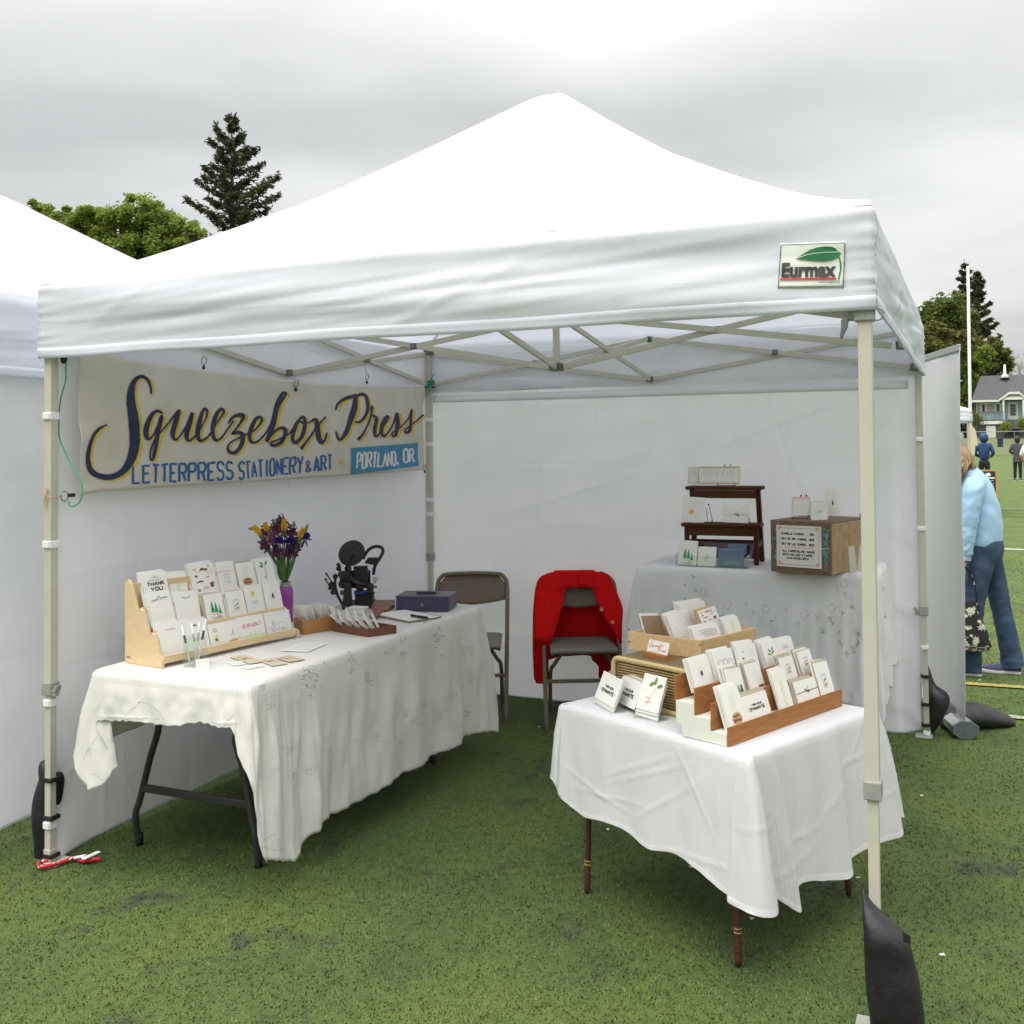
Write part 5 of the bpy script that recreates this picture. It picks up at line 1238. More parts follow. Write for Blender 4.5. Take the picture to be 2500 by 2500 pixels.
# ------------------------------------------------------------------ birch three-tier rack on the left table
T1 = .7475
RF = pZ(cA(424, 1722), T1); RE = pZ(cA(1828, 1405), T1); re_ = (RE-RF).normalized(); rb_ = Vector((-re_.y, re_.x, 0))   # along, backwards
RL = (RE-RF).length
RM = frame(RF, re_, rb_)                                 # x along the front, y backwards, z up
RM = Matrix(((re_.x, rb_.x, 0, RF.x), (re_.y, rb_.y, 0, RF.y), (0, 0, 1, T1), (0, 0, 0, 1)))
rack = thing('card_rack', 'three-tier birch plywood card rack on the left table', 'card rack', RF)
TIER = [(.012, .022), (.080, .105), (.150, .190)]        # depth and height of the foot of each tier
sidep = [(0, 0), (.20, 0), (.215, .01), (.215, .305), (.195, .315), (.178, .30), (.150, .225), (.138, .19), (.125, .21), (.108, .205), (.082, .14), (.07, .105), (.056, .125), (.04, .12), (.012, .045), (0, .03)]
for x in (.0, RL+.008):
    if x: sidep = [(y+(.034 if z > .04 and y < .19 else 0.), z*(.96 if z > .04 else 1)) for y, z in sidep]
    Mx = RM @ Matrix.Translation((x, 0, 0)) @ Matrix(((0, 0, 1, 0), (1, 0, 0, 0), (0, 1, 0, 0), (0, 0, 0, 1)))
    MB().prism(sidep, -.006, .006, Mx).build('side_panel', MT['birch'], rack, bevel=.001)
for k, (d, z) in enumerate(TIER):
    MB().box((RL/2, d+.022, z-.006), (RL-.014, .05, .008), RM).build('shelf', MT['birch'], rack, bevel=.001)
    MB().box((RL/2, d-.006, z+.006), (RL-.014, .006, .026), RM).build('lip', MT['birch'], rack, bevel=.001)
    MB().box((RL/2, d+.052, z+.055), (RL-.014, .006, .105), RM).build('tier_back', MT['birch'], rack, bevel=.001)
mb = MB(); fl = flat_fn(RM @ Matrix.Translation((-.0065, 0, 0)) @ Matrix(((0, 0, -1, 0), (-1, 0, 0, 0), (0, 1, 0, 0), (0, 0, 0, 1))))
[ribbon(mb, fl, [(-.205+.004*k, .020+.004*j+.002*(k % 2)) for k in range(7)], .0018, .0008) for j in range(2)]; mb.build('maker_stamp', MT['p_brown'], rack)
lean = (rb_*.30+Vector((0, 0, 1))).normalized()
def tierO(k, f=0.): d, z = TIER[k]; return RM @ Vector((0, d+.014+f, z))
q_ = lambda *p: [cA(*a) for a in p]
G1 = 'cards in the birch rack'
put_card(q_((222, 735), (475, 700), (488, 925), (240, 975)), tierO(2), re_, lean, 'thankyou', 'thank you card with black lettering in the birch rack', 3, extra=.05, group=G1)
put_card(q_((490, 725), (670, 710), (688, 915), (500, 935)), tierO(2, .01), re_, lean, 'sprig_lime', 'white card with a pale lime sprig in the top tier of the birch rack', 2, extra=.06, group=G1)
put_card(q_((735, 640), (970, 605), (1008, 905), (765, 960)), tierO(2), re_, lean, 'mushrooms', 'tall card printed with brown mushrooms in the birch rack', 4, extra=.03, group=G1)
put_card(q_((980, 615), (1155, 600), (1215, 875), (1015, 905)), tierO(2, .004), re_, lean, 'lilac', 'white card with lilac words in the top tier of the birch rack', 1, extra=.04, group=G1)
put_card(q_((1210, 630), (1390, 600), (1410, 840), (1225, 865)), tierO(2), re_, lean, 'birthday', 'birthday card with a gold round badge in the birch rack', 4, extra=.05, group=G1, env='envelope')
put_card(q_((1410, 600), (1590, 570), (1610, 810), (1425, 840)), tierO(2), re_, lean, 'beet', 'card with a green leafy root plant in the top tier of the birch rack', 3, extra=.05, group=G1)
put_card(q_((270, 965), (505, 925), (560, 1210), (310, 1270)), tierO(1), re_, lean, 'horizon', 'wide card with a thin black mountain line in the birch rack', 4, extra=.02, group=G1)
put_card(q_((530, 950), (775, 925), (820, 1175), (570, 1215)), tierO(1), re_, lean, 'wreath', 'wide card with a small leafy garland in the birch rack', 2, extra=.03, group=G1)
put_card(q_((850, 955), (1040, 925), (1085, 1195), (890, 1230)), tierO(1), re_, lean, 'trees', 'card with green fir trees and a tent in the birch rack', 4, extra=.02, group=G1, env='envelope')
put_card(q_((1110, 925), (1295, 895), (1305, 1155), (1120, 1190)), tierO(1), re_, lean, 'stamp', 'card with a small black block print in the birch rack', 4, extra=.02, group=G1, env='envelope')
put_card(q_((1290, 870), (1475, 840), (1500, 1120), (1315, 1150)), tierO(1), re_, lean, 'tulip', 'card with a yellow tulip and pale blue leaves in the birch rack', 2, extra=.02, group=G1)
put_card(q_((1500, 830), (1670, 810), (1685, 1085), (1510, 1115)), tierO(1), re_, lean, 'bell', 'card with a tiny framed blue bell in the birch rack', 3, extra=.02, group=G1)
put_card(q_((385, 1265), (645, 1240), (665, 1615), (425, 1660)), tierO(0), re_, lean, 'notepad', 'plain notepad with a red heading in the front tier of the birch rack', 4, extra=.004, group=G1, name='notepad')
put_card(q_((655, 1225), (870, 1195), (935, 1560), (695, 1610)), tierO(0), re_, lean, 'note_heart', 'notepad with a small dark leaf heart behind the glass of pens', 2, extra=.004, group=G1, name='notepad')
put_card(q_((905, 1275), (1220, 1225), (1250, 1480), (940, 1555)), tierO(0), re_, lean, 'olives', 'landscape card with an olive jar and gold dish in the birch rack', 2, extra=.004, group=G1)
put_card(q_((1225, 1210), (1505, 1160), (1510, 1425), (1250, 1480)), tierO(0), re_, lean, 'meadow', 'landscape card with red script over a green meadow in the birch rack', 1, extra=.004, group=G1)
put_card(q_((1515, 1150), (1770, 1110), (1795, 1385), (1520, 1430)), tierO(0), re_, lean, 'table_sketch', 'blue-bordered card with a sketched oval table in the birch rack', 3, extra=.004, group=G1)

# ------------------------------------------------------------------ small things on the left table
# clear cup with pens and the little price card in front of it
cp = pZ(cA(745, 1720), T1)+Vector((-.02, .03, 0))
cup = thing('pen_cup', 'tall clear acrylic cup holding slim pens before the rack', 'cup', (cp.x, cp.y, T1))
cpx = MB()
for sx, sy, a, b in ((0, -.028, .06, .003), (0, .028, .06, .003), (-.03, 0, .003, .059), (.03, 0, .003, .059)): cpx.box((cp.x+sx, cp.y+sy, T1+.055), (a, b, .11))
cpx.box((cp.x, cp.y, T1+.002), (.06, .058, .004)); cpx.build('cup_body', MT['acrylic'], cup)
for k, (a, b, c, h) in enumerate(((-.01, .008, .02, .155), (.012, -.004, .035, .17), (.0, .01, -.02, .15), (-.015, -.01, -.03, .145))):
    p0 = Vector((cp.x+a, cp.y+b, T1+.006)); p1 = p0+Vector((c, c*.3, h)); pn_ = MB().tube([p0, p1], .0035, 6)
    po = pn_.build('pen', MT['offwhite'], smooth=True, label='slim white pen in the clear cup', cat='pen', group='pens in the clear cup')
    MB().tube([lerp(p0, p1, .55), lerp(p0, p1, .75)], .0042, 6).build('grip', MT['ink'] if k % 2 else MT['ink_grey'], po)
e_ = RTV.copy(); e_.z = 0
put_card([cA(*a) for a in ((745, 1640), (885, 1622), (905, 1758), (770, 1778))], cp+Vector((.03, -.055, 0)), (.93, .36, 0), (-.10, .25, 1), 'plain', 'small handwritten price card leaning before the clear cup', 0, name='price_card')
pcm, pw, ph = card_frame([cA(*a) for a in ((745, 1640), (885, 1622), (905, 1758), (770, 1778))], cp+Vector((.03, -.055, 0)), (.93, .36, 0), (-.10, .25, 1))
pn = Pen(pcm, pw, ph, .0009); pn.text('p_gold', 'WHITE', .12, .72, .90, .16, .03)
pn.text('ink_grey', 'GEL PENS', .14, .50, .86, .09, .016)
for i in range(2): scrib(pn, 'ink_grey', .16, .84, .40-i*.13, .035, .014, 16, i)
scrib(pn, 'ink_grey', .38, .66, .12, .04, .018, 8, 5); pn.done(bpy.data.objects['price_card'])
# flat cellophane packets and papers on the cloth
def flatpaper(name, quad, m, lab, cat_, art=None, z=.0, thick=.001):
    q = [pZ(p, T1+.0012+z) for p in quad]; M = frame((q[2]+q[3])/2, (q[1]-q[0]+q[2]-q[3]), (q[0]-q[3]+q[1]-q[2]))
    w = ((q[1]-q[0]).length+(q[2]-q[3]).length)/2; h = ((q[0]-q[3]).length+(q[1]-q[2]).length)/2
    o = MB().box((0, h/2, thick/2), (w, h, thick), M).build(name, MT[m], label=lab, cat=cat_)
    pn = Pen(M @ Matrix.Translation((0, 0, thick)), w, h, .0004)
    if art: art(pn); pn.done(o)
    return o
def seedart(p):
    r = random.Random(3)
    for i in range(7): p.fill('ink_grey' if i % 2 else 'p_gold', ell(r.uniform(.2, .8), r.uniform(.2, .8), .10, .09, 6, r.random()*3))
mat('packet', (.56, .50, .38), .35, .08, 30.)
flatpaper('seed_packet', q_((1240, 1590), (1400, 1570), (1490, 1650), (1330, 1680)), 'packet', 'beige see-through packet on the cloth, nearest the price card', 'packet', seedart, .001)
flatpaper('seed_packet', q_((1540, 1625), (1700, 1600), (1730, 1680), (1560, 1700)), 'packet', 'beige see-through packet on the cloth, middle of three', 'packet', seedart, .001)
flatpaper('seed_packet', q_((1700, 1600), (1850, 1575), (1915, 1630), (1740, 1660)), 'packet', 'beige see-through packet on the cloth, nearest the wooden box', 'packet', seedart, .0025)
flatpaper('paper_slip', q_((1100, 1665), (1230, 1650), (1300, 1680), (1150, 1700)), 'card2', 'small printed slip lying before the birch rack', 'paper', lambda p: [p.line('ink_grey', [(.1, .2+.15*i), (.9, .2+.15*i)], .03) for i in range(4)])
flatpaper('paper_slip', q_((1240, 1705), (1430, 1680), (1460, 1700), (1330, 1735)), 'card', 'blank white slip at the edge of the cloth', 'paper')
flatpaper('price_list', [cL(*a) for a in ((270, 1060), (430, 1000), (585, 1015), (460, 1075))], 'card2', 'printed sheet of paper lying between packets and wooden box', 'paper', lambda p: [p.line('ink_pale', [(.1, .12+.1*i), (.9, .12+.1*i)], .02) for i in range(8)], .0005)

# wooden box with notched mini cards
def open_box(name, corner_px, h, m, lab, z, cat_='box', wall=.008, slots=0):
    """corner_px: front-left, front corner, right corner of the base in the picture"""
    a, b, c = [pZ(p, z) for p in corner_px]; d = a+c-b
    t = thing(name, lab, cat_, ((a+c)/2).xy.to_3d()+Vector((0, 0, z)))
    ct = (a+c)/2
    for p, q in ((a, b), (b, c), (c, d), (d, a)):
        e = (q-p).normalized(); n = Vector((e.y, -e.x, 0)); n = -n if n.dot(ct-p) > 0 else n
        cc = (p+q)/2-n*wall/2
        MB().bar(p-n*wall/2+e*(.0 if (p - a).length < 1e-6 or (p-c).length < 1e-6 else wall)+Vector((0, 0, h/2)), q-n*wall/2-e*(.0 if (p - a).length < 1e-6 or (p-c).length < 1e-6 else wall)+Vector((0, 0, h/2)), wall, h).build('side', MT[m], t, bevel=.001)
    bt_ = [lerp(ct, p, .96) for p in (a, b, c, d)]; MB().prism([(p.x, p.y) for p in bt_], z+.001, z+.006).build('bottom', MT[m], t)
    for k in range(slots):
        f = (k+1)/(slots+1); MB().bar(lerp(a, b, f)+Vector((0, 0, h*.42)), lerp(d, c, f)+Vector((0, 0, h*.42)), .004, h*.8).build('divider', MT[m], t)
    return t, a, b, c, d
bx, ba, bb, bc_, bd = open_box('wooden_box', (cL(350, 925), cL(420, 952), cL(680, 908)), .062, 'honey', 'open honey-coloured wooden box of notched mini cards', T1)
def tab_cards(n, P0, P1, w, h, m, lab, tilt, grp, z0=.006, cat_='card', name='mini_card', jit=.15, art=True, e=None):
    out = []
    for k in range(n):
        f = k/max(1, n-1); c = lerp(P0, P1, f); r = random.Random(k*3+int(w*1000))
        d = e if e else (P1-P0).normalized(); sd_ = Vector((-d.y, d.x, 0))
        l = (Vector((0, 0, 1))*math.cos(tilt+r.uniform(-jit, jit))-d*math.sin(tilt+r.uniform(-jit, jit))).normalized()
        M = frame(c+Vector((0, 0, z0)), -sd_, l) @ Matrix.Rotation(r.uniform(-jit, jit)*.5, 4, 'Z')
        o = MB().box((0, h/2, 0), (w, h, .0014), M).build(name, MT[m], label=lab, cat=cat_, group=grp)
        if art:
            pn = Pen(M @ Matrix.Translation((0, 0, .0008)), w, h, .0004); scrib(pn, 'ink_grey', .2, .8, .6, .08, .02, 10, k); pn.done(o)
    return out
dlong = (bb-ba); dsh = (bc_-bb); zb = Vector((0, 0, 0))
for i, (f, n_, lab) in enumerate(((.22, 5, 'notched white mini card in the near part of the honey-coloured box'), (.62, 5, 'notched white mini card in the far part of the honey-coloured box'))):
    mid = lerp(ba, bb, .5)+dsh*f
    tab_cards(n_, mid-dsh*.02, mid+dsh*.2, .085, .115, 'card2', lab, .38, 'mini cards in the honey-coloured box')
for k in range(2):
    mid = lerp(ba, bd, .9)+dlong*(.25+.5*k); tab_cards(2, mid, mid+dsh*.03, .09, .10, 'card', 'taller white card at the back of the honey-coloured box', .35, 'tall cards in the honey-coloured box', art=False)
# dark tray of small tags
ty, ta, tb_, tc2, td = open_box('wooden_tray', (cL(632, 925), cL(890, 968), cL(1095, 938)), .034, 'tray', 'low dark wooden tray of small paper tags', T1, 'tray', .007, 3)
dl = tb_-ta; dw = tc2-tb_
for k in range(4):
    P0 = ta+dl*(.14+.24*k)+dw*.35; P1 = ta+dl*(.14+.24*k)+dw*.62
    tab_cards(4, P0, P1, .068, .100, 'card', ('paper tag in the left row of the dark tray', 'paper tag in the second row of the dark tray', 'paper tag in the third row of the dark tray', 'paper tag in the right row of the dark tray')[k], .5, 'paper tags in the dark tray', jit=.5, art=(k == 0), name='paper_tag', cat_='tag', e=(dl*.5+dw).normalized())
# stack of thin white cards behind the tray
for k in range(3):
    p = pZ(cL(800, 800), T1)+Vector((-.01, .02, .0)); MB().box((p.x+.003*k, p.y+.002*k, T1+.006+k*.0105), (.085, .06, .009), None).build('card_pad', MT['card'], bevel=.001, label='white card pad in the small pile between press and tray', cat='card', group='pile of white card pads')
# dark grey metal cash box
ca, cb_, cc_ = pZ(cL(1090, 780), T1), pZ(cL(1472, 785), T1), pZ(cL(1556, 735), T1)
ce = (cb_-ca).normalized(); cn_ = Vector((-ce.y, ce.x, 0)); cw = (cb_-ca).length; cdp = (cc_-cb_).length*.86; chh = hv(cb_.x, cb_.y, cL(0, 672)[1])-T1
CMx = Matrix(((ce.x, cn_.x, 0, ca.x), (ce.y, cn_.y, 0, ca.y), (0, 0, 1, T1), (0, 0, 0, 1)))
cb = thing('cash_box', 'dark slate metal cash box with a folding handle', 'cash box', ca)
MB().box((cw/2, cdp/2, chh*.42), (cw, cdp, chh*.84), CMx).build('body', MT['cash'], cb, bevel=.004)
ld = MB().box((cw/2, cdp/2, chh*.92), (cw+.004, cdp+.004, chh*.16), CMx).build('lid', MT['cash'], cb, bevel=.004)
MB().box((cw*.5, cdp*.5, chh+.006), (.10, .03, .008), CMx).build('handle', MT['cash_dark'], ld, bevel=.003)
MB().lathe([(.008, 0), (.008, .003)], 10, CMx @ Matrix.Translation((cw*.5, -.001, chh*.45)) @ Matrix.Rotation(R(90), 4, 'X')).build('lock', MT['wire'], cb)
# clipboard with paper and pen; brown leather folder
flatpaper('clipboard', [cL(*a) for a in ((960, 800), (1180, 775), (1415, 820), (1200, 868))], 'kraft', 'thin clipboard with a paper form by the cash box', 'clipboard', None, 0, .006)
flatpaper('paper_form', [cL(*a) for a in ((955, 790), (1180, 772), (1395, 815), (1190, 858))], 'card', 'white paper form on the clipboard', 'paper', lambda p: [p.line('ink_pale', [(.1, .1+.1*i), (.9, .1+.1*i)], .008) for i in range(8)], .0075)
a, b = pZ(cL(1200, 810), T1+.018), pZ(cL(1322, 828), T1+.018)
pe = MB().tube([a, lerp(a, b, .97), b], [.006, .0062, .003], 10).build('pen', MT['black'], smooth=True, label='thick black pen lying on the paper form', cat='pen')
MB().tube([lerp(a, b, .36), lerp(a, b, .40)], .0068, 10).build('pen_ring', MT['wire'], pe, smooth=True)
q = [pZ(p, T1+.022) for p in (cL(920, 695), cL(1085, 692), cL(1080, 725), cL(1000, 765), cL(950, 808), cL(900, 800))]
MB().prism([(p.x, p.y) for p in q], T1+.001, T1+.02).build('folder', MT['leather'], bevel=.004, label='brown leather folder behind the cash box', cat='folder')
p = pZ(cL(975, 785), T1)
tg = MB()
for k in range(5): tg.tube([p+Vector((.02*math.cos(w)+.008*k, .014*math.sin(w), .006+.004*k)) for w in np.linspace(0, 6.28, 12)], .0014, 5)
tg.build('string_bundle', MT['twine'], smooth=True, label='little bundle of pale string by the tray', cat='string')

# ------------------------------------------------------------------ tabletop letterpress
pc = pZ(cP(760, 1590), T1); PRZ = math.atan2(RTV.y, RTV.x)
ps = thing('letterpress', 'small dark iron tabletop printing press with an ink disc', 'printing press', (pc.x, pc.y, T1), PRZ)
sP = (pc-CAM).dot(FW)/FPX*(220/1932)*1.05
def P3(a, b, y=0.): return Vector(((a-760)*sP, y, (1590-b)*sP))
D = MT['dark_metal']
mb = MB().box(P3(860, 1570, .03)+Vector((0, 0, .004)), (.13, .20, .016)).box(P3(660, 1600, -.02)+Vector((0, 0, .006)), (.05, .14, .016)); mb.build('base', D, ps, world=False, bevel=.003)
def plate(pts, y0, y1, name='frame', m=D):
    mb = MB(); n = len(pts); vs = [P3(a, b, y0) for a, b in pts]+[P3(a, b, y1) for a, b in pts]
    mb.add(vs, [tuple(range(n)), tuple(range(2*n-1, n-1, -1))]+[(i, n+i, n+(i+1) % n, (i+1) % n) for i in range(n)]); return mb.build(name, m, ps, world=False, bevel=.002)
plate([(590, 1060), (710, 1060), (740, 1595), (535, 1595)], -.055, -.03, 'front_post')
plate([(420, 920), (760, 860), (1050, 870), (1060, 1230), (440, 1230)], .03, .05, 'bed')
plate([(740, 770), (1010, 760), (1040, 900), (1010, 1100), (760, 1060)], -.01, .02, 'platen')
plate([(760, 1350), (1110, 1330), (1140, 1540), (760, 1560)], .0, .06, 'rear_frame')
plate([(460, 860), (640, 830), (700, 950), (690, 1040), (520, 1000), (450, 930)], -.05, -.02, 'bracket')
def ptube(name, pts, r, y=0., n=8, m=D):
    return MB().tube(cat([P3(p[0], p[1], p[2] if len(p) > 2 else y) for p in pts], 5), r, n).build(name, m, ps, world=False, smooth=True)
ptube('side_arm', [(400, 920), (375, 1050), (385, 1200), (430, 1360), (540, 1560)], .007, -.02)
ptube('curved_arm', [(680, 900, -.05), (720, 990, -.05), (820, 1070, -.05), (940, 1110, -.04), (1020, 1120, -.03)], .009)
ptube('lever_handle', [(900, 640, .05), (960, 520, .05), (1060, 420, .05), (1190, 385, .05), (1290, 420, .05), (1310, 500, .05), (1250, 620, .05), (1150, 780, .05), (1110, 960, .05)], .0085)
plate([(1010, 610), (1210, 610), (1150, 770), (930, 720)], .035, .05, 'lever_plate')
for a, b, c, d in ((215, 900, 310, 1060), (195, 1005, 280, 1170), (950, 1010, 1060, 1180)):
    o = ptube('peg', [(a, b, -.04), (c, d, -.03)], .0035); MB().ball(P3(a, b, -.04), .0065).build('knob', D, o, world=False, smooth=True)
for a, b, r in ((300, 1110, .013), (270, 1190, .011), (330, 1280, .014), (380, 960, .014), (1090, 1180, .021), (1080, 1270, .019), (560, 940, .022), (520, 1120, .02), (880, 1180, .022), (640, 800, .018), (1150, 1300, .008), (440, 720, .01), (440, 800, .012), (1200, 1180, .006)): MB().ball(P3(a, b, -.02), (r, r*1.2, r), 9, 7).build('casting', D, ps, world=False, smooth=True)
plate([(410, 690), (450, 680), (485, 760), (490, 860), (430, 860)], -.02, .0, 'bracket')
ptube('roller_hook', [(300, 1100, -.02), (330, 1200, -.02), (380, 1320, -.02)], .012)
for a, c in ((470, 590), (760, 1010)):
    MB().tube([P3(a, 1300, -.005), P3(c, 1295, -.005)], .0115, 14).build('ink_roller', MT['blue'], ps, world=False, smooth=True)
plate([(1130, 990), (1235, 990), (1190, 1120), (1130, 1130)], .0, .006, 'paper_gauge', MT['envelope'])
plate([(1100, 820), (1160, 810), (1150, 960), (1095, 970)], .03, .036, 'blue_slip', MT['navy'])
dm = Matrix.Translation(P3(715, 490, -.02)) @ Matrix.Rotation(R(-20), 4, 'Y') @ Matrix.Rotation(R(62), 4, 'X')
dk = MB().lathe([(.0, -.004), (.066, -.004), (.070, 0), (.066, .005), (.03, .006), (.028, .010), (.0, .010)], 32, dm).build('ink_disc', D, ps, world=False, smooth=False)
ptube('disc_arm', [(720, 480, -.045), (660, 600, -.06), (660, 720, -.055), (700, 850, -.05)], .011)
MB().ball(P3(720, 490, -.04), (.018, .012, .02), 10, 8).build('disc_hub', D, ps, world=False, smooth=True)

# ------------------------------------------------------------------ bouquet in a purple bottle
vp = min((pZ((698, v), T1) for v in range(1480, 1560)), key=lambda p: abs(p.x-.265))
vr = .034
vz0 = hv(vp.x, vp.y, cW(0, 1680)[1])-T1
vs_ = thing('vase', 'purple metal bottle with a steel collar used as a vase', 'vase', (vp.x, vp.y, T1))
MB().lathe([(vr*.9, 0), (vr, .006), (vr, vz0-.025), (vr*.93, vz0-.010), (vr*.75, vz0)], 24).build('bottle', MT['purple'], vs_, world=False, smooth=True)
MB().lathe([(vr*.80, vz0-.004), (vr*.80, vz0+.004), (vr*.70, vz0+.006), (vr*.68, vz0+.022), (vr*.60, vz0+.022), (vr*.58, vz0)], 24).build('collar', MT['wire'], vs_, world=False, smooth=True)
mouth = Vector((vp.x, vp.y, T1+vz0+.015)); sW = (vp-CAM).dot(FW)/FPX*(180/1581)
def W3(a, b, dep=0.):                                    # picture point at the depth of the vase
    d = (vp-CAM).dot(FW)+dep; return CAM+ray(*cW(800+(a-800)*(1.22 if b < 900 else 1.), b))*d
def flower(name, lab, head, cat_, grp):
    t = thing(name, lab, 'flower', mouth, 0, grp); hd = Vector(head); m_ = lerp(mouth, hd, .55)+Vector((0, 0, .012))
    MB().tube(cat([mouth-Vector((0, 0, .05)), mouth+(hd-mouth)*.1, m_, hd], 5), .0028, 6).build('stem', MT['stem'], t, smooth=True)
    return t, (hd-m_).normalized()
def petal(mb, base, d, out, L, wd, curl=.3, n=5):
    d = Vector(d).normalized(); o = (Vector(out)-d*Vector(out).dot(d)).normalized(); s = d.cross(o); vs = []
    for i in range(n+1):
        t = i/n; w = wd*math.sin(math.pi*min(1, .12+.88*t)**.8)*(1 if t < .97 else .3); c = Vector(base)+d*L*t*(1-curl*.3*t)+o*(curl*L*t*t)
        vs += [c-s*w+o*.15*w, c-o*.12*w, c+s*w+o*.15*w]
    mb.add(vs, [(3*i+k, 3*i+k+1, 3*i+k+4, 3*i+k+3) for i in range(n) for k in (0, 1)])
r9 = random.Random(9)
for i, (a, b, L, lab) in enumerate(((380, 520, .055, 'yellow iris bud leaning far left in the bouquet'), (530, 440, .04, 'small yellow bud in the upper left of the bouquet'), (820, 430, .055, 'largest yellow bud at the top of the bouquet'), (1090, 590, .055, 'yellow bud on the right of the bouquet'))):
    base = W3(a+(35 if i == 0 else 0), b+60, (-.03, -.02, -.05, -.06)[i]); t, d = flower('iris_bud', lab, base, 'flower', 'yellow buds in the bouquet')
    if i == 0: d = (W3(310, 420)-W3(470, 650)).normalized()
    mb = MB()
    for k in range(5):
        w = k*1.256; o = Vector((math.cos(w), math.sin(w), 0)); petal(mb, base+o*.003, d, o, L*1.15, .013, .10 if k % 2 else .18)
    mb.build('petals', MT['petal_yellow'], t, smooth=True)
    MB().tube([base-d*.03, base-d*.01, base+d*.012], [.004, .009, .006], 8).build('sepal', MT['stem'], t, smooth=True)
for i, (a, b, lab) in enumerate(((690, 740, 'open violet-blue iris at the front left of the bouquet'), (900, 740, 'open violet-blue iris at the front middle of the bouquet'), (1180, 660, 'violet-blue iris on the right edge of the bouquet'))):
    base = W3(a, b, -.045+.01*i); t, d = flower('iris', lab, base, 'flower', 'irises in the bouquet'); mb = MB()
    out = (CAM-base).normalized()
    for k, w in enumerate((-2.2, -.9, .2, 1.3, 2.6)):
        dd = (Vector((math.cos(w)*RTV.x, math.cos(w)*RTV.y, math.sin(w)))+out*.35).normalized(); petal(mb, base, dd, -Vector((0, 0, 1))+out*.4, .050, .022, .35)
    mb.build('petals', MT['petal_iris'], t, smooth=True)
    dd = (out*.8+Vector((-.35+.2*i, 0, -.35))).normalized(); c_ = base+out*.014+Vector((0, 0, -.006))
    MB().ball(c_, (.008, .006, .004), 8, 6).build('signal', MT['petal_yellow'], t, smooth=True)
for i, (a, b, rw, rh, dep, m, lab) in enumerate(((760, 270, 55, 90, .02, 'petal_plum', 'dark plum flower spike at the very top of the bouquet'), (700, 450, 110, 130, .0, 'petal_plum', 'dark plum flower cluster in the upper middle of the bouquet'), (500, 500, 90, 110, .0, 'petal_plum', 'dark plum flower cluster under the left buds'), (950, 560, 120, 160, .0, 'petal_plum', 'dark plum flower cluster beside the right yellow bud'), (1000, 800, 100, 180, -.02, 'petal_plum', 'dark plum flower cluster under the right iris'), (500, 800, 80, 110, -.02, 'petal_plum', 'dark plum flower cluster at the lower left of the bouquet'), (600, 650, 70, 100, -.05, 'petal_rose', 'rose-pink flower cluster at the left of the front iris'), (650, 960, 90, 60, -.03, 'petal_plum', 'dark plum flowers under the front left iris'), (930, 980, 130, 90, -.02, 'petal_plum', 'dark plum flowers low in the middle of the bouquet'))):
    c_ = W3(a, b, dep); t, d = flower('flower_spike', lab, c_, 'flower', 'dark flower spikes in the bouquet'); mb = MB()
    for k in range(int(40+rw*rh/120)):
        u, v, z_ = r9.gauss(0, .5), r9.gauss(0, .5), r9.gauss(0, .5); c3 = c_+(RTV*(u*rw)+UPV*(v*rh)+FW*(z_*rw*.8))*sW
        dd = Vector((u+.2*r9.gauss(0, 1), r9.gauss(0, .6), v+.4)); petal(mb, c3, dd if dd.length > .1 else (0, 0, 1), (r9.gauss(0, 1), -1, .3), .013, .0062, .5, 2)
    mb.build('petals', MT[m], t)
for i, (p0, p1, lab) in enumerate((((300, 450), (190, 440), 'green bud drooping at the far left of the bouquet'), ((680, 330), (615, 240), 'green pointed bud left of the top spike'), ((600, 430), (600, 325), 'green pointed bud beside the small yellow bud'), ((1000, 390), (985, 290), 'green pointed bud right of the largest yellow bud'), ((1190, 520), (1235, 340), 'long green seed spike on the upper right of the bouquet'), ((430, 760), (345, 720), 'green bud pointing left, low in the bouquet'))):
    a_, b_ = W3(*p0), W3(*p1); t, d = flower('green_bud', lab, a_, 'flower', 'green buds in the bouquet')
    MB().tube([a_, lerp(a_, b_, .3), lerp(a_, b_, .75), b_], [.005, .0075, .006, .0025], 8).build('bud', MT['bud'], t, smooth=True)
for i, (a, b, c, d, lab) in enumerate(((770, 1560, 800, 880, 'broad green leaf in the middle front of the bouquet'), (690, 1500, 640, 1050, 'green leaf on the left of the stems'), (900, 1540, 1120, 900, 'slim green leaf along the right of the stems'), (820, 1560, 730, 1150, 'green leaf beside the middle leaf of the bouquet'))):
    p0, p1 = W3(a, b, -.02), W3(c, d, -.03); mb = MB(); petal(mb, lerp(mouth, p0, .5), p1-lerp(mouth, p0, .5), CAM-p0, (p1-p0).length*1.05, .011 if i != 2 else .006, -.05, 8); mb.build('leaf', MT['stem'], smooth=True, solid=.0008, label=lab, cat='leaf')
# ------------------------------------------------------------------ things on the raised back table
T2 = BT_Z+.0065
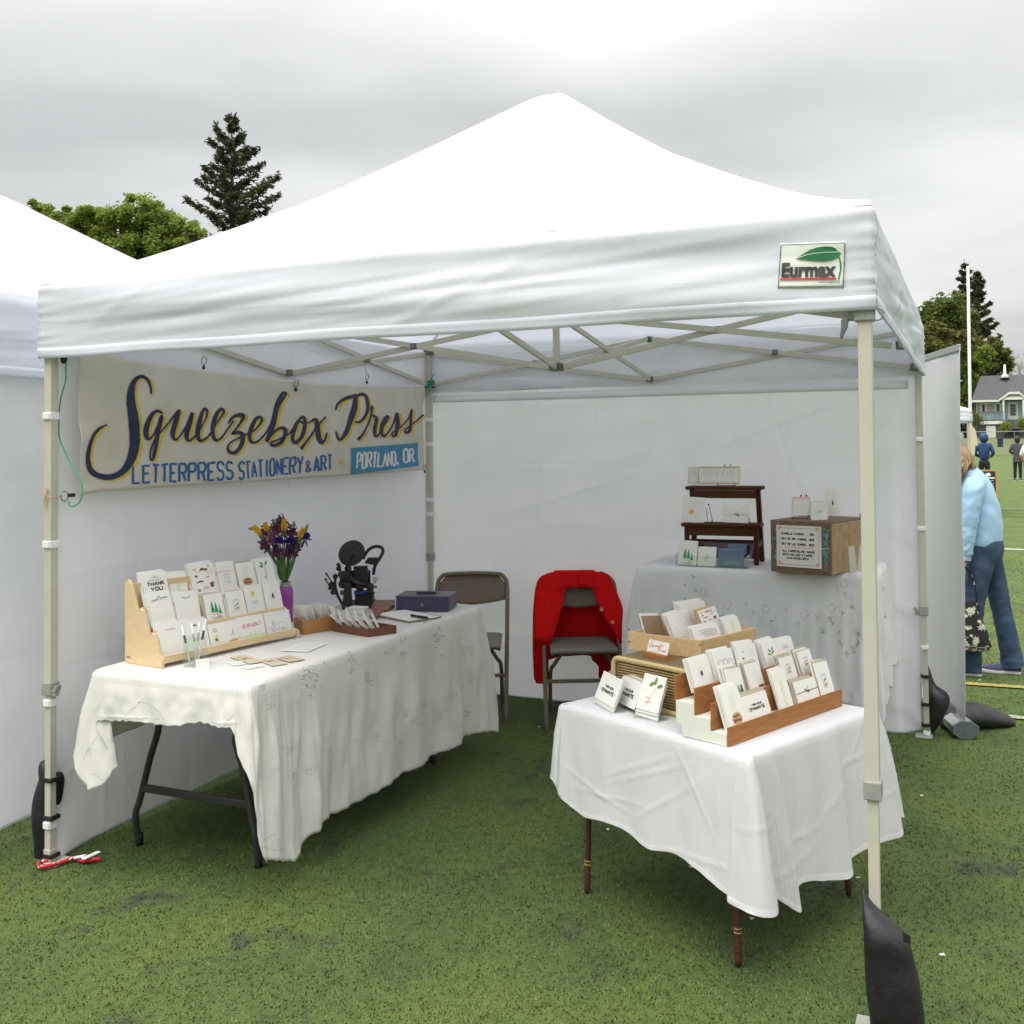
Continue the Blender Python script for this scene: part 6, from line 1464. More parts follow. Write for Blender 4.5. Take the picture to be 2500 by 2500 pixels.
# dark wooden step stool
a0, a1 = pZ(cE(395, 512), T2+.20), pZ(cE(985, 522), T2+.20)
sa_ = math.atan2(a1.y-a0.y, a1.x-a0.x)*.5; se = Vector((math.cos(sa_), math.sin(sa_), 0)); sw = .385
fl_ = pZ(cE(955, 772), T2); SO = fl_-se*(sw/2-.012)      # middle of the front legs on the table
SM = Matrix.Translation((SO.x, SO.y, T2)) @ Matrix.Rotation(sa_, 4, 'Z')
st = thing('step_stool', 'dark walnut two-step stool used as a display stand', 'stool', (SO.x, SO.y, T2), sa_)
zs, zt = hv(SO.x, SO.y-.02, cE(0, 492)[1])-T2, hv(SO.x, SO.y+.10, cE(0, 240)[1])-T2
for s in (-1, 1):
    x = s*(sw/2-.012)
    MB().bar((x, .012, 0), (x, .012, zs-.02), .024, .026, (0, 1, 0)).build('front_leg', MT['walnut'], st, world=False, bevel=.002)
    MB().bar((x, .20, 0), (x*.97, .125, zt-.018), .024, .034, (0, 1, 0)).build('rear_leg', MT['walnut'], st, world=False, bevel=.002)
    MB().bar((x, .0, .10), (x, .2, .10), .016, .03).build('side_rail', MT['walnut'], st, world=False, bevel=.002)
MB().box((0, .045, zs-.010), (sw+.03, .125, .020)).build('step', MT['walnut'], st, world=False, bevel=.006)
MB().box((0, .135, zt-.010), (sw+.02, .125, .020)).build('top_step', MT['walnut'], st, world=False, bevel=.006)
MB().box((0, .0, zs-.043), (sw-.03, .014, .044)).build('apron', MT['walnut'], st, world=False, bevel=.002)
MB().box((0, .085, zt-.042), (sw-.04, .014, .042)).build('apron', MT['walnut'], st, world=False, bevel=.002)
MB().box((0, .195, .06), (sw-.04, .012, .10)).build('back_rail', MT['walnut'], st, world=False, bevel=.002)
def easel(O, e, w, h, lab, par=None):
    """little black wire stand; O: middle of the front foot"""
    e = Vector(e).normalized(); b = Vector((-e.y, e.x, 0)); O = Vector(O)+b*.022; t = thing('wire_easel', lab, 'easel', O, 0, 'black wire easels')
    for s in (-1, 1):
        MB().tube(cat([O+e*s*w*.5-b*.012+Vector((0, 0, .014)), O+e*s*w*.5-b*.012+Vector((0, 0, .002)), O+e*s*w*.5+b*.004+Vector((0, 0, .003)), O+e*s*w*.22+b*.03+Vector((0, 0, h)), O+e*s*w*.16+b*.034+Vector((0, 0, h+.012))], 4), .0016, 6).ball(O+e*s*w*.18+b*.033+Vector((0, 0, h+.008)), .0045).build('upright', MT['black'], t, smooth=True)
    MB().tube([O-e*w*.5-b*.012+Vector((0, 0, .003)), O+e*w*.5-b*.012+Vector((0, 0, .003))], .0016, 6).tube([O+b*.03+Vector((0, 0, h*.9)), O+b*.07+Vector((0, 0, .002))], .0016, 6).build('brace', MT['black'], t, smooth=True)
    return t
ln = Vector((0, .22, 1))
zT, zS = T2+zt, T2+zs
O = SM @ Vector((.0, .12, zt)); easel(O+Vector((.01, -.012, .0)), se, .09, .10, 'black wire easel behind the certificate')
PRINTS['certificate'] = lambda p: (p.line('p_gold', sq(.03, .06, .97, .94)+[(.03, .06)], .03), p.line('ink_pale', sq(.09, .14, .91, .86)+[(.09, .14)], .012), p.text('ink_pale', 'CERTIFICATE', .13, .46, .87, .30, .018), p.line('ink_pale', [(.14, .22), (.84, .22)], .006), p.line('ink_pale', [(.55, .36), (.84, .36)], .008))
ce4 = [cE(*a) for a in ((567, 108), (850, 104), (850, 228), (557, 228))]
put_card([cE(*a) for a in ((497, 112), (640, 108), (640, 226), (497, 226))], O+Vector((0, .02, 0)), se, ln, 'certificate', 'gift certificate half hidden behind the front certificate on the stool', 0, name='certificate')
put_card(ce4, O, se, ln, 'certificate', 'gift certificate with pale border on top of the stool', 0, name='certificate')
O = SM @ Vector((-.09, .02, zs)); easel(O+Vector((.0, -.004, 0)), se, .08, .085, 'black wire easel under the card with the orange sun')
put_card([cE(*a) for a in ((472, 318), (618, 325), (600, 490), (458, 480))], O, se, ln, 'sun', 'card with a small orange sun and planets on the stool step', 2)
O = SM @ Vector((.10, .02, zs)); easel(O+Vector((.0, -.004, 0)), se, .09, .085, 'black wire easel under the twine-tied card on the stool step')
put_card([cE(*a) for a in ((740, 370), (900, 372), (900, 490), (742, 482))], O, se, ln, 'twine', 'card set tied with twine on the stool step', 2)
# acrylic trough with cards below the stool
A0, A1 = pZ(cE(415, 775), T2), pZ(cE(890, 797), T2); ae = (A1-A0).normalized(); an = Vector((-ae.y, ae.x, 0)); aw = (A1-A0).length
AM = Matrix(((ae.x, an.x, 0, A0.x), (ae.y, an.y, 0, A0.y), (0, 0, 1, T2), (0, 0, 0, 1)))
ac = thing('acrylic_holder', 'long clear acrylic card trough under the stool', 'card holder', A0)
MB().box((aw/2, .03, .0015), (aw, .07, .003), AM).build('floor', MT['acrylic'], ac)
MB().box((aw/2, -.006, .03), (aw, .003, .054), AM).build('front_lip', MT['acrylic'], ac)
MB().add([AM @ Vector(p) for p in ((0, .058, .003), (aw, .058, .003), (aw+.02, .085, .12), (-.01+.06, .085, .12))], [(0, 1, 2, 3)]).build('back_panel', MT['plastic_sleeve'], ac, solid=.003)
for x in (0, aw): MB().box((x, .03, .035), (.003, .07, .06), AM).build('end', MT['acrylic'], ac)
O = AM @ Vector((aw/2, .006, .004))
put_card([cE(*a) for a in ((430, 612), (558, 620), (545, 775), (428, 765))], O, ae, ln, 'trees', 'card with green fir trees in the acrylic trough under the stool', 2)
put_card([cE(*a) for a in ((580, 655), (695, 655), (682, 782), (562, 774))], O, ae, ln, 'shield', 'card with a small grey crest in the acrylic trough', 2)
for qd, lab, dd in ((((768, 630), (893, 628), (890, 700), (765, 700)), 'slate blue card at the back of the acrylic trough', .022), (((716, 660), (882, 655), (880, 783), (690, 778)), 'slate blue card with a paler border in the acrylic trough', .004)):
    M, w, h, o = put_card([cE(*a) for a in qd], O+an*dd, ae, ln, 'plain', lab, 0, m='p_steel')
    pn = Pen(M, w, h, .0009); pn.line('p_steel2', sq(.08, .1, .92, .9)+[(.08, .1)], .03); pn.line('p_steel2', [(.02, .55), (.98, .55)], .02); pn.fill('p_steel2', [(.2, .12), (.8, .12), (.78, .25), (.5, .3), (.22, .25)]); pn.done(o)
# worn wooden crate with the price sign
k0, k1, k2 = pZ(cE(1055, 815), T2), pZ(cE(1462, 846), T2), pZ(cE(1570, 738), T2)
ke = (k1-k0).normalized(); kn_ = Vector((-ke.y, ke.x, 0)); kw = (k1-k0).length; kd = min(.42, abs((k2-k1).dot(kn_))*.7); kh = hv(k0.x, k0.y, cE(0, 470)[1])-T2
KM = Matrix(((ke.x, kn_.x, 0, k0.x), (ke.y, kn_.y, 0, k0.y), (0, 0, 1, T2), (0, 0, 0, 1)))
kr = thing('wooden_crate', 'weathered wooden crate standing on its side with blue paint remains', 'crate', k0)
fr = MB().box((kw/2, .008, kh/4), (kw, .014, kh/2-.003), KM); fr.build('front_board', MT['crate_front'], kr, bevel=.002)
MB().box((kw/2, .008, kh*.75), (kw, .014, kh/2-.003), KM).build('front_board', MT['crate_front'], kr, bevel=.002)
for i in range(2): MB().box((kw-.006, kd*(.25+.5*i)+.008, kh/2-.006), (.012, kd/2-.002, kh-.016), KM).build('side_board', MT['crate_side'], kr, bevel=.002); MB().box((.006, kd*(.25+.5*i)+.008, kh/2-.006), (.012, kd/2-.002, kh-.016), KM).build('side_board', MT['crate_side'], kr, bevel=.002)
for i in range(3): MB().box((kw/2, kd*(i+.5)/3+.004, kh-.004), (kw+.006, kd/3-.002, .012), KM).build('top_board', MT['crate_front'], kr, bevel=.002)
MB().box((kw-.01, kd-.0, kh+.008), (.03, .02, .02), KM).build('cleat', MT['crate_front'], kr, bevel=.002)
kfn = flat_fn(KM @ Matrix(((1, 0, 0, 0), (0, 0, -1, .001), (0, 1, 0, 0), (0, 0, 0, 1))))
mb = MB(); r5 = random.Random(6)
for i in range(46):
    x = kw*(.86+.10*r5.random()) if i < 38 else kw*(.06+.05*r5.random()); z = kh*r5.choice((.78, .7, .62, .35, .3, .4))+r5.gauss(0, .012); blob(mb, kfn, ell(x, z, r5.uniform(.003, .009), r5.uniform(.003, .010), 7, r5.random()*3, .4), .0006+.0001*i)
mb.build('paint_remains', MT['worn_blue'], kr, kind='stuff')
mb = MB()
for c, rr_ in ((kw*.87, .0), (kw*.93, .0)): ribbon(mb, kfn, [(kw*.88, kh*.14), (kw*.90, kh*.17), (kw*.93, kh*.13), (kw*.89, kh*.08), (kw*.88, kh*.14)], .0022, .001)
mb.build('paint_swirl', MT['envelope'], kr)
def pricesign(p):
    p.line('p_brown', [(.06, .06), (.94, .06), (.94, .94), (.06, .94), (.06, .06)], .008)
    for x, y in ((.08, .08), (.92, .08), (.08, .92), (.92, .92)): p.line('p_red', [(x+.05*math.cos(w)*(1-w/9), y+.05*math.sin(w)*(1-w/9)) for w in np.linspace(0, 6, 14)], .012)
    for i, tx in enumerate(('SINGLE CARDS.....$5', 'SET OF SM. CARDS...$18', 'SET OF LG. CARDS...$20')): p.text('ink', tx, .12, .78-.125*i, .84, .045, .013, 0, i+1)
    p.line('p_red', [(.2, .475), (.48, .475), (.5, .50), (.52, .46), (.54, .475), (.82, .475)], .007)
    for i, (tx, x0, x1) in enumerate((('ALL CARDS BLANK INSIDE', .14, .86), ('SETS INCLUDE 5 CARDS', .14, .80), ('WITH ENVELOPES', .24, .72))): p.text('ink', tx, x0, .36-.085*i, x1, .045, .012, 0, i+5)
PRINTS['pricesign'] = pricesign
mat('sign_paper', (.78, .73, .68), .6, .02, 20.)
put_card([cE(*a) for a in ((1096, 500), (1398, 515), (1396, 798), (1095, 778))], KM @ Vector((kw/2, -.004, 0)), ke, (0, 0, 1), 'pricesign', 'handwritten price list in a red drawn border on the crate', 0, m='sign_paper', name='price_sign', th=.0025)
# cards on the crate
zk = T2+kh+.003; kO = KM @ Vector((kw/2, .04, kh+.004))
for x in (.26, .42):
    pass
easel(KM @ Vector((kw*.34, .10, kh+.003)), ke, .08, .105, 'black wire easel behind the pink-edged cards on the crate')
put_card([cE(*a) for a in ((1198, 325), (1325, 322), (1302, 440), (1192, 436))], KM @ Vector((kw*.34, .09, kh+.003)), ke, ln, 'pinkleaf', 'white card with red leaf border on top of the crate', 3, env='p_pink', spread=(.012, .004))
M, w, h, o = put_card([cE(*a) for a in ((1316, 350), (1420, 348), (1435, 465), (1327, 468))], KM @ Vector((kw*.6, .03, kh+.003)), ke, ln, 'bird', 'card with stamp-like notched edges on top of the crate', 4, env='ink_pale', spread=(.008, .004))
nb_ = MB(); fn = flat_fn(M)
for i in range(9):
    for x, y in (((i+.5)/9-.5, 1.), ((i+.5)/9-.5, 0.)): blob(nb_, fn, ell(x*w, y*h, w*.035, w*.035, 7), .0006)
    for x in (-.5, .5): blob(nb_, fn, ell(x*w, (i+.5)/9*h, w*.035, w*.035, 7), .0006)
nb_.build('notched_edge', MT['card'], o)
put_card([cE(*a) for a in ((1402, 285), (1476, 272), (1520, 430), (1442, 440))], KM @ Vector((kw*.75, .11, kh+.003)), ke, ln, 'key', 'tall narrow card with a black keyhole on the crate', 4, spread=(.01, .008))
M, w, h, o = put_card([cR(*a) for a in ((275, 125), (330, 135), (395, 345), (330, 335))], KM @ Vector((kw+.06, .10, 0)), ke, Vector((-.25, .1, 1)), 'shield', 'card leaning against the right side of the crate', 3, env='envelope')
put_card([cR(*a) for a in ((240, 130), (275, 125), (330, 345), (258, 350))], KM @ Vector((kw+.04, .14, 0)), ke, Vector((0, .2, 1)), 'plain', 'card edge standing beside the crate, nearest the crate', 2, env='envelope')

# ------------------------------------------------------------------ things on the small front table
T3 = FT_Z+.0025
# stepped white rack with brown boards
S0, S1 = pZ(cB(1040, 1170), T3), pZ(cB(1808, 890), T3); s_e = (S1-S0).normalized(); s_b = Vector((-s_e.y, s_e.x, 0)); SL = (S1-S0).length
STM = Matrix(((s_e.x, s_b.x, 0, S0.x), (s_e.y, s_b.y, 0, S0.y), (0, 0, 1, T3), (0, 0, 0, 1)))
sr = thing('stepped_rack', 'white stepped card rack with brown wooden boards on the front table', 'card rack', S0)
prof_ = [(.004, 0), (.165, 0), (.170, .034), (.190, .038), (.190, .105), (.121, .105), (.121, .070), (.062, .070), (.062, .035), (.004, .035)]
for x in (.006, SL-.006):
    MB().prism(prof_, -.005, .005, STM @ Matrix.Translation((x, 0, 0)) @ Matrix(((0, 0, 1, 0), (1, 0, 0, 0), (0, 1, 0, 0), (0, 0, 0, 1)))).build('side_panel', MT['white_ply'], sr, bevel=.001)
for w0, w1, z in ((.006, .060, .033), (.064, .119, .068), (.123, .188, .103)): MB().box((SL/2, (w0+w1)/2, z), (SL-.024, w1-w0, .004), STM).build('tread', MT['white_ply'], sr)
for w_, z0, z1 in ((.0, 0, .056), (.058, .036, .117), (.118, .072, .153), (.192, .104, .180)):
    MB().box((SL/2, w_, (z0+z1)/2), (SL, .005, z1-z0), STM).build('board', MT['oak'], sr, bevel=.0008)
def rowO(k): return STM @ Vector((0, (.014, .072, .132)[k]+.0, (.036, .071, .106)[k]))
l_r = (s_b*.34+Vector((0, 0, 1))).normalized(); h_ = lambda *p: [cH(*a) for a in p]; G3 = 'cards in the stepped rack'
put_card([cB(*a) for a in ((775, 600), (885, 565), (960, 740), (815, 780))], rowO(2), s_e, l_r, 'bell', 'card with a tiny framed blue bell at the left end of the stepped rack', 4, extra=.02, group=G3)
put_card(h_((175, 300), (400, 255), (470, 460), (240, 520)), rowO(2)+s_b*.008, s_e, l_r, 'portraits', 'card with grey oval portraits in the back row of the stepped rack', 4, extra=.05, group=G3)
put_card(h_((450, 230), (665, 190), (740, 400), (510, 440)), rowO(2), s_e, l_r, 'planets', 'white card with small grey planets in the stepped rack', 4, extra=.05, group=G3)
put_card(h_((745, 205), (915, 160), (985, 340), (815, 400)), rowO(2), s_e, l_r, 'leaves', 'card with green leaves in the back row of the stepped rack', 5, extra=.04, group=G3)
put_card(h_((918, 150), (1105, 120), (1155, 265), (978, 315)), rowO(2)+s_b*.004, s_e, l_r, 'violet', 'card with a pale violet flower in the stepped rack', 1, extra=.07, group=G3)
put_card(h_((330, 505), (515, 475), (580, 765), (395, 800)), rowO(1), s_e, l_r, 'pines', 'card with a dark green pine in the middle row of the stepped rack', 4, extra=.02, group=G3, env='envelope')
put_card(h_((570, 450), (740, 400), (810, 690), (640, 745)), rowO(1), s_e, l_r, 'faint', 'pale card with a faint drawing in the stepped rack', 4, extra=.02, group=G3, env='envelope')
put_card(h_((980, 375), (1140, 325), (1200, 580), (1040, 630)), rowO(1), s_e, l_r, 'stamp', 'card with a black block print in the middle row of the stepped rack', 4, extra=.03, group=G3, env='envelope')
put_card(h_((1185, 300), (1335, 255), (1400, 480), (1245, 530)), rowO(1), s_e, l_r, 'stamp', 'card with a black block print at the right end of the middle row', 3, extra=.03, group=G3, env='envelope')
put_card(h_((280, 740), (480, 685), (605, 1120), (400, 1195)), rowO(0), s_e, l_r, 'birthday', 'birthday card with a gold badge at the front left of the stepped rack', 4, extra=.02, group=G3)
put_card(h_((555, 825), (845, 745), (890, 1010), (600, 1120)), rowO(0)+s_b*.004, s_e, l_r, 'dynamite', 'landscape card with dark lettering in the front row of the stepped rack', 4, extra=.02, group=G3, env='envelope')
put_card(h_((820, 580), (965, 535), (1160, 935), (1000, 985)), rowO(0)+s_b*.0, s_e, l_r, 'sprig_lime', 'tilted tall card with a yellow-green sprig in the stepped rack', 3, extra=.015, group=G3)
put_card(h_((1140, 655), (1390, 590), (1460, 830), (1205, 910)), rowO(0), s_e, l_r, 'twine', 'landscape card set tied with twine in the stepped rack', 3, extra=.02, group=G3, env='envelope')
put_card(h_((1395, 430), (1560, 400), (1635, 775), (1480, 820)), rowO(0)+s_b*.004, s_e, l_r, 'stamp', 'tall card with a black block print at the right end of the front row', 4, extra=.02, group=G3, env='envelope')
# wicker suitcase
SUH = .158; zsu = T3+SUH
U0 = pZ(cG(622, 640), zsu); ud = Vector((.905, -.425, 0)); ub = Vector((.425, .905, 0)); UL, UD = .385, .42
SUM = Matrix(((ud.x, ub.x, 0, U0.x), (ud.y, ub.y, 0, U0.y), (0, 0, 1, T3), (0, 0, 0, 1)))
su = thing('suitcase', 'small vintage wicker-fronted suitcase lying on the front table', 'suitcase', U0)
def rrect(w, h, r, x0=0., y0=0., n=5):
    out = []
    for cx, cy, a in ((w-r, r, -90), (w-r, h-r, 0), (r, h-r, 90), (r, r, 180)):
        for k in range(n+1): t = R(a+90*k/n); out.append((x0+cx+r*math.cos(t), y0+cy+r*math.sin(t)))
    return out
FX = Matrix(((1, 0, 0, 0), (0, 0, 1, 0), (0, 1, 0, 0), (0, 0, 0, 1)))      # x along, z up, prism depth into y
MB().prism(rrect(UL, SUH, .028), .004, UD-.004, SUM @ FX).build('body', MT['suit_top'], su, smooth=False)
wk = MB().prism(rrect(UL-.036, SUH-.036, .016, .018, .018), .0, .0045, SUM @ FX).build('front_panel', MT['wicker_dark'], su)
nr = 13
for i in range(nr):
    z = .024+(SUH-.048)*i/(nr-1); MB().tube([SUM @ Vector((.024+(UL-.048)*k/10, -.0006+.0005*(k % 2), z)) for k in range(11)], .0031, 6).build('cane', MT['wicker'], wk, smooth=True)
rp = rrect(UL-.014, SUH-.014, .024, .007, .007, 6); rp.append(rp[0])
MB().tube([SUM @ Vector((x, -.001, z)) for x, z in rp], .0095, 8).build('trim', MT['wicker_trim'], su, smooth=True)
mb = MB()
for i in range(40): x = .03+(UL-.06)*i/39; mb.tube([SUM @ Vector((x, -.011, SUH-.006)), SUM @ Vector((x+.004, .002, SUH+.0035)), SUM @ Vector((x+.004, .008, SUH+.002))], .0012, 4)
mb.build('stitching', MT['wicker'], su)
# pine box on the suitcase, with cards
pb_, pa, pbb, pcc, pdd = open_box('pine_box', (cG(792, 582), cG(1556, 682), cB(1230, 484)), hv(*pZ(cG(1556, 682), zsu).xy, cG(0, 490)[1])-zsu, 'pine', 'open pine box of cards standing on the suitcase', zsu+.0005, 'box', .009)
mb = MB()
for a, b in ((800, 370), (800, 500), (1542, 535), (1545, 660)):
    p = pP(cG(a, b), pa, Vector(((pbb-pa).y, -(pbb-pa).x, 0)).normalized()); e = (pbb-pa).normalized(); n = Vector((e.y, -e.x, 0)); mb.lathe([(.0035, 0), (.0035, .0015), (0, .0015)], 8, frame(p+n*.0002, e, (0, 0, 1)))
mb.build('nail', MT['p_brown'], pb_)
bcn = (pa+pcc)/2; be = (pcc-pbb).normalized(); bn = Vector((-be.y, be.x, 0)); zi = zsu+.008
def bxO(f): p = lerp(pbb, pa, f); return Vector((p.x, p.y, zi))
l5 = (bn*.45+Vector((0, 0, 1))).normalized(); b_ = lambda *p: [cB(*a) for a in p]
put_card(b_((720, 232), (865, 212), (905, 238), (705, 275)), bxO(.62)+be*.2, be, (bn*.2+Vector((0, 0, 1))), 'plain', 'cream envelopes standing at the very back of the pine box', 5, extra=.10, env='card', spread=(.004, .004))
put_card(b_((500, 312), (607, 288), (622, 380), (470, 362)), bxO(.88), be, l5, 'plain', 'brown kraft card at the left end of the pine box', 3, m='kraft', env='card', extra=.02)
put_card(b_((818, 258), (938, 236), (985, 300), (872, 352)), bxO(.30)+be*.16, be, l5, 'mushrooms', 'card with brown mushrooms standing in the pine box', 3, extra=.05, env='p_gold')
put_card(b_((607, 292), (748, 270), (808, 360), (680, 425)), bxO(.50), be, l5, 'dots', 'white card with pale dots standing in the pine box', 4, extra=.04)
put_card(b_((1000, 305), (1100, 285), (1136, 375), (1035, 405)), bxO(.10)+be*.14, be, l5, 'sprig_lime', 'card with a pale yellow print at the right of the pine box', 4, extra=.03)
put_card(b_((800, 367), (975, 335), (997, 412), (818, 447)), bxO(.12), be, l5, 'script', 'card with handwritten script at the front of the pine box', 5, extra=.03, spread=(.012, .004))
# business cards in a small wooden stand
bq = [cG(*a) for a in ((1035, 485), (1252, 530), (1192, 655), (980, 605))]
be0, be1 = pZ(cG(945, 655), zsu), pZ(cG(1180, 708), zsu); bee = (be1-be0).normalized(); beb = Vector((-bee.y, bee.x, 0)); BL_ = (be1-be0).length
BMx = Matrix(((bee.x, beb.x, 0, be0.x), (bee.y, beb.y, 0, be0.y), (0, 0, 1, zsu), (0, 0, 0, 1)))
MB().prism([(0, 0), (.038, 0), (.038, .006), (.022, .012), (.016, .014), (.006, .020), (0, .016)], 0, BL_, BMx @ Matrix(((0, 0, 1, 0), (1, 0, 0, 0), (0, 1, 0, 0), (0, 0, 0, 1)))).build('card_stand', MT['oak'], bevel=.001, label='small reddish wooden business card stand on the suitcase', cat='card stand')
def bizart(p):
    st = [[(.10, .62), (.06, .50), (.12, .44), (.18, .55), (.14, .80), (.20, .86)], [(.24, .62), (.20, .54), (.26, .52), (.28, .64), (.25, .38)], [(.30, .62), (.32, .54), (.36, .62), (.37, .56), (.42, .64), (.40, .56), (.46, .60), (.50, .68), (.47, .58), (.54, .64), (.52, .54), (.58, .60), (.62, .86), (.60, .62), (.66, .66), (.70, .72), (.68, .64), (.76, .74)], [(.52, .22), (.56, .48), (.50, .46)], [(.56, .48), (.66, .46), (.62, .34), (.56, .34)], [(.66, .24), (.70, .36), (.74, .28), (.78, .36), (.76, .26), (.82, .36), (.80, .26), (.86, .38), (.84, .26), (.92, .34)]]
    for s_ in st: p.line('p_red', s_, .016, True)
    p.line('ink_pale', [(.12, .14), (.6, .14)], .01)
PRINTS['biz'] = bizart
put_card(bq, BMx @ Vector((0, .010, .014)), bee, (beb*.35+Vector((0, 0, 1))), 'biz', 'business card with red script on the suitcase', 0, extra=.004, name='business_card')
# acrylic easels with cards, front left corner
def acr(P0, P1, lab, hb=.06):
    e = (P1-P0).normalized(); b = Vector((-e.y, e.x, 0)); w = (P1-P0).length; M = Matrix(((e.x, b.x, 0, P0.x), (e.y, b.y, 0, P0.y), (0, 0, 1, T3), (0, 0, 0, 1)))
    t = thing('acrylic_holder', lab, 'card holder', P0, 0)
    MB().box((w/2, .022, .0015), (w, .055, .003), M).build('base', MT['acrylic'], t)
    MB().box((w/2, -.004, .013), (w, .003, .022), M).build('front_lip', MT['acrylic'], t)
    MB().add([M @ Vector(p) for p in ((0, .022, .003), (w, .022, .003), (w, .06, hb*1.6), (0, .06, hb*1.6))], [(0, 1, 2, 3)]).build('back_rest', MT['acrylic'], t, solid=.003)
    for x in (.0015, w-.0015): MB().prism([(-.003, 0), (.05, 0), (.05, .004), (.02, .02), (-.003, .022)], -.0015, .0015, M @ Matrix.Translation((x, 0, 0)) @ Matrix(((0, 0, 1, 0), (1, 0, 0, 0), (0, 1, 0, 0), (0, 0, 0, 1)))).build('side', MT['acrylic'], t)
    return M, e, b
g_ = lambda *p: [cG(*a) for a in p]
M1, e1, b1 = acr(pZ(cG(440, 1150), T3), pZ(cG(625, 1255), T3), 'clear acrylic holder at the left corner of the front table')
l6 = lambda b: (b*.42+Vector((0, 0, 1))).normalized()
put_card(g_((670, 842), (900, 935), (845, 1215), (640, 1110)), M1 @ Vector((.10, .055, .004)), e1, l6(b1), 'dynamite', 'card with dark lettering in the rear clear holder, partly hidden', 3, env='envelope')
put_card(g_((565, 832), (772, 940), (632, 1200), (436, 1080)), M1 @ Vector((0, .004, .006)), e1, l6(b1), 'dynamite', 'card with dark lettering in the left clear holder', 3, env='card', gap=.004, spread=(.004, -.012))
acr(pZ(cG(640, 1120), T3)+b1*.02, pZ(cG(840, 1215), T3)+b1*.02, 'clear acrylic holder behind the leftmost one')
M2, e2, b2 = acr(pZ(cG(848, 1292), T3), pZ(cG(1112, 1350), T3), 'clear acrylic holder before the suitcase with the sprout card')
put_card(g_((1000, 840), (1236, 890), (1098, 1260), (868, 1190)), M2 @ Vector((0, .004, .006)), e2, l6(b2), 'sprout', 'card with a green sprout and pink roots in the middle clear holder', 3, env='card', gap=.005, spread=(.004, -.012))
acr(pZ(cG(1205, 1225), T3)+b2*.0, pZ(cG(1275, 1245), T3), 'empty clear holder between the suitcase and the stepped rack')
# ------------------------------------------------------------------ retractable banner stand at the right
n0 = pZ((2346, 1806), 0.); n0 = Vector((n0.x+.022, n0.y+.02, 0)); ndir = Vector((-.285, .955, 0)).normalized(); NL = .90
nside = Vector((-ndir.y, ndir.x, 0))
bs = thing('banner_stand', 'grey roll-up banner stand seen from its edge behind the tent', 'banner stand', n0)
ztop = hv(n0.x, n0.y, 848)
def scr(u, v):
    q = n0+ndir*(u*NL)+Vector((0, 0, lerp(.09, ztop, v))); return q-nside*(.004*math.sin(v*3.1)+.004*nz(u*3, v*4)+.004*math.sin(v*7)*(1-u))
MB().grid(scr, 12, 40).build('screen', MT['screen_grey'], bs, smooth=True, solid=.002)
MB().bar(n0+Vector((0, 0, ztop)), n0+ndir*NL+Vector((0, 0, ztop)), .018, .035).build('top_rail', MT['screen_base'], bs, bevel=.003)
octp = [(.07*math.cos(a)*1.0, .048+.05*math.sin(a)) for a in np.linspace(.39, 6.28+.39-.785, 8)]
BM_ = frame(n0-ndir*.0, -nside, (0, 0, 1)); MB().prism(octp, -NL, 0., BM_).build('base_box', MT['screen_base'], bs, bevel=.003)
cpz = MB().prism([(x*1.03, y*1.02) for x, y in octp], 0., .014, BM_).build('end_cap', MT['cap_green'], bs, bevel=.003)
sb2 = MB()
for x, y in ((-.04, .075), (.04, .075), (0, .03)): sb2.lathe([(.004, .014), (.004, .017)], 8, BM_ @ Matrix.Translation((x, y, 0)))
sb2.build('screw', MT['wire'], cpz)
MB().tube([n0+ndir*NL*.5-nside*.03+Vector((0, 0, .08)), n0+ndir*NL*.5-nside*.02+Vector((0, 0, ztop))], .008, 8).build('support_pole', MT['screen_base'], bs, smooth=True)
# dark sandbag lying on the turf
p0, p1 = pZ(cM(450, 1790), 0.), pZ(cM(715, 1785), 0.)
def sbag(u, v):
    a = 2*math.pi*u; t = v; L = lerp(-.12, .30, t); wv = math.sin(math.pi*min(1, max(0, t))**.8)**.5
    rx = .115*wv+.004; rz = .075*wv*(1-.35*t)+.003
    c = p0+(p1-p0).normalized()*L+Vector((.0, .11, 0))
    x = rx*math.cos(a); z = rz*math.sin(a); q = c+Vector((0, 1, 0))*x*1.0; return Vector((q.x, q.y, max(.004, rz*.92+z+.008*nz(q.x*12, q.y*12, z*9))))
mb = MB().grid(sbag, 26, 22, v0=.01, v1=.995); mb.build('sandbag', MT['black_nylon'], smooth=True, label='dark grey sandbag lying on the turf behind the banner stand', cat='sandbag')

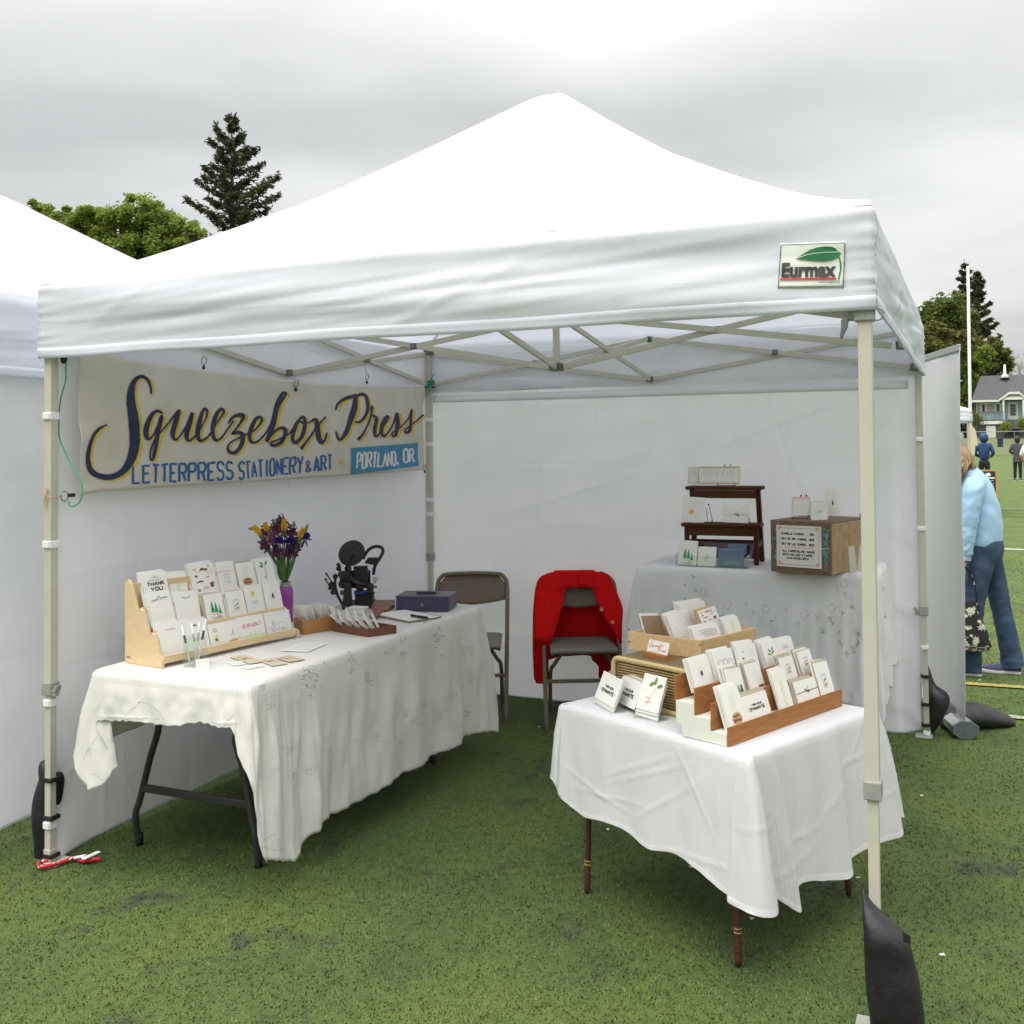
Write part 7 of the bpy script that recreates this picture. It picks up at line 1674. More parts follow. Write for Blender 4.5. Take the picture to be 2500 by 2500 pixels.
# ------------------------------------------------------------------ people
def skin_body(name, verts, edges, radii, m, parent, subd=2, root=0, world=False):
    me = bpy.data.meshes.new(name); me.from_pydata([tuple(v) for v in verts], edges, []); me.update(); me.materials.append(m)
    o = bpy.data.objects.new(name, me); COL.objects.link(o); o.parent = parent; MATX[o.name] = MATX[parent.name]
    md = o.modifiers.new('skin', 'SKIN'); md.use_smooth_shade = True
    for i, sv in enumerate(me.skin_vertices[0].data):
        r = radii[i]; sv.radius = r if isinstance(r, tuple) else (r, r); sv.use_root = (i == root)
    s = o.modifiers.new('sub', 'SUBSURF'); s.levels = subd; s.render_levels = subd
    return o
def head(parent, c, r, hair, hair_m, yaw=0., hood=False, pitch=0.):
    M = Matrix.Translation(c) @ Matrix.Rotation(yaw, 4, 'Z') @ Matrix.Rotation(pitch, 4, 'X')   # face looks along -y
    def f(u, v):
        a = 2*math.pi*u; t = math.pi*v; x, y, z = math.sin(t)*math.cos(a), math.sin(t)*math.sin(a), math.cos(t)
        k = 1-.22*max(0, -z)*(1-.4*max(0, -y)); ny = y
        q = Vector((x*r*.78*k, y*r*.95, z*r*1.18))
        if y < -.3:
            q.y -= r*.20*math.exp(-((x/.16)**2+((z+.12)/.20)**2)); q.y += r*.08*math.exp(-(((abs(x)-.36)/.16)**2+((z-.05)/.12)**2)); q.y -= r*.05*math.exp(-((x/.3)**2+((z+.5)/.08)**2))
        return M @ q
    h = MB().grid(f, 28, 20).build('head', MT['skin'], parent, world=False, smooth=True)
    mb = MB()
    for s in (-1, 1): mb.ball((0, 0, 0), r*.10, 8, 6, M @ Matrix.Translation((s*r*.30, -r*.80, r*.06)))
    mb.build('eyes', MT['sole'], h, world=False, smooth=True)
    mb = MB()
    for s in (-1, 1): mb.ball((0, 0, 0), (r*.08, r*.16, r*.24), 8, 6, M @ Matrix.Translation((s*r*.80, r*.05, 0)))
    mb.build('ears', MT['skin'], h, world=False, smooth=True)
    MB().tube([M @ Vector((s*r*.26, -r*.90+abs(s)*r*.08, -r*.52)) for s in (-1, -.5, 0, .5, 1)], r*.045, 6).build('mouth', MT['p_pink'], h, world=False, smooth=True)
    if hair is not None:
        def g(u, v):
            a = 2*math.pi*u; y = math.sin(a); t = math.pi*v*(.50+.34*sst(-.75, .1, y)*hair); x, yy, z = math.sin(t)*math.cos(a), math.sin(t)*y, math.cos(t)
            k = 1.10+.05*nz(a*3, t*2)+.05*nz(a*9, t*1.5)
            return M @ Vector((x*r*.84*k, yy*r*1.03*k+r*.03, z*r*1.24*k))
        MB().grid(g, 40, 18).build('hair', hair_m, h, world=False, smooth=True, solid=.006)
    return h
def hand(parent, wrist, d, palm, s=1., m=None, curl=.9, name='hand', grip=False):
    """palm and five fingers; d: direction of the hand, palm: direction the palm faces"""
    d = Vector(d).normalized(); pn_ = (Vector(palm)-d*Vector(palm).dot(d)).normalized(); sd_ = d.cross(pn_); w = Vector(wrist)
    V_, E_, R_ = [w, w+d*.035*s, w+d*.075*s], [(0, 1), (1, 2)], [(.022*s, .016*s), (.032*s, .015*s), (.034*s, .014*s)]
    for k, (off, L) in enumerate(((-.027, .062), (-.009, .072), (.009, .067), (.026, .052))):
        b = len(V_); c = w+d*.078*s+sd_*off*s; a1, a2, a3 = curl*.5, curl*1.2, curl*1.8
        V_ += [c, c+(d*math.cos(a1)+pn_*math.sin(a1))*L*.45*s]; V_.append(V_[-1]+(d*math.cos(a2)+pn_*math.sin(a2))*L*.32*s); V_.append(V_[-1]+(d*math.cos(a3)+pn_*math.sin(a3))*L*.28*s)
        E_ += [(2, b), (b, b+1), (b+1, b+2), (b+2, b+3)]; R_ += [.0095*s, .0090*s, .0082*s, .0068*s]
    b = len(V_); t0 = w+d*.03*s-sd_*.03*s; V_ += [t0, t0+(d*.6-sd_*.5+pn_*.5).normalized()*.032*s, t0+(d*.6-sd_*.5+pn_*.5).normalized()*.032*s+(d*.7+pn_*.7).normalized()*.028*s]; E_ += [(1, b), (b, b+1), (b+1, b+2)]; R_ += [.0115*s, .0100*s, .0080*s]
    return skin_body(name, V_, E_, R_, m or MT['skin'], parent, 1)
def shoe_mesh(parent, heel, d, s=1., m='shoe', sole='sole', pitch=0.):
    d = Vector(d).normalized(); sd_ = Vector((-d.y, d.x, 0)); L = .27*s
    M = frame(heel, d, sd_)                              # x forward, y left, z up
    M = M @ Matrix.Rotation(-pitch, 4, 'Y')
    def f(u, v):
        a = math.pi*2*u; x = v*L; wd = interp([(0, .030), (.12, .036), (.4, .034), (.7, .046), (.9, .036), (1, .008)], v)*s; ht = interp([(0, .075), (.15, .085), (.35, .082), (.55, .06), (.8, .045), (1, .022)], v)*s
        return M @ Vector((x, wd*math.cos(a), .024*s+max(0, math.sin(a))*ht*.75+min(0, math.sin(a))*.004))
    o = MB().grid(f, 18, 16).build('shoe', MT[m], parent, world=False, smooth=True)
    outl = [(0, .028), (.03, .036), (.11, .035), (.19, .047), (.24, .042), (.268, .022), (.275, 0)]
    pol = [(x*s, y*s) for x, y in outl]+[(x*s, -y*s) for x, y in outl[::-1][1:]]
    MB().prism(pol, .001, .028*s, M).build('sole', MT[sole], o, world=False, bevel=.006)
    return o
# woman in a pale blue sweater, bending forward to the left behind the banner stand
wx, wy = 3.228, 4.66
wo = thing('person', 'person in a pale blue sweater and jeans bending behind the grey banner stand', 'person', (wx, wy, 0))
# local frame: she faces -x.  x: backwards positive, y: towards her right... side
hipz = .93
J = dict(hip=(.10, 0, .93), waist=(.12, 0, 1.04), chest=(.03, 0, 1.24), neck=(-.085, 0, 1.40), shR=(.01, -.17, 1.34), shL=(.01, .17, 1.34))
def loft(mb, rings, n=28, amp=.006, fr=20., seed=0., sub=8):
    """clothing tube: rings of (x, y, z, rx, ry), with cloth folds across it"""
    R5 = cat(rings, sub); vs = []; m = len(R5); arc = 0.
    for i, q in enumerate(R5):
        c = Vector(q[:3]); t = (Vector(R5[min(i+1, m-1)][:3])-Vector(R5[max(i-1, 0)][:3])).normalized(); a = Vector((1, 0, 0)); a = (a-t*a.dot(t)).normalized(); b = t.cross(a)
        if i: arc += (c-Vector(R5[i-1][:3])).length
        for k in range(n):
            w = 2*math.pi*k/n; f = amp*(fbm(math.cos(w)*1.3+seed, arc*fr+.9*math.sin(w+seed), math.sin(w)*1.3, 3)+.5*abs(nz(arc*fr*1.7+1.5*math.sin(w), w*.4, seed)))
            vs.append(c+a*math.cos(w)*(q[3]+f)+b*math.sin(w)*(q[4]+f))
    mb.add(vs, [(i*n+k, i*n+(k+1) % n, (i+1)*n+(k+1) % n, (i+1)*n+k) for i in range(m-1) for k in range(n)])
sw_ = MB(); loft(sw_, [(.04, 0, .865, .108, .15), (.042, 0, .90, .118, .158), (.045, 0, 1.0, .118, .155), (.03, 0, 1.13, .112, .152), (-.01, 0, 1.25, .108, .155), (-.05, 0, 1.325, .085, .115), (-.085, 0, 1.365, .055, .062), (-.10, 0, 1.385, .046, .05)], 34, .007, 14., 1.)
for sy, pts in ((-1, [(-.005, -.115, 1.275, .075, .065), (-.012, -.155, 1.235, .070, .064), (-.03, -.178, 1.10, .058, .056), (-.045, -.182, .985, .052, .050), (-.058, -.180, .89, .046, .044), (-.066, -.178, .825, .044, .042), (-.068, -.177, .80, .034, .033), (-.070, -.176, .775, .033, .032)]), (1, [(-.005, .115, 1.275, .075, .065), (-.03, .16, 1.20, .068, .062), (-.06, .175, 1.05, .055, .053), (-.12, .17, .94, .046, .045), (-.17, .16, .86, .034, .034)])): loft(sw_, pts, 24, .007, 26., 3.+sy)
sw_.build('sweater', MT['sweater'], wo, world=False, smooth=True, subd=1)
jb = MB(); loft(jb, [(.038, 0, .96, .100, .138), (.045, 0, .90, .112, .150), (.05, 0, .83, .118, .152), (.045, 0, .76, .095, .14), (.04, 0, .70, .06, .10)], 34, .004, 16., 2.)
loft(jb, [(.03, -.07, .86, .09, .075), (.018, -.078, .74, .088, .082), (-.005, -.082, .58, .072, .070), (-.018, -.084, .46, .062, .060), (-.035, -.086, .28, .062, .058), (-.045, -.086, .12, .068, .062), (-.05, -.086, .035, .072, .064)], 26, .008, 24., 5.)
loft(jb, [(.05, .07, .86, .09, .075), (.075, .076, .74, .088, .080), (.115, .078, .58, .072, .068), (.142, .078, .46, .064, .060), (.175, .075, .28, .064, .058), (.203, .072, .12, .068, .062), (.212, .07, .045, .072, .064)], 26, .008, 24., 7.)
jn = jb.build('jeans', MT['denim'], wo, world=False, smooth=True, subd=1)
hd = head(wo, Vector((-.150, -.01, 1.425)), .098, 1.0, MT['hair'], R(-90), pitch=R(28))
mb = MB(); r4 = random.Random(14)
for k in range(460):                                     # chin-length hair falling forward from the crown
    a = r4.uniform(-2.3, 2.3); el_ = r4.uniform(.1, 1.2); c0 = Vector((-.135, -.01, 1.435)); rad = .105
    q0 = c0+Vector((rad*math.cos(a)*math.cos(el_), rad*math.sin(a)*math.cos(el_), rad*1.12*math.sin(el_))); d0 = Vector((math.cos(a), math.sin(a), 0)); L = r4.uniform(.13, .19)
    wv = r4.uniform(-.035, .035); mb.tube(cat([q0, q0+d0*.035+Vector((-.006, 0, -.04)), q0+d0*.045+Vector((-.016, wv, -L*.6)), q0+d0*(.025+wv)+Vector((-.03, wv, -L))], 3), [.0062, .0062, .006, .006, .006, .0055, .005, .005, .004, .002], 4, False)
mb.build('hair', MT['hair'], hd, world=False, smooth=True)
hand(wo, (-.070, -.175, .81), (-.10, 0, -1), (-1, .1, 0), 1.0, curl=1.1)
hand(wo, (-.175, .16, .85), (-.5, 0, -.8), (-.6, 0, -.4), 1.0, curl=.6)
shoe_mesh(wo, Vector((.02, -.085, .0)), (-1, -.04, 0), .92)
shoe_mesh(wo, Vector((.262, .07, .0)), (-1, -.03, 0), .92)
# her floral tote bag
bgp = Vector((wx-.09, wy-.24, 0))
bag = thing('handbag', 'black tote bag with white flowers held by the person in blue', 'handbag', (wx-.085, wy-.18, .19))
def bagf(u, v):
    a = 2*math.pi*u; z = lerp(.0, .32, v); w = interp([(0, .150), (.10, .165), (.45, .135), (.8, .085), (1, .055)], v); d = interp([(0, .055), (.2, .062), (1, .02)], v)
    return Vector((w*math.copysign(abs(math.cos(a))**.6, math.cos(a))+.006*nz(a*2, v*6), d*math.copysign(abs(math.sin(a))**.7, math.sin(a)), z))
mat('bag_print', (.010, .010, .009), .8, .0, 22., col2=(.52, .52, .40), contrast=(.56, .60), detail=2.)
MB().grid(bagf, 32, 18).build('bag_body', MT['bag_print'], bag, world=False, smooth=True, solid=.006)
mat('bag_band', (.03, .03, .03), .8, .0, 60., col2=(.35, .35, .33), contrast=(.48, .56))
MB().grid(lambda u, v: bagf(u, .01+.09*v)*1.0+Vector((.003*math.cos(6.28*u), .003*math.sin(6.28*u), 0)), 32, 3).build('base_band', MT['bag_band'], bag, world=False, smooth=True)
mb = MB(); r7 = random.Random(3)
for k in range(9):                                       # big pale blossoms on the side towards us
    u, v = r7.uniform(.58, .92), r7.uniform(.15, .85); c = bagf(u, v)+Vector((0, -.006, 0))
    for j in range(6):
        w = j*1.05+k; mb.add([c, c+Vector((.012*math.cos(w-.4), 0, .012*math.sin(w-.4))), c+Vector((.024*math.cos(w), -.001, .024*math.sin(w))), c+Vector((.012*math.cos(w+.4), 0, .012*math.sin(w+.4)))], [(0, 1, 2, 3)])
mb.build('blossom', MT['envelope'] if False else MT['line_white'], bag, world=False)
for y in (-.03, .03): MB().tube(cat([(-.05, y, .30), (-.02, y, .45), (.0, y*.3, .535), (.022, y*.3, .535), (.065, y, .44), (.085, y, .28)], 6), .009, 6, flat=.35).build('handle', MT['bag_print'], bag, world=False, smooth=True)

def person_standing(label, loc, rz, H, top_m, leg_m, hair=None, hair_m=None, coat_len=.0, hood=None, arms='down', name='person', sleeve=True, shoe='shoe'):
    """figure of height H facing local -y"""
    s = H/1.75; t = thing('person', label, 'person', loc, rz)
    k = lambda *p: tuple(a*s for a in p)
    elb = (.27, .02, 1.12) if arms == 'down' else (.27, .02, 1.14); wr = (.25, -.10, .92) if arms == 'down' else (.16, -.20, 1.04)
    V_ = [k(0, 0, .92), k(0, .01, 1.12), k(0, .01, 1.32), k(0, .01, 1.44), k(0, 0, 1.50)]; R_ = [(.165*s, .115*s), (.165*s, .115*s), (.17*s, .115*s), (.12*s, .09*s), (.065*s, .065*s)]; E_ = [(0, 1), (1, 2), (2, 3), (3, 4)]
    for sg in (-1, 1):
        b = len(V_); V_ += [k(sg*.17, .01, 1.40), k(sg*elb[0], elb[1], elb[2])]; E_ += [(2, b), (b, b+1)]; R_ += [.078*s, .058*s]
        if sleeve: V_.append(k(sg*wr[0], wr[1], wr[2])); E_.append((b+1, b+2)); R_.append(.042*s)
    if coat_len: b = len(V_); V_.append(k(0, 0, .92-coat_len)); E_.append((0, b)); R_.append((.20*s, .15*s))
    skin_body('jacket', V_, E_, R_, top_m, t)
    if not sleeve:
        V2, E2, R2 = [], [], []
        for sg in (-1, 1):
            b = len(V2); V2 += [k(sg*elb[0], elb[1], elb[2]+.02), k(sg*wr[0], wr[1], wr[2])]; E2.append((b, b+1)); R2 += [.044*s, .03*s]
            skin_body('forearm', V2[-2:], [(0, 1)], R2[-2:], MT['skin'], t)
    V_ = [k(0, 0, .90), k(0, 0, .98)]; E_ = [(0, 1)]; R_ = [(.15*s, .11*s), (.145*s, .105*s)]
    for sg in (-1, 1):
        b = len(V_); V_ += [k(sg*.085, 0, .80), k(sg*.095, -.01, .48), k(sg*.10, .01, .09)]; E_ += [(0, b), (b, b+1), (b+1, b+2)]; R_ += [.095*s, .07*s, .055*s]
        shoe_mesh(t, Vector(k(sg*.10, .07, 0)), (sg*.12, -1, 0), s, shoe, 'black' if shoe == 'black' else 'sole')
        hand(t, k(sg*wr[0], wr[1], wr[2]-.01), (-.3*sg if arms != 'down' else 0, -.3, -1 if arms == 'down' else -.2), (-sg, 0, 0), s, curl=.7)
    skin_body('trousers', V_, E_, R_, leg_m, t)
    h = head(t, Vector(k(0, -.01, 1.62)), .105*s, hair, hair_m)
    if hood:
        def f(u, v):
            a = lerp(.30, 2.84, u)-math.pi/2*0; w = lerp(0, math.pi*.98, v); r = .132*s
            return Vector((r*math.cos(lerp(-.55, math.pi+.55, u))*math.sin(lerp(.12, 2.6, v))*.9, r*math.sin(lerp(-.55, math.pi+.55, u))*math.sin(lerp(.12, 2.6, v))+.0, 1.62*s+r*1.12*math.cos(lerp(.12, 2.6, v))))
        MB().grid(f, 24, 18).build('hood', hood, h, world=False, smooth=True, solid=.012)
    return t
px_ = lambda p, d: pZ(p, 0.)
q = pZ((2404, 1198), 0.); person_standing('person in a blue hooded jacket seen from behind beyond the chalkboard sign', (q.x, q.y, 0), R(172), 1.80, MT['jacket_blue'], MT['trousers'], hood=MT['jacket_blue'], arms='front', shoe='black')
q = pZ((2485, 1174), 0.); person_standing('person with dark hair in a long grey coat far out on the field', (q.x, q.y, 0), R(165), 1.75, MT['coat_grey'], MT['trousers'], 1.0, MT['hair_dark'], .22, arms='front')
q = pZ((2516, 1204), 0.); person_standing('person in a white T-shirt and dark trousers at the right edge', (q.x, q.y, 0), R(150), 1.72, MT['shirt_white'], MT['trousers'], 1.0, MT['hair_dark'], arms='down', sleeve=False, shoe='black')

# ------------------------------------------------------------------ chalkboard A-frame sign
a0 = pZ(cS(320, 2050), 0.); sg = thing('sandwich_board', 'wooden framed chalkboard sign standing on the field', 'sign', (a0.x, a0.y, 0), R(8))
a_ = pY(cS(308, 1610), a0.y); b_2 = pY(cS(552, 1605), a0.y); sw2 = (b_2-a_).length; sh2 = a_.z
gM = Matrix.Translation((sw2/2+.02, 0, 0))
for sgn in (-1, 1):
    T_ = gM @ Matrix.Rotation(R(-9*sgn), 4, 'X') if sgn == 1 else gM @ Matrix.Translation((0, .26, 0)) @ Matrix.Rotation(R(9), 4, 'X')
    for x in (-sw2/2, sw2/2): MB().box((x, 0, sh2/2), (.045, .025, sh2), T_).build('post', MT['honey'], sg, world=False, bevel=.003)
    for z in (sh2-.02, .18): MB().box((0, 0, z), (sw2-.046, .025, .045), T_).build('rail', MT['honey'], sg, world=False, bevel=.003)
    bd_ = MB().box((0, 0, (sh2+.16)/2), (sw2-.046, .012, sh2-.23), T_).build('board', MT['black'], sg, world=False)
    if sgn == 1:
        fnb = flat_fn(T_ @ Matrix(((1, 0, 0, 0), (0, 0, -1, -.007), (0, 1, 0, 0), (0, 0, 0, 1)))); mb = MB(); w2 = sw2/2-.04
        blob(mb, fnb, ell(0, sh2-.13, .07, .05, 10, 0, .2), .001); blob(mb, fnb, [(-w2, sh2-.20), (w2, sh2-.20), (w2, sh2-.235), (-w2, sh2-.235)], .001)
        rk = random.Random(2)
        for i in range(6): ribbon(mb, fnb, [(lerp(-w2*.8, w2*.8, k/18), sh2-.30-.085*i+rk.uniform(-.02, .02)) for k in range(19)], .009, .001)
        mb.build('chalk_marks', MT['offwhite'], bd_, world=False)

# ------------------------------------------------------------------ far stall with clothes
q = pY(cS(190, 1000), 20.); fs = thing('market_tent', 'far white market tent with a shiny valance on the field', 'tent', (q.x-1.55, 21.5, 0))
FX0 = q.x; mat('silver', (.62, .64, .70), .3, .3, 9., .01, 12.)
tent_cover(fs, q.x-1.55, 21.5, 1.55, 2.22, 3.0, 1.98, 3.1, MT['tent'], 1.5)
for sx in (-1, 1):
    for sy in (-1, 1): MB().bar((q.x-1.55+sx*1.5, 21.5+sy*1.5, 0), (q.x-1.55+sx*1.5, 21.5+sy*1.5, 2.2), .04, .04, (0, 1, 0)).build('leg', MT['steel'], fs)
def cur(u, v): return Vector((q.x-.06+.03*math.sin(u*40)-.0*v, 20.0+u*2.6, lerp(1.95, .15, v)))
MB().grid(cur, 60, 6).build('curtain', MT['linen'], smooth=True, solid=.004, label='cream curtain hanging in the far market tent', cat='curtain')
sc_ = pY(cS(225, 1000), 20.); sy0 = 19.95
pts = [(190, 975), (225, 985), (250, 1030), (268, 1110), (290, 1240), (262, 1270), (250, 1240), (240, 1400), (180, 1410), (175, 1000)]
w_ = [pY(cS(*p), sy0) for p in pts]
mb = MB(); n = len(w_); mb.add([v for v in w_]+[v+Vector((0, .12, 0)) for v in w_], [tuple(range(n)), tuple(range(2*n-1, n-1, -1))]+[(i, n+i, n+(i+1) % n, (i+1) % n) for i in range(n)])
mat('cream', (.62, .54, .38), .8, .05, 20.); mb.build('hanging_shirt', MT['cream'], bevel=.03, label='cream shirt hung at the corner of the far market tent', cat='shirt')
# tall white pole far out
pp = pD((2363, 650), 64.); MB().lathe([(.11, 0), (.10, 3), (.085, pp.z), (.0, pp.z+.02)], 14, Matrix.Translation((pp.x, pp.y, 0))).build('field_pole', MT['offwhite'], smooth=True, label='tall white pole rising in front of the dark conifers', cat='pole')

# ------------------------------------------------------------------ house beyond the field
HY = 122.
hs = lambda a, b, dy=0.: pY(cS(a, b), HY+dy)
mat('roof_shingle', (.060, .060, .066), .85, .0, 2.5, .02, 8., col2=(.085, .083, .088)); mat('siding', (.28, .40, .42), .7, .06, 3., col2=(.33, .45, .47)); mat('siding_pale', (.50, .60, .60), .7, .04, 3.); mat('found', (.11, .115, .125), .8, .1, 3.)
mat('trim_white', (.74, .73, .68), .6, .03, 3.); mat('window_dark', (.035, .04, .045), .15, .2, 3.); mat('curtain_grey', (.34, .34, .32), .6, .2, 9.)
hz = hs(560, 1130).z-1.2
ho = thing('house', 'pale teal bungalow with a dark hipped roof and white porch trim', 'house', (hs(560, 1130).x, HY, hz))
S_ = (Vector((hs(560, 900).x, HY, 0))-CAM).dot(FW)/FPX*(160/966)
def hb_(name, a0, b0, a1, b1, y0, y1, m, par=None):      # box between two crop points and two depths
    p, q2 = hs(a0, b0), hs(a1, b1); xs_ = sorted((p.x, q2.x)); zs_ = sorted((p.z, q2.z))
    return MB().box(((xs_[0]+xs_[1])/2, HY+(y0+y1)/2, (zs_[0]+zs_[1])/2), (xs_[1]-xs_[0], y1-y0, zs_[1]-zs_[0])).build(name, MT[m], par or ho)
MB().box(((hs(262, 0).x+hs(1600, 0).x)/2, HY+4.2, (hs(0, 600).z+hs(0, 900).z)/2), (hs(1600, 0).x-hs(262, 0).x, 8, hs(0, 600).z-hs(0, 900).z)).build('wall', MT['siding'], ho)
hb_('foundation', 262, 905, 1600, 1150, .3, 8, 'found')
# main hipped roof
e0, e1, r0, r1 = hs(185, 605, -.5), hs(1700, 600, -.5), hs(330, 195), hs(1500, 190)
rv = [(e0.x, HY-.6, e0.z), (e1.x, HY-.6, e0.z), (e1.x, HY+9, e0.z), (e0.x, HY+9, e0.z), (r0.x, HY+4.2, r0.z), (r1.x, HY+4.2, r0.z)]
MB().add(rv, [(0, 1, 5, 4), (1, 2, 5), (2, 3, 4, 5), (3, 0, 4), (0, 3, 2, 1)]).build('roof', MT['roof_shingle'], ho)
rf = bpy.data.objects['roof'] if False else None
hb_('fascia', 185, 592, 560, 612, -.68, -.6, 'trim_white')
# porch gable
pts = [(555, 605), (740, 472), (890, 468), (1000, 560), (1000, 575), (885, 500), (745, 505), (570, 622)]
pv = [hs(*p) for p in pts]; n = len(pv); MB().add([v+Vector((0, -1.3, 0)) for v in pv]+[v+Vector((0, .4, 0)) for v in pv], [tuple(range(n)), tuple(range(2*n-1, n-1, -1))]+[(i, n+i, n+(i+1) % n, (i+1) % n) for i in range(n)]).build('porch_gable', MT['trim_white'], ho)
pts = [(560, 600), (742, 472), (890, 468), (1005, 560), (1005, 400), (880, 330), (740, 340), (640, 440)]
pv = [hs(*p) for p in pts]
MB().add([hs(a, b)+Vector((0, dy, 0)) for a, b, dy in ((558, 603, -1.25), (742, 470, -1.25), (890, 466, -1.25), (1005, 558, -1.25), (1005, 470, 2.0), (890, 380, 2.0), (742, 384, 2.0), (600, 560, 1.0))], [(0, 1, 6, 7), (1, 2, 5, 6), (2, 3, 4, 5)]).build('porch_roof', MT['roof_shingle'], ho)
hb_('porch_beam', 660, 545, 975, 580, -1.2, -.9, 'trim_white'); hb_('gable_panel', 735, 508, 905, 545, -1.0, -.9, 'siding')
for a in (645, 935): hb_('porch_column', a, 575, a+30, 872, -1.2, -.9, 'trim_white')
hb_('porch_base', 735, 872, 915, 1010, -1.2, .25, 'found')
d_ = hb_('door', 725, 612, 885, 870, .14, .22, 'trim_white'); dw_ = hb_('pane', 765, 650, 845, 808, .08, .13, 'window_dark', None); dw_.parent = d_; dw_.matrix_parent_inverse = Matrix.Translation(-d_.location)
for i in range(1, 3): x = 765+80*i/3; o = hb_('glazing_bar', x-2, 650, x+2, 808, .04, .075, 'trim_white')
for i in range(1, 4): z = 650+158*i/4; o = hb_('glazing_bar', 765, z-2, 845, z+2, .03, .07, 'trim_white')
hb_('window_surround', 318, 625, 640, 770, .14, .2, 'trim_white')
for a, b, m in ((348, 388, 'window_dark'), (420, 528, 'curtain_grey'), (562, 602, 'window_dark')): hb_('window', a, 648, b, 765, .06, .13, m)
hb_('corner_board', 262, 622, 275, 900, .1, .24, 'trim_white')
hb_('deck', 255, 880, 665, 905, -2.2, .2, 'found'); hb_('deck_fascia', 300, 902, 672, 942, -2.35, -2.2, 'trim_white')
hb_('rail_top', 280, 762, 655, 772, -2.3, -2.2, 'found')
for a in (285, 395, 520, 650): hb_('rail_post', a, 768, a+8, 885, -2.3, -2.2, 'found')
for i in range(9): a = 300+40*i; hb_('baluster', a, 772, a+3, 880, -2.26, -2.22, 'siding_pale')
hb_('garage_wall', 270, 940, 665, 1150, -2.1, -1.9, 'found'); hb_('garage_door', 405, 968, 545, 1140, -2.2, -2.12, 'trim_white')
c_ = hs(685, 250, 3); MB().lathe([(.55*1.0, 0), (.22, .45), (.14, .5), (.12, 1.5), (.0, 1.55)], 10, Matrix.Translation((c_.x, HY+3.4, hs(0, 255).z))).build('vent_pipe', MT['trim_white'], ho, smooth=True)
# chain-link fence line and wheelie bin before the house
fy = 112.; mat('fence_grey', (.30, .31, .30), .5, .1, 9.)
f_ = thing('fence', 'thin grey chain-link fence along the far edge of the field', 'fence', (3.5, fy, 0))
zf = pY(cS(500, 1050), fy).z
MB().tube([(-60, fy, zf), (80, fy, zf)], .035, 6).build('top_rail', MT['fence_grey'], f_)
for i in range(30): MB().tube([(-60+4.8*i, fy, 0), (-60+4.8*i, fy, zf)], .03, 6).build('post', MT['fence_grey'], f_)
bn_ = thing('wheelie_bin', 'dark blue wheelie bin by the far fence', 'bin', (pY(cS(615, 1200), fy-1).x, fy-1, 0)); b0, b1 = pY(cS(560, 1150), fy-1), pY(cS(645, 1275), fy-1)
mat('bin_blue', (.02, .035, .07), .5, .1, 9.); w3 = abs(b1.x-b0.x)
MB().prism([(-w3/2, -.4), (w3/2, -.4), (w3/2, .4), (-w3/2, .4)], max(0, b1.z), b0.z-.08).build('bin_body', MT['bin_blue'], bn_, world=False, bevel=.05); MB().box((0, -.02, b0.z-.03), (w3*1.1, .9, .12)).build('lid', MT['bin_blue'], bn_, world=False, bevel=.04)
bk_ = MB(); mat('bank', (.16, .14, .09), .9, .0, .6, .05, 4., col2=(.09, .14, .05))
bk_.grid(lambda u, v: Vector((lerp(-40, 90, u), lerp(fy+.6, HY-2.8, v), 1.2*sst(0, 1, v)*1.6+.25*nz(u*40, v*3))), 90, 8).build('bank', MT['bank'], kind='structure', label='low grassy bank before the house', smooth=True)
# ------------------------------------------------------------------ trees and shrubs
def leafmesh(name, pts, size, m, parent, seed, up=.3, aspect=1.6):
    r = np.random.RandomState(seed); P_ = np.array(pts, np.float32); n = len(P_)
    a = r.normal(size=(n, 3)); a[:, 2] *= .6; a /= np.linalg.norm(a, axis=1)[:, None]; b = r.normal(size=(n, 3)); b -= a*np.sum(a*b, 1)[:, None]; b /= np.linalg.norm(b, axis=1)[:, None]
    s = (size*(.6+.8*r.rand(n)))[:, None]; V = np.zeros((n, 4, 3), np.float32)
    V[:, 0] = P_-a*s*aspect; V[:, 1] = P_+b*s*.6; V[:, 2] = P_+a*s*aspect; V[:, 3] = P_-b*s*.6
    M = MATX[parent.name]; t = np.array(M.translation); V -= t
    me = bpy.data.meshes.new(name); me.vertices.add(4*n); me.vertices.foreach_set('co', V.astype(np.float32).ravel()); me.loops.add(4*n); me.polygons.add(n)
    me.loops.foreach_set('vertex_index', np.arange(4*n, dtype=np.int32)); me.polygons.foreach_set('loop_start', np.arange(0, 4*n, 4, dtype=np.int32)); me.update(); me.materials.append(m)
    o = bpy.data.objects.new(name, me); COL.objects.link(o); o.parent = parent; return o
mat('bark', (.07, .05, .035), .9, .3, 3., .02, 8.); mat('fir', (.034, .046, .022), .8, .0, .9, col2=(.085, .095, .038), transl=.2); mat('maple', (.16, .22, .034), .7, .0, .8, col2=(.31, .38, .07), transl=.5)
mat('darkleaf', (.085, .125, .026), .8, .0, .6, col2=(.17, .205, .045), transl=.4); mat('olive', (.12, .125, .032), .8, .0, .7, col2=(.20, .20, .055), transl=.4); mat('bare', (.34, .31, .28), .9, .15, 1.)
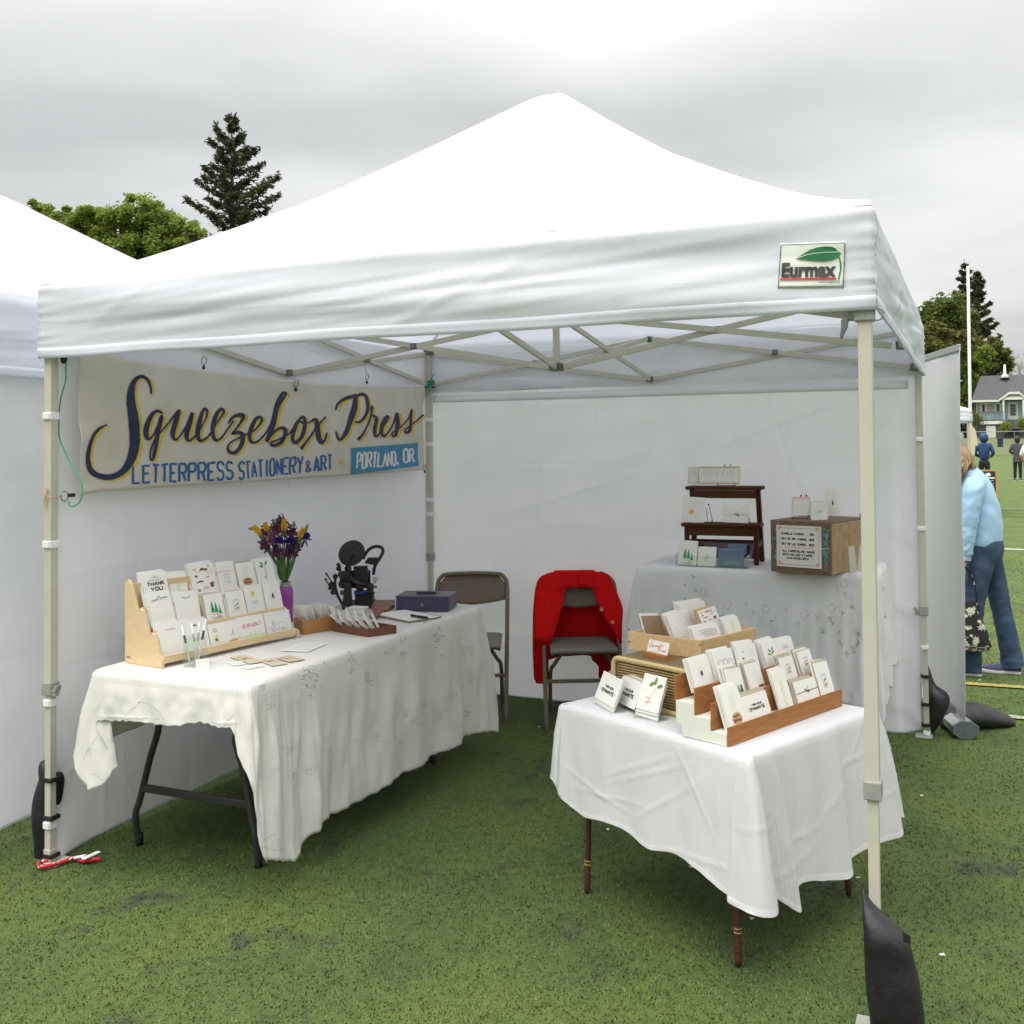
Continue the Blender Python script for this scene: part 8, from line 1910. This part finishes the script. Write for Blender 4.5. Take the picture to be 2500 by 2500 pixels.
def conifer(lab, base, H, rw, seed, leaf=.22, dens=1., sparse=.0, tilt=0.):
    t = thing('conifer', lab, 'tree', base, 0); r = random.Random(seed); B = Vector(base)
    MB().tube([B, B+Vector((0, 0, H*.5)), B+Vector((.0, 0, H))], [H*.018, H*.011, .02], 8).build('trunk', MT['bark'], t, smooth=True)
    pts = []; br = MB(); z = H*.12; k = 0
    while z < H*.985:
        f = 1-z/H; n = 5 if f > .45 else 4
        for j in range(n):
            if r.random() < sparse: continue
            a = k*2.4+j*6.283/n+r.uniform(-.3, .3); L = rw*(f**.78)*r.uniform(.55, 1.12)*(1 if f > .06 else .5)+.15
            d = Vector((math.cos(a), math.sin(a), 0)); droop = .28*f+.05; P_ = []
            for i in range(7): s = i/6; P_.append(B+Vector((0, 0, z))+d*L*s+Vector((0, 0, -droop*.6*L*s+.46*L*s*s*(.5+.5*f)+.30*L*s*(1-f))))
            br.tube(P_[::2], [.05*f+.02, .03*f+.012, .02*f+.01, .008], 4, False)
            m = int((30+L*62)*dens)
            for q in range(m):
                s = r.random()**.75; c = P_[int(s*5.99)].lerp(P_[min(6, int(s*5.99)+1)], s*5.99-int(s*5.99)); w = L*.11*(1-s*.65)+.06
                sdv = Vector((-d.y, d.x, 0)); pts.append(c+sdv*r.gauss(0, w)+Vector((0, 0, r.gauss(-.05, .2*w+.08)))+d*r.gauss(0, .10))
        z += H*.030*(1+.9*f)*r.uniform(.75, 1.25); k += 1
    br.build('limbs', MT['bark'], t); leafmesh('crown', pts, leaf, MT['fir'], t, seed, aspect=1.9); return t
def broadleaf(lab, base, H, lobes, m, seed, n=9000, leaf=.16, trunkr=.25):
    """lobes: (centre, radius) in world coordinates"""
    t = thing('tree', lab, 'tree', base, 0); r = random.Random(seed); B = Vector(base); pts = []; lm = MB()
    top = sum((Vector(c) for c, _ in lobes), Vector((0, 0, 0)))/len(lobes); fork = lerp(B, top, .45)
    MB().tube([B, lerp(B, fork, .6), fork], [trunkr*1.3, trunkr, trunkr*.7], 8).build('trunk', MT['bark'], t, smooth=True)
    tot = sum(rr_**2 for _, rr_ in lobes)
    for c, rad in lobes:
        c = Vector(c); lm.tube(cat([fork, lerp(fork, c, .5)+Vector((r.gauss(0, .3), 0, .2)), c], 4), [trunkr*.5, trunkr*.4, trunkr*.35, trunkr*.3, trunkr*.25, trunkr*.2, trunkr*.15, .05, .03], 5, False)
        nc = max(8, int(14*rad)); kk = int(n*rad**2/tot/nc)
        for j in range(nc):                              # clumps of leaves on twigs
            u = Vector((r.gauss(0, 1), r.gauss(0, 1), r.gauss(0, 1)+.25)).normalized(); cc = c+Vector((u.x*rad, u.y*rad, u.z*rad*.85))*r.uniform(.45, 1.02); cr = rad*r.uniform(.16, .34)
            lm.tube([c, cc], [.05, .015], 4, False)
            for i in range(kk): g3 = Vector((r.gauss(0, .55), r.gauss(0, .55), r.gauss(0, .42))); pts.append(cc+g3*cr)
    lm.build('limbs', MT['bark'], t); leafmesh('crown', pts, leaf, m, t, seed, aspect=1.2); return t
def gnd(p): return Vector((p.x, p.y, 0))
# behind the tents on the left
p = pD(cK(1366, 175), 74.); conifer('tall dark conifer rising behind the tent roof on the left', gnd(p), p.z, 9.4, 11, .115, 1.3, .06)
K = lambda a, b, d: pD(cK(a, b), d)
for i, (lab, lob, s) in enumerate((('light green maple crown between the two tent roofs', [((820, 790), 3.0), ((950, 850), 2.8), ((720, 860), 2.8), ((850, 960), 3.4), ((1050, 880), 2.4), ((1150, 900), 1.6), ((620, 920), 2.2), ((1000, 1000), 3.2), ((700, 1020), 3)], 21), ('light green maple crown nearest the neighbouring tent roof', [((340, 775), 1.7), ((530, 780), 2.0), ((450, 880), 2.6), ((300, 880), 2.2), ((560, 900), 2.2), ((215, 760), 1.5), ((270, 800), 1.6), ((400, 1000), 3)], 22))):
    L_ = [(K(a, b+15, 56.), rr_*.46) for (a, b), rr_ in lob]; c = L_[3][0]; broadleaf(lab, gnd(c), 14, L_, MT['maple'], s, 42000, .085)
# right of the tents, behind the house
TT = lambda a, b, d: pD(cT(a, b), d)
p = TT(565, 88, 150.); conifer('tallest dark conifer behind the white pole', gnd(p), p.z, 5.2, 31, .2, 1.1, .05)
p = TT(650, 155, 146.); conifer('second dark conifer right of the white pole', gnd(p), p.z, 5.6, 32, .2, 1.2, .05)
for lab, lob, m, s, d in (('leafy green tree behind the right corner of the tent', [((380, 440), 4.2), ((470, 430), 4.4), ((300, 470), 3.6), ((420, 520), 5), ((530, 480), 4), ((330, 560), 4.5), ((470, 600), 5), ((540, 560), 4)], 'darkleaf', 41, 128.),
                          ('olive brown tree beside the banner stand', [((360, 600), 3.4), ((440, 660), 3.6), ((300, 660), 3.2), ((380, 720), 4), ((520, 700), 3.4), ((560, 640), 3)], 'olive', 42, 120.),
                          ('green shrubby tree left of the house roof', [((640, 800), 3), ((560, 820), 3), ((560, 900), 3.2), ((600, 760), 2.4), ((560, 980), 3.2), ((555, 1060), 2.6), ((690, 740), 2.6)], 'maple', 43, 132.),
                          ('brownish green tree above the house roof', [((760, 690), 3.2), ((700, 720), 3), ((820, 760), 3), ((740, 780), 3.2), ((860, 800), 2)], 'olive', 44, 138.)):
    L_ = [(TT(a, b, d), rr_*.50) for (a, b), rr_ in lob]; c = L_[0][0]; broadleaf(lab, gnd(c), 15, L_, MT[m], s, 15000, .20, .4)
def bare_tree(lab, base, H, seed):
    t = thing('bare_tree', lab, 'tree', base); r = random.Random(seed); mb = MB(); B = Vector(base)
    def grow(p, d, L, rad, lev):
        q = p+d*L; mid = lerp(p, q, .5)+Vector((r.gauss(0, .05), r.gauss(0, .05), 0))*L; mb.tube([p, mid, q], [rad, rad*.8, rad*.6], 4, False)
        if lev == 0: return
        for k in range(3 if lev > 1 else 4): grow(lerp(p, q, r.uniform(.55, 1)), (d+Vector((r.gauss(0, .45), r.gauss(0, .45), r.gauss(.12, .2)))).normalized(), L*r.uniform(.55, .8), rad*.6, lev-1)
    MB().tube([B, B+Vector((0, 0, H*.35))], [.3, .22], 6).build('trunk', MT['bare'], t, smooth=True); grow(B+Vector((0, 0, H*.3)), Vector((0, 0, 1)), H*.26, .2, 5); mb.build('twigs', MT['bare'], t)
p = TT(830, 610, 165.); bare_tree('leafless pale tree behind the house roof', gnd(p), p.z, 3)
p = TT(940, 640, 160.); bare_tree('leafless pale tree at the right edge behind the house', gnd(p), p.z, 5)
p = TT(970, 600, 170.); bare_tree('leafless pale tree just beyond the right edge', gnd(p), p.z, 8)
p = TT(632, 720, 140.); MB().tube([gnd(p), p], [.22, .14], 8).build('utility_pole', MT['bare'], smooth=True, label='grey wooden utility pole left of the house', cat='pole')
for lab, c, rr_, m, s in (('brown shrub at the left corner of the house', cS(250, 860), .75, 'olive', 51), ('green shrub beside the porch steps', cS(695, 975), .5, 'maple', 52), ('green shrub right of the porch steps', cS(950, 930), .55, 'maple', 53), ('low green shrub behind the fence', cS(705, 1285), .35, 'darkleaf', 54)):
    c = pY(c, HY-3.0); t = thing('shrub', lab, 'shrub', (c.x, c.y, c.z-rr_)); r = random.Random(s); pts = [c+Vector((r.gauss(0, .5), r.gauss(0, .5), r.gauss(0, .5)))*rr_ for k in range(1500)]
    MB().tube([c-Vector((0, 0, rr_)), c], .06, 5).build('stem', MT['bark'], t); leafmesh('foliage', pts, .06, MT[m], t, s)
# a belt of trees on the horizon outside the picture, so that the field does not end in nothing
far = [];
r = random.Random(77)
hb3 = thing('far_treeline', 'far belt of green trees along the horizon left of the house', 'trees', (-60, 190, 0)); hb3['kind'] = 'stuff'; del hb3['category']
for k in range(70):
    x = -260+k*8.5+r.uniform(-3, 3)
    if -10 < x < 40: continue
    c = Vector((x, 185+r.uniform(-10, 15), 4.5)); rr_ = r.uniform(4, 7)
    far += [c+Vector((r.gauss(0, .55)*rr_, r.gauss(0, .5)*rr_, r.gauss(0, .5)*rr_*1.1)) for j in range(260)]
leafmesh('foliage', far, .8, MT['darkleaf'], hb3, 5)
